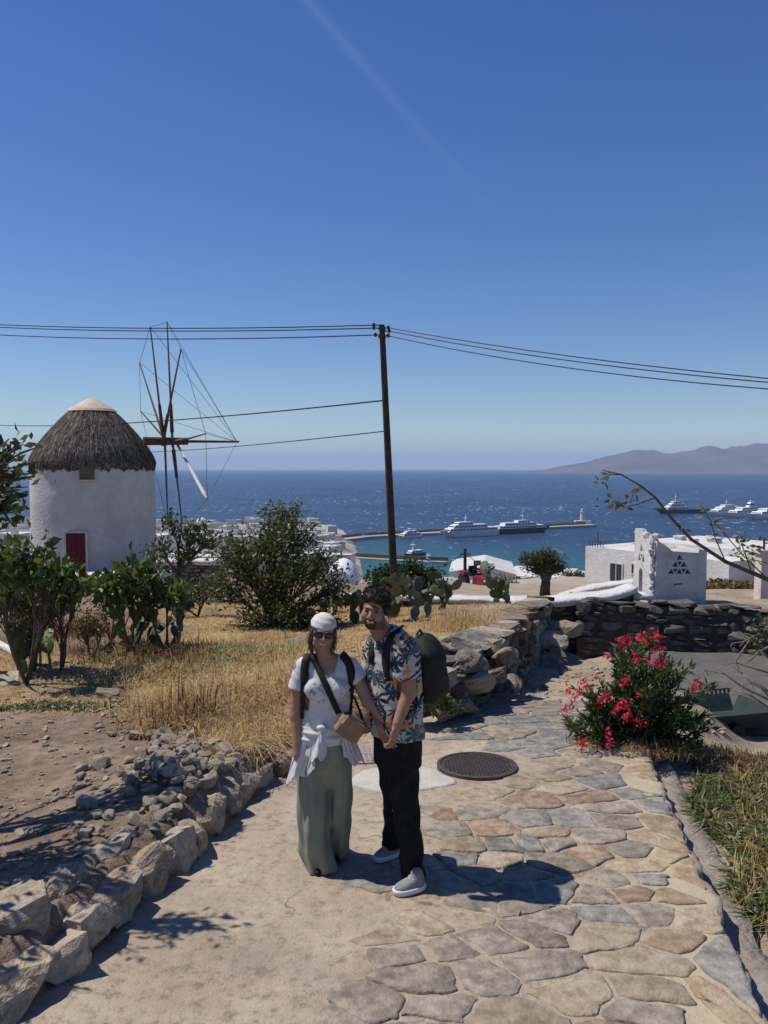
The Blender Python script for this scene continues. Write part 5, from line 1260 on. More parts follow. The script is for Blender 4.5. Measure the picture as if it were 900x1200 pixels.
link('foliage', leaf_mesh('foliage', Ps, np.array(Ds), L, L * .45, g, [2, 1.5, 2], ), [mt['leaf_c'], mt['leaf_a'], mt['leaf_d']], root)
# dead branches and brushwood by the lower lane
root = empty('dead_brushwood', W(905, 800, 9.5)); tag(root, 'heap of bare grey dead branches beside the sunken lane', 'brushwood'); st = MB(); o_ = root.location; r = random.Random(15)
for pts, y in [([(905, 822), (870, 805), (850, 790), (826, 785)], 9.8), ([(905, 790), (880, 782), (862, 776), (848, 780)], 9.6), ([(905, 752), (880, 748), (868, 765), (866, 770)], 9.4), ([(905, 756), (888, 765), (878, 775)], 9.3), ([(900, 810), (885, 800), (870, 790)], 9.7), ([(905, 775), (890, 762), (876, 764)], 9.5), ([(905, 832), (880, 815), (858, 808)], 9.9), ([(900, 740), (884, 745), (872, 752), (858, 754)], 9.2), ([(905, 820), (892, 806), (880, 800), (871, 803)], 9.2)]:
    st.tube([W(px, py, y + r.uniform(-.1, .1)) - o_ for px, py in pts], [.016, .012, .009, .005][:len(pts)], 5)
    for px, py in pts[1:]:
        for _ in range(2): st.tube([W(px, py, y) - o_, W(px + r.uniform(-14, 8), py + r.uniform(-10, 10), y + r.uniform(-.2, .2)) - o_], [.006, .003], 4)
st.build('branches', mt['twig'], root, smooth=True)
g = np.random.default_rng(16); n = 90; Pp = np.array([list(W(890 + a * 8, 742 + b_ * 9, 9.2) - o_) for a, b_ in g.normal(size=(n, 2))]); L = .05 + .04 * g.random(n)
link('foliage', leaf_mesh('foliage', Pp, g.normal(size=(n, 3)), L, L * .5, g, [2, 2, 1]), [LA, LC, LD], root)

# ------------------------------------------------------------------ prickly pears
def pad_mesh():
    bm = bmesh.new(); bmesh.ops.create_uvsphere(bm, u_segments=12, v_segments=8, radius=1)
    for v in bm.verts:
        t = (v.co.z + 1) / 2; w = .21 + .19 * math.sin(min(1, t * 1.05) ** .8 * math.pi * .62)
        v.co = Vector((v.co.x * w * 1.0, v.co.y * .055, t))
    for f in bm.faces: f.smooth = True
    me = bpy.data.meshes.new('pad'); bm.to_mesh(me); bm.free(); return me
PAD = pad_mesh()
def cactus(base, n, size, spread, seed, label, mats, lean=(0, 0), maxgen=4, group=None, rise=.2):
    r = random.Random(seed); base = Vector(base); root = empty('prickly_pear', base); tag(root, label, 'cactus', group)
    tips = []; cnt_ = 0
    def pad(p, d, s, gen):
        nonlocal cnt_
        q = d.to_track_quat('Z', 'Y').to_matrix().to_4x4() @ Matrix.Rotation(r.uniform(0, 6.28), 4, 'Z')
        o = bpy.data.objects.new('pad', with_mat(PAD, r.choice(mats))); C.objects.link(o); o.parent = root
        o.matrix_local = Matrix.Translation(p) @ q @ Matrix.Diagonal((s, s, s, 1)); cnt_ += 1
        for a in range(3):
            rim = r.uniform(-.32, .32); tips.append((p + d * s * (.97 - abs(rim) * .5) + (q.to_3x3() @ Vector((rim * s, 0, 0))), d, s, gen))
    for k in range(max(2, n // 9)):
        d = Vector((r.uniform(-.5, .5) + lean[0], r.uniform(-.4, .4) + lean[1], 1)).normalized(); pad(Vector((r.uniform(-1, 1) * spread, r.uniform(-.5, .5) * spread, -.03)), d, size * r.uniform(.9, 1.25), 0)
    while cnt_ < n and tips:
        i = r.randrange(len(tips)); p, d, s, gen = tips.pop(i)
        if gen >= maxgen: continue
        nd_ = (d * .8 + Vector((r.uniform(-1, 1), r.uniform(-1, 1), r.uniform(-.3, .5) + rise))).normalized(); pad(p, nd_, size * r.uniform(.7, 1.1), gen + 1)
    return root
CG = [mt['cactus'], mt['cactus'], mt['cactus_g']]; CC = [mt['cactus_g'], mt['cactus_g'], mt['cactus']]
def gb_(px, y): x = W(px, 700, y).x; return (x, y, hz(x, y))
cactus(gb_(500, 12.4), 40, .24, .75, 71, 'grey green prickly pear clump beside the man along the field wall', CC, maxgen=3)
cactus(gb_(543, 14.6), 40, .25, .9, 72, 'tall grey green prickly pear growing below the tractor', CC, maxgen=3)
cactus(gb_(592, 15.2), 14, .24, .4, 77, 'small prickly pear at the corner of the white capped wall', CG)
cactus(gb_(425, 13.4), 34, .22, .8, 73, 'low sprawling prickly pear in the straw behind the couple', CG, maxgen=2)
cactus(gb_(392, 14.6), 18, .2, .7, 78, 'dark prickly pear beneath the chapel vault', CG, maxgen=2)
cactus(gb_(168, 11.2), 44, .215, .6, 74, 'tall green prickly pear with bright new pads before the windmill', [mt['cactus'], leafm('young_pad', (.10, .17, .03), (.15, .22, .05), .1)], rise=.65, maxgen=6)
cactus(gb_(205, 11.4), 18, .24, .35, 79, 'dark small padded prickly pear leaning to the sparse tree', [mt['cactus']])
YC = leafm('young_pad_b', (.09, .15, .03), (.14, .20, .05), .1)
cactus(gb_(-8, 9.4), 40, .23, .5, 75, 'bushy prickly pear with big oval pads left of the windmill door', [mt['cactus'], YC], (.1, 0), 7, rise=.75)
cactus(gb_(70, 10.2), 26, .22, .4, 76, 'short prickly pear in front of the windmill door', [mt['cactus'], YC])

# ------------------------------------------------------------------ oleander
YO = 7.55; ob = W(748, 893, 7.3); obz = hz(ob.x, YO); ol = empty('oleander', (ob.x, YO, obz)); tag(ol, 'oleander bush with bright pink flower clusters at the bend of the path', 'oleander')
r = random.Random(21); g = np.random.default_rng(21); st = MB(); Ps = []; Ds = []; ends = []
o_ = ol.location
tg = []
for k in range(165):
    cx0, cy0, rx0, ry0 = r.choice([(700, 842, 44, 50), (700, 848, 42, 46), (752, 776, 40, 34), (797, 832, 48, 54), (797, 832, 48, 54), (748, 850, 66, 46)])
    a = r.uniform(0, 6.283); q = r.random() ** .5; tg.append((cx0 + math.cos(a) * q * rx0, cy0 + math.sin(a) * q * ry0, YO + r.uniform(-.5, .5)))
for px, py, y in tg:
    tip = W(px, py, y) - o_; b0 = Vector((r.uniform(-.22, .22), r.uniform(-.2, .2), 0)); pts = curve_pts(b0, tip, 6, .10, r)
    st.tube(pts, [.013, .011, .009, .007, .005, .003], 5, cap=False)
    a_ = np.array([list(p) for p in pts]); m_ = 46; t = 1.2 + 3.8 * g.random(m_) ** .6; t = np.minimum(t, 4.99); i0 = t.astype(int); fr = (t - i0)[:, None]
    Ps.append(a_[i0] * (1 - fr) + a_[np.minimum(i0 + 1, 5)] * fr); dr = np.array(list((pts[5] - pts[3]).normalized()))
    Ds.append(dr * .9 + g.normal(size=(m_, 3)) * .62 + np.array([0, 0, .15])); ends.append(tip)
st.build('stems', mt['bark'], ol, smooth=True); Ps = np.concatenate(Ps); Ds = np.concatenate(Ds); L = .075 + .06 * g.random(len(Ps))
link('foliage', leaf_mesh('foliage', Ps, Ds, L, L * .17 + .003, g, [3.2, 4, 1.4, .35], .12), [LA, LB, LC, LD], ol)
def flower_cluster_mesh(seed):
    g = np.random.default_rng(seed); V = []; Fq = []; mi = []
    for k in range(22):
        c = g.normal(size=3) * np.array([.045, .045, .035]); n = unit(g.normal(size=3) + np.array([0, -.5, .6])); s1 = unit(np.cross(n, g.normal(size=3))); s2 = np.cross(n, s1)
        for p in range(5):
            a = p * 1.2566 + g.random() * .2; d = s1 * math.cos(a) + s2 * math.sin(a); t = np.cross(n, d); b0 = len(V)
            V += [c, c + d * .014 + t * .009 + n * .005, c + d * .024 + n * .004, c + d * .014 - t * .009 + n * .005]; Fq.append([b0, b0 + 1, b0 + 2, b0 + 3]); mi.append(int(g.random() < .4))
    me = mesh_np('flower_cluster', np.array(V), np.array(Fq), mi); me.materials.append(mt['petal']); me.materials.append(mt['petal_b']); return me
FC = [flower_cluster_mesh(i) for i in range(5)]
for k, (px, py) in enumerate([(727, 752), (738, 748), (752, 746), (768, 742), (770, 748), (744, 766), (746, 774), (760, 776), (768, 775), (775, 777), (712, 768), (768, 763), (776, 760), (684, 800), (690, 806), (665, 808), (662, 830), (672, 824), (706, 818), (703, 824), (712, 814), (722, 830), (732, 826), (749, 813), (735, 840), (748, 845), (712, 858), (713, 868), (704, 872), (684, 870), (680, 880), (697, 888), (710, 884), (812, 806), (818, 800), (700, 795), (733, 800), (676, 812), (757, 753)]):
    o = bpy.data.objects.new('flower_cluster', FC[k % 5]); C.objects.link(o); o.parent = ol; o.location = W(px, py, YO - .5 + r.uniform(-.12, .2)) - o_; s = r.uniform(.42, .72); o['kind'] = 'stuff'; o.scale = (s, s, s); o.rotation_euler = (r.uniform(0, 6), r.uniform(0, 6), r.uniform(0, 6))

# ------------------------------------------------------------------ grasses: masses nobody could count
def blades(name, pts, hgt, wid, lean, m, label, seed, zoff=0.0, cat='grass', zfun=None, mats=None, weights=None):
    g = np.random.default_rng(seed); n = len(pts); z = (H(pts[:, 0], pts[:, 1]) if zfun is None else zfun(pts)) + zoff
    P0 = np.stack([pts[:, 0], pts[:, 1], z - .01], -1); h_ = hgt * (.4 + .9 * g.random(n)) if np.isscalar(hgt) else hgt
    d = g.normal(size=(n, 2)); d /= np.linalg.norm(d, axis=1, keepdims=True); ln_ = lean * g.random(n) ** .7
    hor = np.stack([d[:, 0], d[:, 1], np.zeros(n)], -1); side = np.stack([-d[:, 1], d[:, 0], np.zeros(n)], -1); tw = g.random(n)[:, None] * 2 - 1
    side = unit(side + hor * tw)
    up_ = np.array([0, 0, 1.0]); H_ = h_[:, None]; le = ln_[:, None]
    P1 = P0 + hor * H_ * le * .35 + up_ * H_ * (1 - .25 * le) * .6; P2 = P0 + hor * H_ * le * 1.05 + up_ * H_ * (1 - .62 * np.minimum(le, 1.4))
    w = (wid * (.6 + .8 * g.random(n)))[:, None]
    V = np.stack([P0 - side * w, P0 + side * w, P1 + side * w * .8, P1 - side * w * .8, P2 + side * w * .15, P2 - side * w * .15], 1).reshape(-1, 3)
    b_ = np.arange(n)[:, None] * 6; Fq = np.concatenate([b_ + np.array([0, 1, 2, 3]), b_ + np.array([3, 2, 4, 5])])
    mi = None
    if weights is not None: wt = np.array(weights, float); k = g.choice(len(wt), size=n, p=wt / wt.sum()); mi = np.concatenate([k, k])
    o = link(name, mesh_np(name, V, Fq, mi), mats or m); tag(o, label, cat, kind='stuff'); return o
g = np.random.default_rng(90)
def field_pts(n, seed, clump=.0):
    g = np.random.default_rng(seed); out = []
    while sum(len(a) for a in out) < n:
        y = 5.8 + 12.5 * g.random(n * 2) ** 1.25; x = xl(y) - .2 - g.random(n * 2) * (6.5 + .1 * y); c = straw_cover(x, y)
        nz = .5 + .5 * np.sin(x * 2.3 + np.sin(y * 1.7) * 2) * np.sin(y * 2.1 + x)
        k = g.random(n * 2) < c * (1 - clump + clump * nz * 1.3); out.append(np.stack([x[k], y[k]], -1))
    return np.concatenate(out)[:n]
blades('dry_grass', field_pts(46000, 91, .95), .085, .0042, 1.9, None, 'matted golden dry straw covering the field', 92, mats=[mt['straw'], mt['straw_brown'], mt['straw_pale']], weights=[5, 1, 4])
# taller tussocks at the corner of the field next to the kerb
def clump_pts(cl, seed):
    g = np.random.default_rng(seed); return np.concatenate([g.normal(size=(n, 2)) * np.array([sx_, sy_]) + np.array([x, y]) for x, y, sx_, sy_, n in cl])
def gp_(px, py):
    q = WZ(px, py, .1)
    for _ in range(5): q = WZ(px, py, hz(q.x, q.y))
    return q
cl = []
r = random.Random(33)
for px, py, n, s in [(215, 850, 700, .22), (250, 845, 800, .25), (290, 855, 800, .24), (315, 880, 700, .2), (195, 830, 500, .2), (270, 880, 500, .18), (330, 850, 600, .25), (240, 815, 600, .3), (300, 830, 600, .3), (180, 800, 500, .3), (345, 895, 400, .12), (120, 760, 500, .35), (60, 765, 400, .3), (560, 745, 600, .35), (575, 740, 500, .35), (545, 755, 400, .25), (590, 735, 300, .3), (300, 780, 400, .4), (350, 800, 500, .4)]:
    q = gp_(px, py)
    if px > 500: q = Vector((W(px, 745, 11.2).x, 11.2 + r.uniform(-.8, 1.2), 0))
    cl.append((q.x, q.y, s, s, n))
pts = clump_pts(cl, 94); pts = pts[pts[:, 0] < xl(pts[:, 1]) - .12]
blades('dry_grass', pts, .25, .0036, 1.75, None, 'tall golden dry grass tussocks along the edge of the field', 95, mats=[mt['straw'], mt['straw_brown'], mt['straw_pale']], weights=[5, 2, 3])
cl = [(q.x, q.y, sx_, .3, n) for q, sx_, n in [(gp_(235, 772),   .6, 4200), (gp_(270, 765), .45, 2400), (gp_(200, 768), .45, 2200), (gp_(180, 790), .35, 900)]]
blades('green_grass', clump_pts(cl, 96), .17, .0055, 1.3, None, 'yellow green grass patch in the middle of the field', 97, mats=[mt['grass'], mt['straw_pale'], mt['straw']], weights=[4, 3, 3])
q = gp_(62, 828); blades('ground_cover', clump_pts([(q.x, q.y, .42, .10, 1800), (q.x - .4, q.y + .05, .3, .08, 600)], 98), .05, .010, 1.5, LA, 'strip of low green weeds on the bare earth', 99)
cl = [(q.x, q.y, s, s, n) for q, s, n in [(gp_(95, 740), .3, 260), (gp_(70, 745), .25, 200), (gp_(120, 745), .25, 200), (gp_(165, 770), .45, 320), (gp_(205, 780), .3, 200), (gp_(228, 840), .12, 120), (gp_(205, 850), .18, 160)]]
blades('dead_stalks', clump_pts(cl, 100), .40, .005, 1.2, mt['straw_brown'], 'brown dead weed stalks standing in the straw', 101)
# right verge: succulent ground cover, sun-bleached grass
def verge(n, seed, y0, y1, w0, w1):
    g = np.random.default_rng(seed); y = y0 + (y1 - y0) * g.random(n); x = xr(y) + w0 + g.random(n) * (w1 - w0) + .08 * np.sin(y * 5); return np.stack([x, y], -1)
blades('ground_cover', verge(13000, 102, 4.3, 6.7, .27, 1.5), .19, .0085, 1.0, None, 'dark green fleshy leaved ground cover beside the gutter', 103, mats=[LA, LB, mt['grass'], mt['straw_pale']], weights=[3, 2, 3, 2.5])
blades('ground_cover', verge(2500, 106, 6.9, 8.0, .5, 1.6), .11, .006, 1.2, None, 'brownish heathery ground cover below the oleander', 107, mats=[LD, mt['straw_brown'], LA], weights=[3, 3, 2])
pts = np.concatenate([verge(900, 104, 3.8, 5.4, .34, 1.2), verge(500, 105, 5.2, 6.8, .6, 1.3)])
blades('dry_grass', pts, .34, .0028, 1.2, mt['straw'], 'bleached dry grass among the ground cover by the gutter', 108)
q = gp_(745, 895); blades('dry_grass', clump_pts([(2.25, 7.05, .16, .10, 500), (2.55, 7.2, .2, .14, 450), (1.95, 7.25, .12, .1, 250)], 109), .15, .0035, 1.1, None, 'dry orange brown grass at the foot of the oleander', 110, mats=[mt['straw'], mt['straw_brown']], weights=[2, 2], zfun=lambda p: path_z(p[:, 1]) - .05)
# weeds at foot of wall and kerb
for px, py, y, w, h, n, lab, wt in [(522, 826, 7.75, 20, 12, 380, 'dark green weed at the foot of the field wall', [3, 4, .5]), (140, 835, 8.0, 16, 16, 240, 'grey green weed beside the rubble heap', [3, 2, 1]), (325, 892, 6.8, 8, 8, 90, 'tiny green weed on the end of the kerb', [3, 1, 1]), (268, 893, 6.6, 10, 10, 120, 'small green weed between the rubble and the kerb', [3, 2, 1])]:
    p = W(px, py + h, y); bush('weed', (p.x, y, p.z), [lob(px, py, y, w, h, n)], (.05, .4), wt, [LA, LB, LC], 200 + px, lab, 'weed', .006, 12, .035)
# brown hedge bank right of the gate post
g = np.random.default_rng(111); n = 9000; a, c = W(822, 705, 20.5), W(892, 705, 20.5); X = a.x + (c.x - a.x) * g.random(n); Y = 20.3 + 1.3 * g.random(n); zt0 = W(850, 684, 20.5).z; Z = a.z - .3 + (zt0 - a.z + .3) * g.random(n) ** .7 * (1 + .05 * np.sin(X * 7)) - (Y - 20.3) * .05
hd = empty('hedge', (a.x, 20.5, a.z - .3)); tag(hd, 'trimmed dry brown hedge bank between gate post and pillar', 'hedge'); Pq = np.stack([X, Y, Z], -1) - np.array(list(hd.location)); L = .07 + .06 * g.random(n)
link('foliage', leaf_mesh('foliage', Pq, g.normal(size=(n, 3)), L, L * .5, g, [5, 3, 1]), [mt['straw_brown'], mt['leaf_d'], LB], hd)
MB().box((.05, -.1, 0), (c.x - a.x - .05, .9, zt0 - a.z + .18)).build('earth_core', mt['dirt_core'], hd)
# white pipe and bits on the bare earth
pa, pb_ = gp_(-12, 752), gp_(22, 772); o = MB().tube([pa + Vector((0, 0, .05)), pb_ + Vector((0, 0, .05))], .05, 12).build('pipe', M('white_plastic_pipe', [(.6, .57, .5), (.72, .69, .62)], 6, .6, .1, 30, 0, .3)); tag(o, 'cut end of a pale plastic pipe lying on the earth', 'pipe')

# ------------------------------------------------------------------ green trailer tub by the lane
tb_ = W(845, 838, 10.6); tl = empty('trailer_tub', (tb_.x, 10.6, -1.13), .25); tag(tl, 'dark green open trailer tub standing on the lane', 'trailer'); tg_ = M('dark_green_paint', [(.02, .036, .034), (.038, .058, .055)], 5, .7, .3, 20, 0, .3)
def panel(mb, a, b_, h0, h1, th=.03, fl=.12):
    a, b_ = Vector(a), Vector(b_); n = Vector(((b_ - a).y, -(b_ - a).x, 0)).normalized()
    lo = [a, b_, b_ - n * th, a - n * th]; hi = [a + n * fl, b_ + n * fl, b_ + n * (fl - th), a + n * (fl - th)]
    mb.add([Vector((p.x, p.y, h0)) for p in lo] + [Vector((p.x, p.y, h1)) for p in hi], [(3, 2, 1, 0), (4, 5, 6, 7), (0, 1, 5, 4), (1, 2, 6, 5), (2, 3, 7, 6), (3, 0, 4, 7)])
w_, l_ = .46, .34
for a, c in (((-w_, -l_), (w_, -l_)), ((w_, -l_), (w_, l_)), ((w_, l_), (-w_, l_)), ((-w_, l_), (-w_, -l_))):
    mb = MB(); panel(mb, (*a, 0), (*c, 0), .14, .36); mb.build('side_panel', tg_, tl)
MB().box((-w_ + .03, -l_ + .03, .12), (w_ - .03, l_ - .03, .155)).build('floor_plate', tg_, tl)
MB().tube([(w_, 0, .17), (w_ + .5, 0, .15)], .03).build('drawbar', mt['iron'], tl)
for s in (-1, 1):
    o = MB().lathe([(.05, -.05), (.11, -.045), (.12, 0), (.11, .045), (.05, .05)], n=16).build('wheel', mt['black'], tl); o.location = (-.1, s * (l_ + .09), .12); o.rotation_euler = (math.pi / 2, 0, 0)
rk_ = MB()
for k in range(7): rk_.box((w_ * .1 + k * .07, l_ + .12, .36), (w_ * .1 + k * .07 + .03, l_ + .14, .41))
rk_.box((w_ * .1, l_ + .12, .412), (w_ * .1 + .46, l_ + .14, .43)); rk_.build('tail_rack', mt['iron'], tl)
bg_ = empty('plastic_bucket', tb_ + Vector((-.08, -.35, -.12))); tag(bg_, 'small bright blue plastic tub in front of the trailer', 'bucket'); blu = M('blue_plastic', [(.01, .16, .30), (.02, .22, .38)], 5, .4, 0, None, 0, .5)
MB().lathe([(.08, -.1), (.115, .1), (.12, .11), (.105, .11), (.075, -.085)], n=18).build('tub', blu, bg_)

# ------------------------------------------------------------------ people: bodies and clothes as smooth implicit surfaces
class SDF:
    def __init__(s, lo, hi, h):
        s.h = h; s.lo = np.array(lo, float); n = np.ceil((np.array(hi) - s.lo) / h).astype(int) + 1; s.n = n
        s.ax = [s.lo[i] + h * np.arange(n[i]) for i in range(3)]; s.f = np.full(tuple(n), 0.5, np.float32)
    def _sl(s, lo, hi):
        out = []
        for i in range(3):
            a = int(np.clip(np.floor((lo[i] - s.lo[i]) / s.h), 0, s.n[i])); b_ = int(np.clip(np.ceil((hi[i] - s.lo[i]) / s.h) + 1, 0, s.n[i])); out.append(slice(a, b_))
        return tuple(out)
    def _g(s, sl): return np.meshgrid(s.ax[0][sl[0]], s.ax[1][sl[1]], s.ax[2][sl[2]], indexing='ij', sparse=True)
    def _op(s, sl, d, k, op):
        f = s.f[sl]
        if op == 'add':
            hh = np.clip(.5 + .5 * (f - d) / k, 0, 1); s.f[sl] = f * (1 - hh) + d * hh - k * hh * (1 - hh)
        elif op == 'sub':
            hh = np.clip(.5 - .5 * (f + d) / k, 0, 1); s.f[sl] = f * (1 - hh) - d * hh + k * hh * (1 - hh)
    def cone(s, a, b_, ra, rb, k=.01, op='add'):
        a, b_ = np.array(a, float), np.array(b_, float); m = max(ra, rb) + k + .03
        sl = s._sl(np.minimum(a, b_) - m, np.maximum(a, b_) + m); X, Y, Z = s._g(sl); v = b_ - a; L2 = max(v @ v, 1e-9)
        t = np.clip(((X - a[0]) * v[0] + (Y - a[1]) * v[1] + (Z - a[2]) * v[2]) / L2, 0, 1)
        d = np.sqrt((X - a[0] - t * v[0]) ** 2 + (Y - a[1] - t * v[1]) ** 2 + (Z - a[2] - t * v[2]) ** 2) - (ra + (rb - ra) * t); s._op(sl, d.astype(np.float32), k, op); return s
    def chain(s, pts, rs, k=.012):
        for i in range(len(pts) - 1): s.cone(pts[i], pts[i + 1], rs[i], rs[i + 1], k)
        return s
    def ell(s, c, r, k=.01, op='add', R=None):
        c = np.array(c, float); r = np.array(r, float); m = r.max() + k + .03; sl = s._sl(c - m, c + m); X, Y, Z = s._g(sl); p = [X - c[0], Y - c[1], Z - c[2]]
        if R is not None: R = np.array(R); p = [R[0, i] * p[0] + R[1, i] * p[1] + R[2, i] * p[2] for i in range(3)]
        k0 = np.sqrt((p[0] / r[0]) ** 2 + (p[1] / r[1]) ** 2 + (p[2] / r[2]) ** 2); k1 = np.sqrt((p[0] / r[0] ** 2) ** 2 + (p[1] / r[1] ** 2) ** 2 + (p[2] / r[2] ** 2) ** 2)
        d = k0 * (k0 - 1) / np.maximum(k1, 1e-6); s._op(sl, d.astype(np.float32), k, op); return s
    def box(s, c, r, rad, k=.01, op='add', R=None):
        c = np.array(c, float); r = np.array(r, float); m = np.linalg.norm(r) + k + .03; sl = s._sl(c - m, c + m); X, Y, Z = s._g(sl); p = [X - c[0], Y - c[1], Z - c[2]]
        if R is not None: R = np.array(R); p = [R[0, i] * p[0] + R[1, i] * p[1] + R[2, i] * p[2] for i in range(3)]
        q = [np.abs(p[i]) - (r[i] - rad) for i in range(3)]; o = np.sqrt(sum(np.maximum(x, 0) ** 2 for x in q)); d = o + np.minimum(np.maximum(np.maximum(q[0], q[1]), q[2]), 0) - rad; s._op(sl, d.astype(np.float32), k, op); return s
    def loft(s, secs, yaw=0.0, k=.015, z0=None, z1=None, pw=2.0, fold=None):
        "secs: (x, y, z, rx, ry) rising in z; flat or rounded sections turned by yaw"
        secs = sorted(secs, key=lambda q: q[2]); A = np.array(secs, float); m = max(A[:, 3].max(), A[:, 4].max()) + k + .05
        lo = A[:, :3].min(0) - m; hi = A[:, :3].max(0) + m; sl = s._sl(lo, hi); X, Y, Z = s._g(sl); zz = s.ax[2][sl[2]]
        def ip(i):
            y = A[:, i]; zc = np.clip(zz, A[0, 2], A[-1, 2]); j = np.clip(np.searchsorted(A[:, 2], zc) - 1, 0, len(A) - 2); t = (zc - A[j, 2]) / np.maximum(A[j + 1, 2] - A[j, 2], 1e-6); t = t * t * (3 - 2 * t) * .5 + t * .5
            return (y[j] * (1 - t) + y[j + 1] * t)[None, None, :]
        cx, cy, rx, ry = ip(0), ip(1), ip(3), ip(4); ca, sa = math.cos(yaw), math.sin(yaw); dx, dy = X - cx, Y - cy; u = ca * dx + sa * dy; v = -sa * dx + ca * dy
        q = ((np.abs(u) / rx) ** pw + (np.abs(v) / ry) ** pw) ** (1 / pw); d = (q - 1) * np.minimum(rx, ry)
        if fold is not None: d = d + fold(X, Y, Z, np.arctan2(v / ry, u / rx))
        d = np.maximum(d, np.maximum(Z - (A[-1, 2] if z1 is None else z1), (A[0, 2] if z0 is None else z0) - Z)); s._op(sl, d.astype(np.float32), k, 'add'); return s
    def plane(s, p, n, k=.004):
        "keep the side the normal points away from"
        p, n = np.array(p, float), np.array(n, float); n = n / np.linalg.norm(n); X, Y, Z = np.meshgrid(*s.ax, indexing='ij', sparse=True); d = (X - p[0]) * n[0] + (Y - p[1]) * n[1] + (Z - p[2]) * n[2]; s.f = np.maximum(s.f, d).astype(np.float32); return s
    def wrinkle(s, fn): X, Y, Z = np.meshgrid(*s.ax, indexing='ij', sparse=True); s.f = (s.f + fn(X, Y, Z)).astype(np.float32); return s
    def front(s, x, z):
        i = int(np.clip(round((x - s.lo[0]) / s.h), 0, s.n[0] - 1)); k = int(np.clip(round((z - s.lo[2]) / s.h), 0, s.n[2] - 1)); col = s.f[i, :, k]; j = np.nonzero(col < 0)[0]
        if len(j) == 0: return None
        j = j[0]; f0, f1 = col[max(j - 1, 0)], col[j]; t = f0 / (f0 - f1) if f0 > f1 else 0; return s.ax[1][max(j - 1, 0)] + t * s.h
    def mesh(s, name):
        f = s.f; ins = f < 0; c = [ins[i:ins.shape[0] - 1 + i, j:ins.shape[1] - 1 + j, k:ins.shape[2] - 1 + k] for i in (0, 1) for j in (0, 1) for k in (0, 1)]
        tot = np.zeros(c[0].shape, np.int8)
        for a in c: tot += a
        act = (tot > 0) & (tot < 8); I = np.argwhere(act); idm = np.full(act.shape, -1, np.int32); idm[act] = np.arange(len(I))
        off = np.array([(i, j, k) for i in (0, 1) for j in (0, 1) for k in (0, 1)]); val = np.stack([f[I[:, 0] + o[0], I[:, 1] + o[1], I[:, 2] + o[2]] for o in off], 1)
        P = np.zeros((len(I), 3)); N = np.zeros(len(I))
        for a in range(8):
            for b_ in range(a + 1, 8):
                if np.abs(off[a] - off[b_]).sum() != 1: continue
                va, vb = val[:, a], val[:, b_]; cr = (va < 0) != (vb < 0); t = np.where(cr, va / np.where(cr, va - vb, 1), 0)[:, None]; P += np.where(cr[:, None], off[a] + (off[b_] - off[a]) * t, 0); N += cr
        V = (I + P / N[:, None]) * s.h + s.lo; Fs = []
        for ax in range(3):
            sl0 = [slice(None)] * 3; sl1 = [slice(None)] * 3; sl0[ax] = slice(0, -1); sl1[ax] = slice(1, None); a, b_ = ins[tuple(sl0)], ins[tuple(sl1)]; cr = np.argwhere(a != b_)
            o1, o2 = [(1, 2), (2, 0), (0, 1)][ax]; ok = (cr[:, o1] > 0) & (cr[:, o2] > 0) & (cr[:, o1] < f.shape[o1] - 1) & (cr[:, o2] < f.shape[o2] - 1); cr = cr[ok]; fl = a[cr[:, 0], cr[:, 1], cr[:, 2]]
            def q(d1, d2): w = cr.copy(); w[:, o1] -= d1; w[:, o2] -= d2; return idm[w[:, 0], w[:, 1], w[:, 2]]
            Q = np.stack([q(1, 1), q(0, 1), q(0, 0), q(1, 0)], 1); Q[~fl] = Q[~fl][:, ::-1]; Fs.append(Q)
        Fs = np.concatenate(Fs); Fs = Fs[(Fs >= 0).all(1)]; me = mesh_np(name, V, Fs); me.shade_smooth(); return me, V

def rotm(yaw, pitch=0, roll=0): return np.array((Matrix.Rotation(yaw, 3, 'Z') @ Matrix.Rotation(pitch, 3, 'X') @ Matrix.Rotation(roll, 3, 'Y')))
def head(S_, c, R, sc_=1.0, male=True):
    c = np.array(c, float); T = lambda p: c + R @ (np.array(p) * sc_); E_ = lambda p, r_, k=.012, op='add': S_.ell(T(p), np.array(r_) * sc_, k * sc_, op, R)
    E_((0, .022, .028), (.076, .094, .086)); E_((0, -.025, -.035), (.060, .068, .078), .02); E_((0, -.055, -.088), (.034, .032, .028) if male else (.026, .028, .024), .02)
    for s_ in (-1, 1):
        E_((s_ * .036, -.060, -.028), (.026, .022, .024), .02); E_((s_ * .050, -.005, -.075), (.018, .030, .026) if male else (.012, .026, .022), .02)
        E_((s_ * .078, .012, -.012), (.009, .019, .032), .006); E_((s_ * .032, -.097, .0), (.017, .013, .010), .012, 'sub')
        E_((s_ * .013, -.101, -.038), (.0085, .010, .0075), .006)
    E_((0, -.082, .018), (.048, .014, .010), .014); S_.cone(T((0, -.086, .004)), T((0, -.110, -.030)), .0085 * sc_, .0125 * sc_, .010); E_((0, -.106, -.034), (.0125, .0125, .010), .006)
    E_((0, -.092, -.059), (.020, .009, .0045), .004); E_((0, -.090, -.0705), (.018, .009, .0055), .004)
    for s_ in (-1, 1): E_((s_ * .024, -.084, -.057), (.010, .008, .004), .004); E_((s_ * .042, -.068, -.040), (.018, .016, .016), .014)
    return T
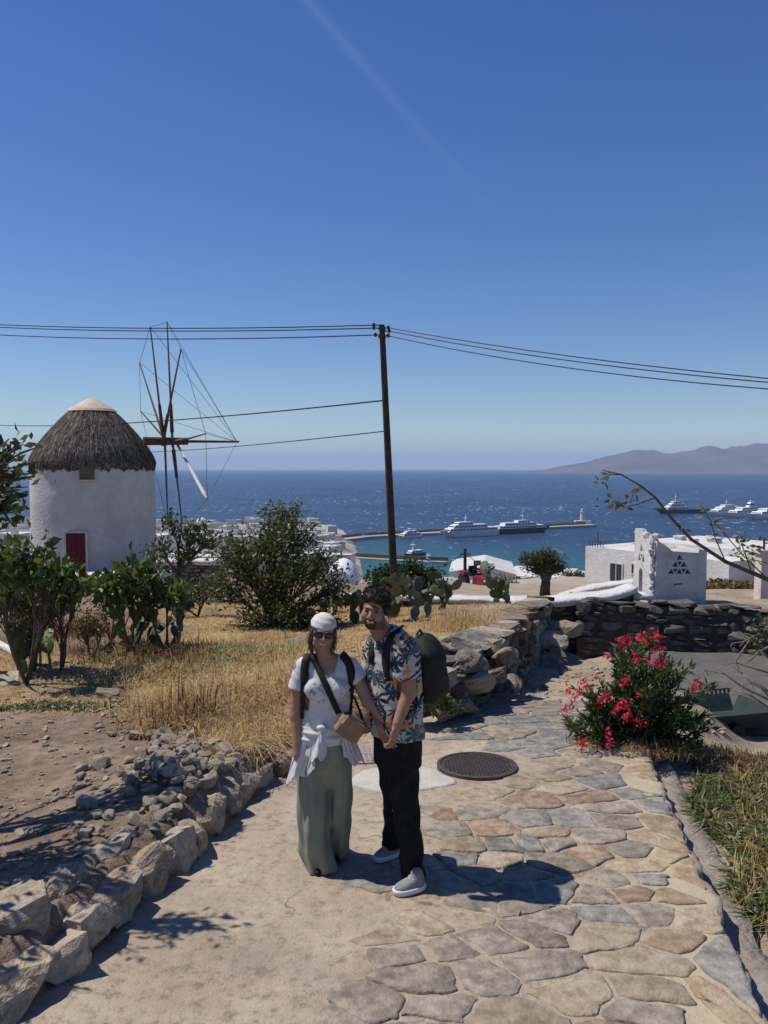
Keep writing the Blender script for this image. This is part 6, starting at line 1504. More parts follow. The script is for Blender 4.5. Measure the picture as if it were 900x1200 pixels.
def fingers(S_, wrist, dirv, nrm, side, curl=.5, thumb=1, sc_=1.0, spread=.0):
    "palm, four unequal fingers with knuckle bends and a thumb from the side of the palm"
    w = np.array(wrist, float); d = np.array(dirv, float); d /= np.linalg.norm(d); n = np.array(nrm, float); n -= d * (n @ d); n /= np.linalg.norm(n); sd = np.cross(d, n) * thumb
    S_.cone(w, w + d * .03 * sc_, .023 * sc_, .025 * sc_, .012); R_ = np.stack([sd, n, d], 1); pc = w + d * .058 * sc_; S_.ell(pc, (.038 * sc_, .0165 * sc_, .046 * sc_), .012, 'add', R_)
    for i, (o, L, r_) in enumerate(((.027, .070, .0085), (.009, .078, .0088), (-.009, .073, .0085), (-.026, .058, .0075))):
        p = w + d * .092 * sc_ + sd * o * sc_; a = curl * (.55 + .12 * i); cur = d + sd * spread * (o / .03)
        for q, fr_ in enumerate((.44, .32, .24)):
            a2 = a * (q + .6); v = cur * math.cos(a2) + n * math.sin(a2); p2 = p + v * L * fr_ * sc_; S_.cone(p, p2, r_ * sc_ * (1 - .08 * q), r_ * sc_ * (.94 - .08 * q), .003); p = p2
    p = w + d * .028 * sc_ + sd * .026 * sc_; v = d * .72 + sd * .62 + n * .25; v /= np.linalg.norm(v); p2 = p + v * .042 * sc_; S_.cone(p, p2, .0125 * sc_, .0105 * sc_, .010); v2 = d * .95 + sd * .15 + n * .3; v2 /= np.linalg.norm(v2); S_.cone(p2, p2 + v2 * .032 * sc_, .0105 * sc_, .0082 * sc_, .004)

def ribbon(name, pts, nrm, wid, th, m, parent, smooth=True):
    vs = []; fs = []; pts = [Vector(p) for p in pts]; k = len(pts)
    for i, p in enumerate(pts):
        t = (pts[min(i + 1, k - 1)] - pts[max(0, i - 1)]).normalized(); n = Vector(nrm[i] if isinstance(nrm, list) else nrm); n = (n - t * n.dot(t)).normalized(); s_ = t.cross(n); w = wid[i] if isinstance(wid, list) else wid
        for a, b_ in ((-.5, 0), (-.42, 1), (.42, 1), (.5, 0)): vs.append(p + s_ * (a * w) + n * (b_ * th))
    for i in range(k - 1): fs += [(i * 4 + j, i * 4 + (j + 1) % 4, i * 4 + 4 + (j + 1) % 4, i * 4 + 4 + j) for j in range(4)]
    fs += [(3, 2, 1, 0), tuple((k - 1) * 4 + j for j in range(4))]; base = parent.location
    return MB().add([v - base for v in vs], fs).build(name, m, parent, smooth)
def drape(name, tl, tr, bl, br, folds, amp, m, parent, seed, bulge=.0, th=.006, hem=.02):
    "hanging cloth with folds that deepen towards the hem"
    nu, nv = 40, 26; vs = []; fs = []; tl, tr, bl, br = map(Vector, (tl, tr, bl, br)); base = parent.location; r = random.Random(seed); ph = r.uniform(0, 6)
    for lay in (0, 1):
        for j in range(nv):
            v = j / (nv - 1); a, c = tl.lerp(bl, v), tr.lerp(br, v)
            for i in range(nu):
                u = i / (nu - 1); p = a.lerp(c, u); w = amp * 2.2 * (.3 + .7 * v) * (noise.noise(Vector((u * folds * 1.6 + .5 * v, v * .9, seed * 3.1))) + .45 * noise.noise(Vector((u * folds * 4.2 - .4 * v, v * 1.6, seed * 7.7))) + .22 * noise.noise(Vector((u * folds * 9 + v * 5, v * 7, seed * 1.7)))); p = p + Vector((0, -w - bulge * math.sin(u * 3.14159) + lay * th, -hem * v * v * (math.sin(u * 9 + ph) * .6 + (.5 - u) * .4))); vs.append(p - base)
    N = nu * nv
    for j in range(nv - 1):
        for i in range(nu - 1): q = (j * nu + i, j * nu + i + 1, (j + 1) * nu + i + 1, (j + 1) * nu + i); fs.append(q); fs.append(tuple(x + N for x in reversed(q)))
    for j in range(nv - 1): fs += [(j * nu, (j + 1) * nu, (j + 1) * nu + N, j * nu + N), (j * nu + nu - 1, j * nu + nu - 1 + N, (j + 1) * nu + nu - 1 + N, (j + 1) * nu + nu - 1)]
    for i in range(nu - 1): fs += [(i, i + N, i + 1 + N, i + 1), ((nv - 1) * nu + i, (nv - 1) * nu + i + 1, (nv - 1) * nu + i + 1 + N, (nv - 1) * nu + i + N)]
    return MB().add(vs, fs).build(name, m, parent, True)
def child(S_, name, m, root):
    me, V = S_.mesh(name); me.transform(Matrix.Translation(-root.location)); return link(name, me, m, root), V
def skin_mat(name, a, b_):
    m = M(name, [a, b_], 30, .5, .15, 160, 0, .35, bdist=.003); p = m.node_tree.nodes['Principled BSDF']; p.inputs['Subsurface Weight'].default_value = .08; p.inputs['Subsurface Radius'].default_value = (.02, .008, .004); p.inputs['Subsurface Scale'].default_value = .5; return m
mt['skin_w'] = skin_mat('tanned_skin', (.32, .175, .115), (.39, .22, .15)); mt['skin_m'] = skin_mat('tanned_skin_b', (.28, .15, .10), (.345, .19, .13))
mt['beard'] = M('short_dark_beard', [(.035, .022, .017), (.07, .042, .032)], 90, .8, .4, 300, 0, .2, bdist=.004); mt['stubble'] = M('stubble', [(.13, .075, .053), (.19, .11, .078)], 120, .7, .3, 300, 0, .2, bdist=.003); mt['lip'] = skin_mat('lips', (.34, .13, .10), (.40, .17, .13))
mt['hair'] = M('black_hair', [(.008, .007, .006), (.022, .017, .014)], 60, .5, .6, 200, 0, .4, bdist=.006); mt['hair_b'] = M('brown_hair', [(.05, .028, .016), (.12, .07, .04)], 60, .55, .6, 200, 0, .35, bdist=.006)
mt['cloth_w'] = M('white_cotton', [(.54, .53, .55), (.61, .60, .62)], 20, .9, .25, 150, 0, .15, bdist=.004); mt['scarf'] = M('white_scarf', [(.58, .55, .51), (.66, .63, .585)], 30, .9, .4, 120, 0, .15, bdist=.005)
mt['sage'] = M('sage_linen', [(.20, .215, .165), (.255, .27, .21)], 10, .9, .3, 220, 0, .15, bdist=.003); mt['black_cloth'] = M('black_denim', [(.010, .010, .011), (.020, .020, .022)], 30, .85, .3, 200, 0, .15, bdist=.003)
mt['pack'] = M('black_nylon', [(.010, .011, .011), (.020, .021, .020)], 20, .7, .3, 120, 0, .25, bdist=.005); mt['tan_bag'] = M('tan_leather', [(.21, .135, .075), (.29, .195, .115)], 14, .6, .3, 80, 0, .3)
mt['shoe'] = M('grey_knit', [(.20, .20, .195), (.30, .30, .29)], 40, .9, .4, 200, 0, .15, bdist=.004); mt['sole'] = M('white_rubber', [(.60, .60, .58), (.70, .70, .68)], 20, .7, .1, 80, 0, .2); mt['lens'] = M('dark_lens', [(.006, .006, .007), (.010, .010, .012)], 3, .08, 0, None, 0, .6)
mt['teeth'] = M('teeth', [(.62, .58, .50), (.7, .66, .58)], 20, .4, 0, None, 0, .4)

# leaf print shirt: palm leaves drawn flat on the cloth
def leaf_print():
    m = bpy.data.materials.new('leaf_print_cotton'); m.use_nodes = True; nt = m.node_tree; b = nt.nodes['Principled BSDF']; tc = nd(nt, 'ShaderNodeTexCoord'); sx = nd(nt, 'ShaderNodeSeparateXYZ'); lk(nt, tc.outputs['Object'], sx.inputs[0])
    U = mth(nt, 'ADD', mth(nt, 'MULTIPLY', sx.outputs['X'], 1.05), mth(nt, 'MULTIPLY', sx.outputs['Y'], -.3)); col = None; base = (.43, .405, .37); cur = None
    for k, (scale, offx, stops, nlob, size) in enumerate([(8.5, 3.1, [(0, (.022, .035, .055)), (.45, (.05, .10, .12)), (.75, (.02, .022, .03))], 4.0, .62), (9.5, 7.7, [(0, (.03, .05, .075)), (.5, (.012, .014, .02)), (.8, (.07, .13, .14))], 5.0, .58), (8.0, .3, [(0, (.50, .22, .11)), (.6, (.45, .30, .22)), (.85, (.30, .33, .33))], 2.0, .34)]):
        cb = nd(nt, 'ShaderNodeCombineXYZ'); lk(nt, mth(nt, 'ADD', U, offx), cb.inputs[0]); lk(nt, mth(nt, 'ADD', sx.outputs['Z'], offx * 1.7), cb.inputs[1])
        v = nd(nt, 'ShaderNodeTexVoronoi'); v.voronoi_dimensions = '2D'; v.inputs['Scale'].default_value = scale; v.inputs['Randomness'].default_value = .85; lk(nt, cb.outputs[0], v.inputs['Vector'])
        df = nd(nt, 'ShaderNodeVectorMath', operation='SUBTRACT'); lk(nt, cb.outputs[0], df.inputs[0]); lk(nt, v.outputs['Position'], df.inputs[1]); s2 = nd(nt, 'ShaderNodeSeparateXYZ'); lk(nt, df.outputs[0], s2.inputs[0]); cs = nd(nt, 'ShaderNodeSeparateColor'); lk(nt, v.outputs['Color'], cs.inputs[0])
        ang = mth(nt, 'ADD', mth(nt, 'ARCTAN2', s2.outputs[1], s2.outputs[0]), mth(nt, 'MULTIPLY', cs.outputs[1], 6.283)); lob_ = mth(nt, 'ABSOLUTE', mth(nt, 'COSINE', mth(nt, 'MULTIPLY', ang, nlob))); lob_ = mth(nt, 'POWER', lob_, 1.3)
        half = mth(nt, 'ADD', .62, mth(nt, 'MULTIPLY', mth(nt, 'COSINE', ang), .38)); rad = mth(nt, 'MULTIPLY', mth(nt, 'MULTIPLY', mth(nt, 'ADD', .12, mth(nt, 'MULTIPLY', lob_, .88)), half), size * 1.5)
        fac = mth(nt, 'LESS_THAN', mth(nt, 'MULTIPLY', v.outputs['Distance'], 1.0), rad); fac = mth(nt, 'MULTIPLY', fac, mth(nt, 'GREATER_THAN', cs.outputs[2], .42 if k == 2 else .02))
        rp = ramp(nt, cs.outputs[0], stops); rp.color_ramp.interpolation = 'CONSTANT'; cur = mixc(nt, fac, cur if cur is not None else base, rp.outputs[0])
    lk(nt, cur, b.inputs['Base Color']); b.inputs['Roughness'].default_value = .9; b.inputs['Specular IOR Level'].default_value = .15; return m
mt['leaf_print'] = leaf_print()
def tee_print():
    m = mt['cloth_w'].copy(); m.name = 'white_tee_print'; nt = m.node_tree; b = nt.nodes['Principled BSDF']; lnk = b.inputs['Base Color'].links[0].from_socket; tc = nd(nt, 'ShaderNodeTexCoord'); sx = nd(nt, 'ShaderNodeSeparateXYZ'); lk(nt, tc.outputs['Object'], sx.inputs[0])
    nz = noise_n(nt, 16, 3, tc.outputs['Object']); ln = ramp(nt, nz.outputs['Fac'], [(.47, 0.0), (.49, 1.0), (.505, 1.0), (.525, 0.0)]).outputs[0]
    z = mth(nt, 'DIVIDE', mth(nt, 'SUBTRACT', sx.outputs['Z'], 1.12), .10); x = mth(nt, 'DIVIDE', mth(nt, 'SUBTRACT', sx.outputs['X'], .03), .12); rr = mth(nt, 'ADD', mth(nt, 'MULTIPLY', z, z), mth(nt, 'MULTIPLY', x, x)); msk = mth(nt, 'LESS_THAN', rr, 1.0)
    lk(nt, mixc(nt, mth(nt, 'MULTIPLY', mth(nt, 'MULTIPLY', ln, msk), .8), lnk, (.10, .12, .17)), b.inputs['Base Color']); return m
mt['tee'] = tee_print()

def strands(name, V, c, root, m, n, seed, sweep, length, wid, zmin=-9):
    g = np.random.default_rng(seed); V = V[(V[:, 2] > zmin)]; i = g.choice(len(V), n); Pn = V[i]; N_ = unit(Pn - np.array(c)); D = N_ * .55 + sweep(Pn - np.array(c)) + g.normal(size=(n, 3)) * .28
    L = length * (.6 + .8 * g.random(n)); link(name, leaf_mesh(name, Pn - N_ * .004 - np.array(list(root.location)), D, L, wid, g, [1], .35), m, root)
# ================================================================== woman
YW0 = 4.74
w = lambda px, py, dy=0.0: W(px, py, YW0 + dy)
wx = lambda px, py=850: W(px, py, YW0).x
wz = lambda py: W(450, py, YW0).z
gw = float(path_z(np.array(YW0)))
wom = empty('person', (wx(381, 1020), YW0, gw)); tag(wom, 'woman in white headscarf, sunglasses, white top and wide sage trousers holding the man\'s hand', 'person')

hc = w(378.5, 741, -.01); Rw = rotm(.14, -.03, .10)
# joints
sR, eR, wR = w(353, 783, .0), w(347, 838, .01), w(348.5, 884, -.05)
sL, eL, wL = w(413, 784, .0), w(432, 822, -.06), w(455, 847, -.14)
body = SDF((wx(325), YW0 - .36, gw - .01), (wx(480), YW0 + .26, wz(712)), .0045)
T_ = head(body, hc, Rw, .93, False)
body.cone(T_((0, .025, -.06)), w(382, 777, .03), .050, .056, .02)
body.loft([(wx(382), YW0 + .02, wz(820), .13, .085), (wx(383), YW0 + .02, wz(800), .145, .09), (wx(383), YW0 + .02, wz(785), .155, .085), (wx(383), YW0 + .02, wz(774), .13, .06), (wx(382), YW0 + .02, wz(768), .07, .045)], 0, .03)
body.loft([(wx(381), YW0 + .02, wz(900), .14, .10), (wx(382), YW0 + .02, wz(860), .13, .09), (wx(382), YW0 + .02, wz(820), .125, .085)], 0, .03)
body.chain([sR, eR, wR], [.048, .040, .026], .02); body.chain([sL, eL, wL], [.047, .040, .026], .02)
for a, c in ((w(372, 900), w(375, 1015)), (w(394, 900, .05), w(393, 1000, .1))): body.cone(a, c, .065, .035, .02)
dR = np.array(w(352, 905, -.03) - wR); fingers(body, wR, dR, (0.55, -.1, 0), None, .45, -1, .95)
dL = np.array(w(470, 862, -.20) - w(453, 846, -.14)); fingers(body, wL, dL, (.2, .9, -.35), None, .95, 1, .95)
me, V = body.mesh('body'); Rinv = np.linalg.inv(Rw); pc = np.zeros((len(me.polygons), 3)); pcv = np.zeros(len(me.polygons) * 3, np.float32); me.polygons.foreach_get('center', pcv); pc = pcv.reshape(-1, 3); loc = (pc - np.array(hc)) @ Rw / .93
mi = np.zeros(len(pc), np.int32); mi[((loc[:, 2] > -.0755) & (loc[:, 2] < -.053) & (np.abs(loc[:, 0]) < .028 - .3 * np.abs(loc[:, 2] + .063)) & (loc[:, 1] < -.078))] = 1
mi[(loc[:, 2] > -.0665 + 8 * loc[:, 0] ** 2) & (loc[:, 2] < -.0615 + 8 * loc[:, 0] ** 2) & (np.abs(loc[:, 0]) < .019) & (loc[:, 1] < -.078)] = 2
me.polygons.foreach_set('material_index', mi); me.transform(Matrix.Translation(-wom.location)); link('body', me, [mt['skin_w'], mt['lip'], mt['teeth']], wom)
# tee
tee = SDF((wx(332), YW0 - .25, wz(905)), (wx(436), YW0 + .25, wz(758)), .005)
tf = lambda X, Y, Z, A_: .0035 * np.sin(A_ * 6 + Z * 24) * np.clip((wz(815) - Z) * 14, 0, 1.2)
tee.loft([(wx(381), YW0 + .015, wz(868), .160, .122), (wx(382), YW0 + .015, wz(858), .155, .118), (wx(383), YW0 + .015, wz(838), .150, .112), (wx(384), YW0 + .01, wz(812), .158, .120), (wx(384), YW0 + .015, wz(795), .172, .112), (wx(384), YW0 + .02, wz(783), .176, .095), (wx(383.5), YW0 + .02, wz(775), .150, .070), (wx(383), YW0 + .02, wz(768), .085, .05)], 0, .03, fold=tf)
for sg, px in ((-1, 369), (1, 398)): tee.ell(w(px, 808, -.075), (.062, .05, .058), .035)
tee.chain([w(357, 781), w(349.5, 806)], [.060, .064], .02); tee.chain([w(410, 781), w(421, 797, -.025)], [.058, .062], .02)

# cut sleeve ends flat
def cut_cap(S_, c, n, rad, dep):
    n = np.array(n, float); n /= np.linalg.norm(n); R_ = np.array(Vector(n).to_track_quat('Z', 'Y').to_matrix()); S_.box(np.array(c) + n * dep, (rad, rad, dep), .004, .004, 'sub', R_)
cut_cap(tee, w(349, 806), (-.12, 0, -1), .085, .06); cut_cap(tee, w(421.5, 797.5, -.025), (.62, -.15, -.75), .075, .05)
tee.cone(w(384, 762, -.06), w(384.5, 783, -.135), .090, .092, .008, 'sub'); tee.cone(w(383, 757, .03), w(383, 776, .0), .062, .066, .015, 'sub')
tee.wrinkle(lambda X, Y, Z: .0022 * np.sin(X * 55 + Z * 40 + 2 * np.sin(Z * 31)) * np.sin(Z * 26 + X * 19))
o, _ = child(tee, 'top', mt['tee'], wom)
# trousers
tr_ = SDF((wx(338, 950), YW0 - .25, gw - .012), (wx(424, 950), YW0 + .36, wz(856)), .006)
ff = lambda X, Y, Z, A_: (.011 * np.sin(A_ * 3 + 4 * Z + 1.5 * np.sin(Z * 7)) + .006 * np.sin(A_ * 7 + 1.5 - Z * 9) + .004 * np.sin(Z * 26 + X * 30)) * np.clip((wz(885) - Z) * 2.6, 0, 1)
k_ = YW0 / 920
hips = [(wx(381), YW0 + .02, wz(922), .08, .06), (wx(381), YW0 + .02, wz(908), .130, .105), (wx(381), YW0 + .02, wz(895), .158, .128), (wx(381.5), YW0 + .02, wz(880), .162, .125), (wx(382), YW0 + .02, wz(858), .148, .115)]
tr_.loft(hips, 0, .03)
tr_.loft([(wx(378.5, 1020), YW0 - .02, gw + .008, .088, .115), (wx(371, 990), YW0 + .0, wz(992), .100, .125), (wx(368, 950), YW0 + .01, wz(950), .104, .125), (wx(367, 910), YW0 + .02, wz(910), .098, .125), (wx(370, 880), YW0 + .02, wz(880), .09, .12)], 0, .012, fold=ff)
tr_.loft([(wx(393, 1010), YW0 + .16, gw + .012, .080, .105), (wx(395, 970), YW0 + .12, wz(975), .085, .115), (wx(396, 930), YW0 + .07, wz(932), .090, .12), (wx(396, 900), YW0 + .04, wz(900), .088, .12), (wx(393, 875), YW0 + .03, wz(875), .085, .115)], 0, .012, fold=ff)
child(tr_, 'trousers', mt['sage'], wom)
for (px, dy, ang) in ((374, -.05, .1), (393, .10, -.1)):
    sh = SDF((wx(px, 1020) - .09, YW0 + dy - .22, gw - .01), (wx(px, 1020) + .09, YW0 + dy + .16, gw + .09), .004); sh.ell((wx(px, 1020), YW0 + dy + .03, gw + .025), (.038, .115, .03), .01); sh.plane((0, 0, gw + .004), (0, 0, -1)); child(sh, 'shoe', mt['black_cloth'], wom)
# cardigan tied round the waist
cd = SDF((wx(336), YW0 - .28, wz(915)), (wx(432), YW0 + .28, wz(838)), .006)
cf = lambda X, Y, Z, A_: .005 * np.sin(A_ * 4 + Z * 95) + .004 * np.sin(A_ * 2.3 - Z * 150 + 1)
cd.loft([(wx(382), YW0 + .018, wz(866), .160, .124), (wx(382), YW0 + .018, wz(857), .166, .130), (wx(382.5), YW0 + .018, wz(848), .156, .120)], 0, .01, fold=cf); cd.ell(w(377, 853, -.125), (.032, .02, .018), .03)
child(cd, 'tied_cardigan', mt['cloth_w'], wom)
drape('cardigan_sleeve', w(370, 851, -.085), w(384, 851, -.085), w(364, 891, -.135), w(383, 888, -.135), 1.6, .012, mt['cloth_w'], wom, 3, .012, th=.004, hem=.03)
drape('cardigan_tail', w(353, 851, .0), w(372, 852, -.08), w(334, 917, -.05), w(369, 905, -.135), 1.9, .016, mt['cloth_w'], wom, 4, .012, th=.004, hem=.035)
drape('cardigan_tail', w(398, 856, -.085), w(411, 852, -.01), w(403, 889, -.12), w(429, 898, -.055), 2, .012, mt['cloth_w'], wom, 5, .012, th=.004, hem=.03)
drape('cardigan_tail', w(355, 855, .10), w(409, 855, .10), w(350, 898, .145), w(413, 895, .145), 3, .015, mt['cloth_w'], wom, 6, -.05, th=.004)
# straps and bag
def front_path(S_, pts, off):
    out = []
    for px, py in pts:
        p = W(px, py, YW0 - .08); y = S_.front(p.x, p.z); y = YW0 - .03 if y is None else y; q = W(px, py, y - off); out.append(q)
    ys = [q.y for q in out]; ys = [np.mean(ys[max(0, i - 1):i + 2]) for i in range(len(ys))]
    return [W(px, py, y) for (px, py), y in zip(pts, ys)]
ips = lambda a, c, n: [(a[0] + (c[0] - a[0]) * i / (n - 1), a[1] + (c[1] - a[1]) * i / (n - 1)) for i in range(n)]
bp_pts = [(360, 770), (358, 776), (357, 784), (357, 792), (357, 800), (356, 808), (355, 818), (354, 830), (354, 842)]
pk = empty('backpack', w(383, 800, .24)); tag(pk, 'black day pack on the woman\'s back with padded shoulder straps', 'backpack')
ribbon('shoulder_strap', [w(362, 768, .06)] + front_path(tee, bp_pts, .004), (0, -1, .3), [.05] * 2 + [.052] * 4 + [.042, .03, .022, .018], .012, mt['pack'], pk)
bp2 = [(403, 769), (407, 774), (410, 781), (411.5, 788), (412, 796), (412, 806), (412, 818), (411, 830), (410, 842)]
ribbon('shoulder_strap', [w(401, 767, .06)] + front_path(tee, bp2, .004), (0, -1, .3), [.05] * 2 + [.052] * 3 + [.045, .035, .022, .018, .016], .012, mt['pack'], pk)
s_ = SDF((wx(345), YW0 + .09, wz(870)), (wx(422), YW0 + .40, wz(762)), .008); s_.box(w(384, 812, .24), (.135, .085, .20), .05); child(s_, 'pack_body', mt['pack'], pk)
MB().box((-.09, .084, -.14), (.09, .11, .02)).build('front_pocket', mt['pack'], pk)
bag = empty('crossbody_bag', w(410, 855, -.16)); tag(bag, 'tan crossbody pouch on a black strap at the woman\'s hip', 'bag')
xb = ips((366, 769), (397, 836), 14); ribbon('strap', [w(364, 766, .05)] + front_path(tee, xb, .012), (0, -1, .15), .036, .006, mt['pack'], bag)
ribbon('strap', [w(426, 850, -.1), w(422, 835, -.02), w(414, 815, .12)], (.6, -.5, .2), .03, .005, mt['pack'], bag)
s_ = SDF((wx(388), YW0 - .27, wz(885)), (wx(436), YW0 - .02, wz(826)), .004); Rb = np.array(Matrix.Rotation(.15, 3, 'Z') @ Matrix.Rotation(.62, 3, 'Y')); s_.box(w(411, 852, -.165), (.083, .034, .073), .026, R=Rb); s_.box(w(414.5, 850, -.20), (.066, .012, .03), .01, .006, R=Rb)
s_.wrinkle(lambda X, Y, Z: .0015 * np.sin(X * 90 + Z * 60)); child(s_, 'pouch', mt['tan_bag'], bag)
zp = [np.array(w(411, 852, -.165)) + Rb @ np.array(q) for q in ((-.07, -.040, .062), (0, -.043, .064), (.07, -.040, .062))]; MB().tube([Vector(q) - bag.location for q in zp], .004, 6).build('zip', mt['iron'], bag)
# head scarf, hair, sunglasses
def headlocal(lo, hi, c, h): c = np.array(c); return SDF(c + np.array(lo), c + np.array(hi), h)
hr = headlocal((-.13, -.13, -.19), (.13, .16, .12), hc, .004); Hl = lambda p: np.array(hc) + Rw @ (np.array(p) * .93)
hr.ell(Hl((0, .035, .01)), (.077, .086, .086), .01, R=Rw)
for s_x in (-1, 1): hr.chain([Hl((s_x * .07, .02, .02)), Hl((s_x * .076, .0, -.05)), Hl((s_x * .070, -.005, -.10)), Hl((s_x * .058, .02, -.135))], [.014, .015, .013, .006], .010)
hr.ell(Hl((0, .075, -.07)), (.06, .04, .06), .02, R=Rw)
hr.ell(Hl((0, -.06, -.03)), (.066, .08, .10), .01, 'sub', Rw); hr.wrinkle(lambda X, Y, Z: .0028 * np.sin(X * 420 + np.sin(Z * 50) * 2) + .002 * np.sin(Y * 380 + Z * 20)); ob_, V = child(hr, 'hair', mt['hair_b'], wom); strands('hair_strands', V, hc, wom, mt['hair_b'], 900, 3, lambda d: np.array([0, .1, -1.0]) + d * np.array([2, 2, 0]), .035, .004)
sf = headlocal((-.13, -.14, -.06), (.13, .16, .13), hc, .0035); sf.ell(Hl((0, .018, .036)), (.083, .101, .085), .01, R=Rw)
nb = Rw @ np.array((0, .30, -1.0)); sf.plane(Hl((0, -.09, .026)), nb); sf.wrinkle(lambda X, Y, Z: .0012 * np.sin(Z * 150 + X * 45 + Y * 60 + 1.5 * np.sin(X * 30))); sf.cone(Hl((0, .112, .0)), Hl((.02, .135, -.05)), .022, .012, .02); child(sf, 'headscarf', mt['scarf'], wom)
sg = empty('sunglasses', hc); tag(sg, 'dark wraparound sunglasses on the woman\'s face', 'sunglasses'); 
for s_x in (-1, 1):
    c_ = Hl((s_x * .034, -.101, -.002)); l = headlocal((-.05, -.05, -.05), (.05, .05, .05), c_, .002); Rl = Rw @ rotm(s_x * -.22); l.ell(c_, (.031, .0075, .0215), .004, R=Rl); child(l, 'lens', mt['lens'], sg)
    MB().tube([Vector(Hl((s_x * .064, -.085, .006))) - sg.location, Vector(Hl((s_x * .078, -.03, .006))) - sg.location, Vector(Hl((s_x * .084, .02, .0))) - sg.location], .0035, 6).build('temple_arm', mt['black'], sg)
MB().tube([Vector(Hl((-.012, -.108, .006))) - sg.location, Vector(Hl((0, -.113, .008))) - sg.location, Vector(Hl((.012, -.108, .006))) - sg.location], .0032, 6).build('bridge', mt['black'], sg)

# ================================================================== man
YM0 = 4.68
m_ = lambda px, py, dy=0.0: W(px, py, YM0 + dy)
mx = lambda px, py=850: W(px, py, YM0).x
mz = lambda py: W(450, py, YM0).z
gm_ = float(path_z(np.array(YM0)))
man = empty('person', (mx(468, 1030), YM0, gm_)); tag(man, 'smiling bearded man in leaf print shirt, black trousers and pale trainers', 'person')
yaw = -.75; Rm = rotm(-.20, .03, .10); hc2 = m_(438.5, 713, -.02)
sL, eL, wL_ = m_(476, 757, -.12), m_(479, 811, -.13), m_(466, 847, -.20)
sR, eR, wR_ = m_(436, 760, .13), m_(437, 812, .10), m_(446, 850, -.06)
body = SDF((mx(415), YM0 - .40, gm_ - .02), (mx(512), YM0 + .36, mz(676)), .0045)
T_ = head(body, hc2, Rm, 1.0, True); body.cone(T_((0, .03, -.06)), m_(452, 751, .04), .058, .066, .02)
body.loft([(mx(462), YM0 + .02, mz(870), .15, .10), (mx(461), YM0 + .02, mz(830), .15, .105), (mx(460), YM0 + .02, mz(790), .165, .11), (mx(458), YM0 + .02, mz(765), .175, .10), (mx(456), YM0 + .03, mz(750), .13, .07)], yaw, .03)
body.chain([sL, eL, wL_], [.056, .044, .029], .02); body.chain([sR, eR, wR_], [.054, .042, .029], .02)
body.chain([m_(472, 870, -.02), m_(475, 940, -.09), m_(483, 1026, -.15)], [.07, .05, .035], .02); body.chain([m_(458, 870, .06), m_(462, 930, .11), m_(461, 975, .19)], [.07, .05, .035], .02)
fingers(body, wL_, np.array(m_(458, 880, -.21) - wL_), (-.75, .45, 0), None, .55, 1, 1.05)
fingers(body, wR_, np.array(m_(456, 872, -.10) - wR_), (.3, -.9, 0), None, .7, -1, 1.0)
me, V = body.mesh('body'); pcv = np.zeros(len(me.polygons) * 3, np.float32); me.polygons.foreach_get('center', pcv); pc = pcv.reshape(-1, 3); loc = (pc - np.array(hc2)) @ Rm
mi = np.zeros(len(pc), np.int32); ax_, lz, ly = np.abs(loc[:, 0]), loc[:, 2], loc[:, 1]
bd = (lz < -.044 + .25 * np.maximum(0, ax_ - .02)) & (lz > -.125) & (ly < .01) & (ax_ < .078) & ~((ax_ > .026) & (lz > -.055) & (ly < -.055)); mi[bd] = 4; mi[bd & (ax_ < .036 - .2 * np.maximum(0, -.07 - lz))] = 1
mth_ = (lz > -.073) & (lz < -.054) & (ax_ < .022) & (ly < -.08); mi[mth_] = 2; mi[(lz > -.067 + 9 * ax_ ** 2) & (lz < -.0605 + 9 * ax_ ** 2) & (ax_ < .021) & (ly < -.075)] = 3
brow = (lz > .013) & (lz < .0205) & (ax_ > .014) & (ax_ < .048) & (ly < -.06); mi[brow] = 1
me.polygons.foreach_set('material_index', mi); me.transform(Matrix.Translation(-man.location)); link('body', me, [mt['skin_m'], mt['beard'], mt['lip'], mt['teeth'], mt['stubble']], man)
for s_x in (-1, 1):
    e = MB().lathe([(.0002, -.0055), (.006, -.004), (.0085, 0), (.006, .004), (.0002, .0055)], n=12); c_ = T_((s_x * .032, -.083, -.001)); o = e.build('eye', mt['black'], man, True); o.location = Vector(c_) - man.location
# shirt
sh = SDF((mx(420), YM0 - .32, mz(868)), (mx(508), YM0 + .34, mz(733)), .005)
sfold = lambda X, Y, Z, A_: .005 * np.sin(A_ * 5 + Z * 18) * np.clip((mz(790) - Z) * 8, 0, 1)
sh.loft([(mx(466), YM0 + .02, mz(862), .182, .135), (mx(465), YM0 + .02, mz(835), .180, .138), (mx(463), YM0 + .02, mz(805), .180, .138), (mx(461), YM0 + .02, mz(780), .190, .130), (mx(460), YM0 + .02, mz(762), .198, .112), (mx(459), YM0 + .025, mz(750), .172, .092), (mx(457), YM0 + .03, mz(742), .125, .080), (mx(454), YM0 + .035, mz(735), .075, .066)], yaw, .03, fold=sfold)
sh.chain([m_(473, 756, -.11), m_(475.5, 787, -.125)], [.074, .078], .025); sh.chain([m_(438, 760, .12), m_(438, 790, .10)], [.070, .074], .025)
cut_cap(sh, m_(475.5, 788, -.125), (.05, 0, -1), .10, .06) if False else None
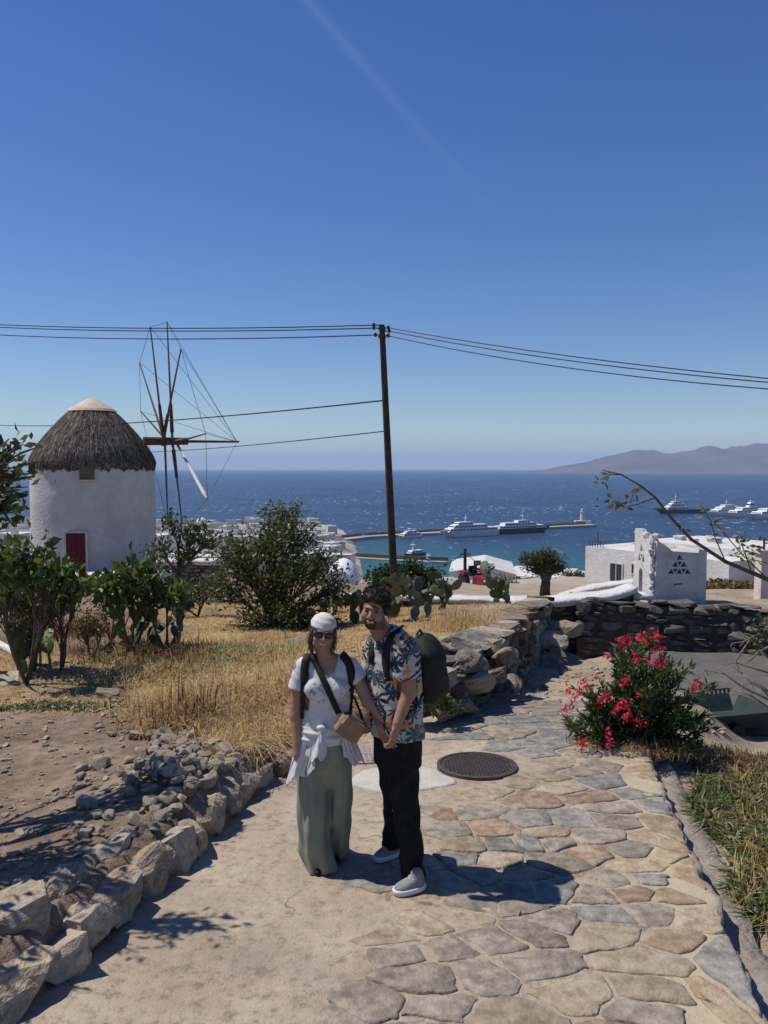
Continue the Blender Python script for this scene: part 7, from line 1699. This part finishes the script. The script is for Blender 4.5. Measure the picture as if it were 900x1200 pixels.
# sleeve opening: hollow around the forearm
sh.cone(m_(476, 790, -.127), m_(479, 812, -.13), .058, .066, .004, 'sub')
sh.cone(m_(444, 731, -.03), m_(453, 744, .03), .056, .062, .010, 'sub'); sh.wrinkle(lambda X, Y, Z: .0024 * np.sin(X * 45 + Z * 38 + 2 * np.sin(Z * 29)) * np.sin(Z * 24 + Y * 33))
child(sh, 'shirt', mt['leaf_print'], man)
cl_ = SDF((mx(428), YM0 - .22, mz(762)), (mx(480), YM0 + .22, mz(728)), .004)
nv_ = M('print_collar', [(.10, .12, .15), (.32, .32, .32)], 30, .9, .2, 100, 0, .1)
# trousers
tr_ = SDF((mx(425, 950), YM0 - .32, gm_ - .03), (mx(508, 950), YM0 + .40, mz(845)), .006)
f2 = lambda X, Y, Z, A_: .006 * np.sin(Z * 55 + A_ * 2) * np.clip((mz(985) - Z) * 6 + .2, .15, 1) + .005 * np.sin(Z * 33 - A_ * 3)
tr_.loft([(mx(466), YM0 + .02, mz(895), .160, .130), (mx(466), YM0 + .02, mz(870), .160, .130), (mx(465.5), YM0 + .02, mz(848), .155, .120)], yaw, .03)
tr_.loft([(mx(484, 1020), YM0 - .15, mz(1024), .062, .070), (mx(481, 985), YM0 - .13, mz(985), .068, .075), (mx(475, 940), YM0 - .09, mz(940), .078, .085), (mx(472, 900), YM0 - .04, mz(900), .092, .10), (mx(472, 870), YM0 - .01, mz(870), .10, .11)], yaw, .02, fold=f2)
tr_.loft([(mx(460, 990), YM0 + .20, gm_ + .055, .058, .066), (mx(463, 960), YM0 + .16, mz(960), .066, .072), (mx(461, 925), YM0 + .10, mz(925), .078, .085), (mx(459, 895), YM0 + .06, mz(895), .092, .098), (mx(460, 870), YM0 + .04, mz(870), .098, .105)], yaw, .02, fold=f2)
child(tr_, 'trousers', mt['black_cloth'], man)
# trainers
def trainer(heel, toe, z):
    h_, t_ = np.array(heel, float), np.array(toe, float); d = t_ - h_; L = np.linalg.norm(d[:2]); ang = math.atan2(d[1], d[0]); c = (h_ + t_) / 2; Rz = rotm(ang)
    P_ = lambda x, y, zz: np.array((c[0], c[1], z)) + Rz @ np.array((x, y, zz)); hl = L / 2
    up_ = SDF((c[0] - .2, c[1] - .2, z - .01), (c[0] + .2, c[1] + .2, z + .16), .004)
    up_.ell(P_(hl * .45, 0, .034), (hl * .52, .043, .030), .02, R=Rz); up_.ell(P_(-hl * .15, 0, .044), (hl * .62, .041, .038), .03, R=Rz); up_.ell(P_(-hl * .55, 0, .055), (hl * .42, .038, .042), .02, R=Rz); up_.cone(P_(-hl * .45, 0, .06), P_(-hl * .5, 0, .092), .036, .036, .02); up_.plane((0, 0, z + .018), (0, 0, -1))
    o, _ = child(up_, 'trainer', mt['shoe'], man)
    so = SDF((c[0] - .22, c[1] - .22, z - .01), (c[0] + .22, c[1] + .22, z + .07), .004); so.loft([(P_(0, 0, 0)[0], P_(0, 0, 0)[1], z + .004, hl * 1.02, .050), (P_(0, 0, 0)[0], P_(0, 0, 0)[1], z + .024, hl * 1.06, .056), (P_(0, 0, 0)[0], P_(0, 0, 0)[1], z + .036, hl * 1.03, .052)], ang, .006, pw=2.6)
    me, _ = so.mesh('sole'); me.transform(Matrix.Translation(-man.location)); link('sole', me, mt['sole'], o)
    lc = MB()
    for i in range(4):
        x = hl * (-.12 + .15 * i); zz = .088 - .008 * i; a, b_, e = P_(x, -.028, zz - .012), P_(x, 0, zz), P_(x, .028, zz - .012); lc.tube([Vector(q) - man.location for q in (a, b_, e)], .004, 5)
    lc.build('laces', mt['sole'], o)
p1, p2 = WZ(497, 1038, gm_ + .03), WZ(462, 1050, gm_ + .02); trainer((p1.x, p1.y, 0), (p2.x, p2.y, 0), float(path_z(np.array((p1.y + p2.y) / 2))) + .008)
p1, p2 = WZ(472, 993, gm_ + .02), WZ(440, 1007, gm_ + .02); trainer((p1.x, p1.y, 0), (p2.x, p2.y, 0), float(path_z(np.array((p1.y + p2.y) / 2))) + .008)
# hair
hr = headlocal((-.13, -.16, -.12), (.13, .17, .16), hc2, .004); Hm = lambda p: np.array(hc2) + Rm @ np.array(p)
hr.ell(Hm((0, .03, .042)), (.084, .100, .090), .01, R=Rm); hr.ell(Hm((0, -.02, .082)), (.062, .075, .042), .025, R=Rm); hr.ell(Hm((.02, -.07, .080)), (.05, .035, .024), .02, R=Rm)
hr.ell(Hm((0, -.10, -.015)), (.068, .095, .072), .012, 'sub', Rm); hr.box(Hm((0, 0, -.10)), (.2, .2, .07), .01, .01, 'sub', Rm)
for s_x in (-1, 1): hr.cone(Hm((s_x * .074, -.022, .02)), Hm((s_x * .073, -.026, -.03)), .010, .006, .006); hr.ell(Hm((s_x * .082, .012, -.015)), (.02, .024, .03), .006, 'sub', Rm)
hr.wrinkle(lambda X, Y, Z: .002 * np.sin(X * 130 + 2 * np.sin(Z * 60)) + .002 * np.sin(X * 65 + Z * 80)); ob_, V = child(hr, 'hair', mt['hair'], man); strands('hair_strands', V, hc2, man, mt['hair'], 2200, 4, lambda d: Rm @ np.array([.25, .35, .25]) * np.ones((len(d), 1)) if False else np.tile(Rm @ np.array([.3, .25, .3]), (len(d), 1)), .026, .0045)
# backpack
bk = empty('backpack', m_(505, 790, .16)); tag(bk, 'bulky black backpack hanging off the man\'s back', 'backpack')
s_ = SDF((mx(470), YM0 - .15, mz(850)), (mx(540), YM0 + .50, mz(725)), .007); Rk = rotm(yaw, -.10)
s_.ell(m_(497, 782, .15), (.140, .13, .215), .02, R=Rk); s_.ell(m_(505, 800, .20), (.125, .105, .13), .05, R=Rk); s_.box(m_(494, 790, .13), (.12, .08, .17), .06, .05, R=Rk); s_.wrinkle(lambda X, Y, Z: .004 * np.sin(X * 40 + Z * 33) * np.sin(Z * 27 - Y * 30)); child(s_, 'pack_body', mt['pack'], bk)
def sp(pts, off):
    out = []
    for px, py in pts:
        p = W(px, py, YM0 - .1); y = sh.front(p.x, p.z); y = YM0 if y is None else y; out.append(W(px, py, y - off))
    return out
ribbon('shoulder_strap', [m_(470, 737, .10)] + sp([(466, 740), (461, 745), (457, 752), (454, 760), (452.5, 768), (452, 776), (453, 786), (456, 798)], .006), (-.5, -.8, .4), [.06, .062, .062, .06, .058, .055, .048, .035, .025], .014, mt['pack'], bk)
ribbon('shoulder_strap', sp([(440, 748), (437, 756), (436, 766), (436, 778)], .006), (-.5, -.8, .4), [.05, .05, .045, .035], .012, mt['pack'], bk)
s_ = MB().tube([m_(488, 744, .12) - bk.location, m_(492, 738, .15) - bk.location, m_(497, 746, .17) - bk.location], .008, 6).build('grab_loop', mt['pack'], bk)
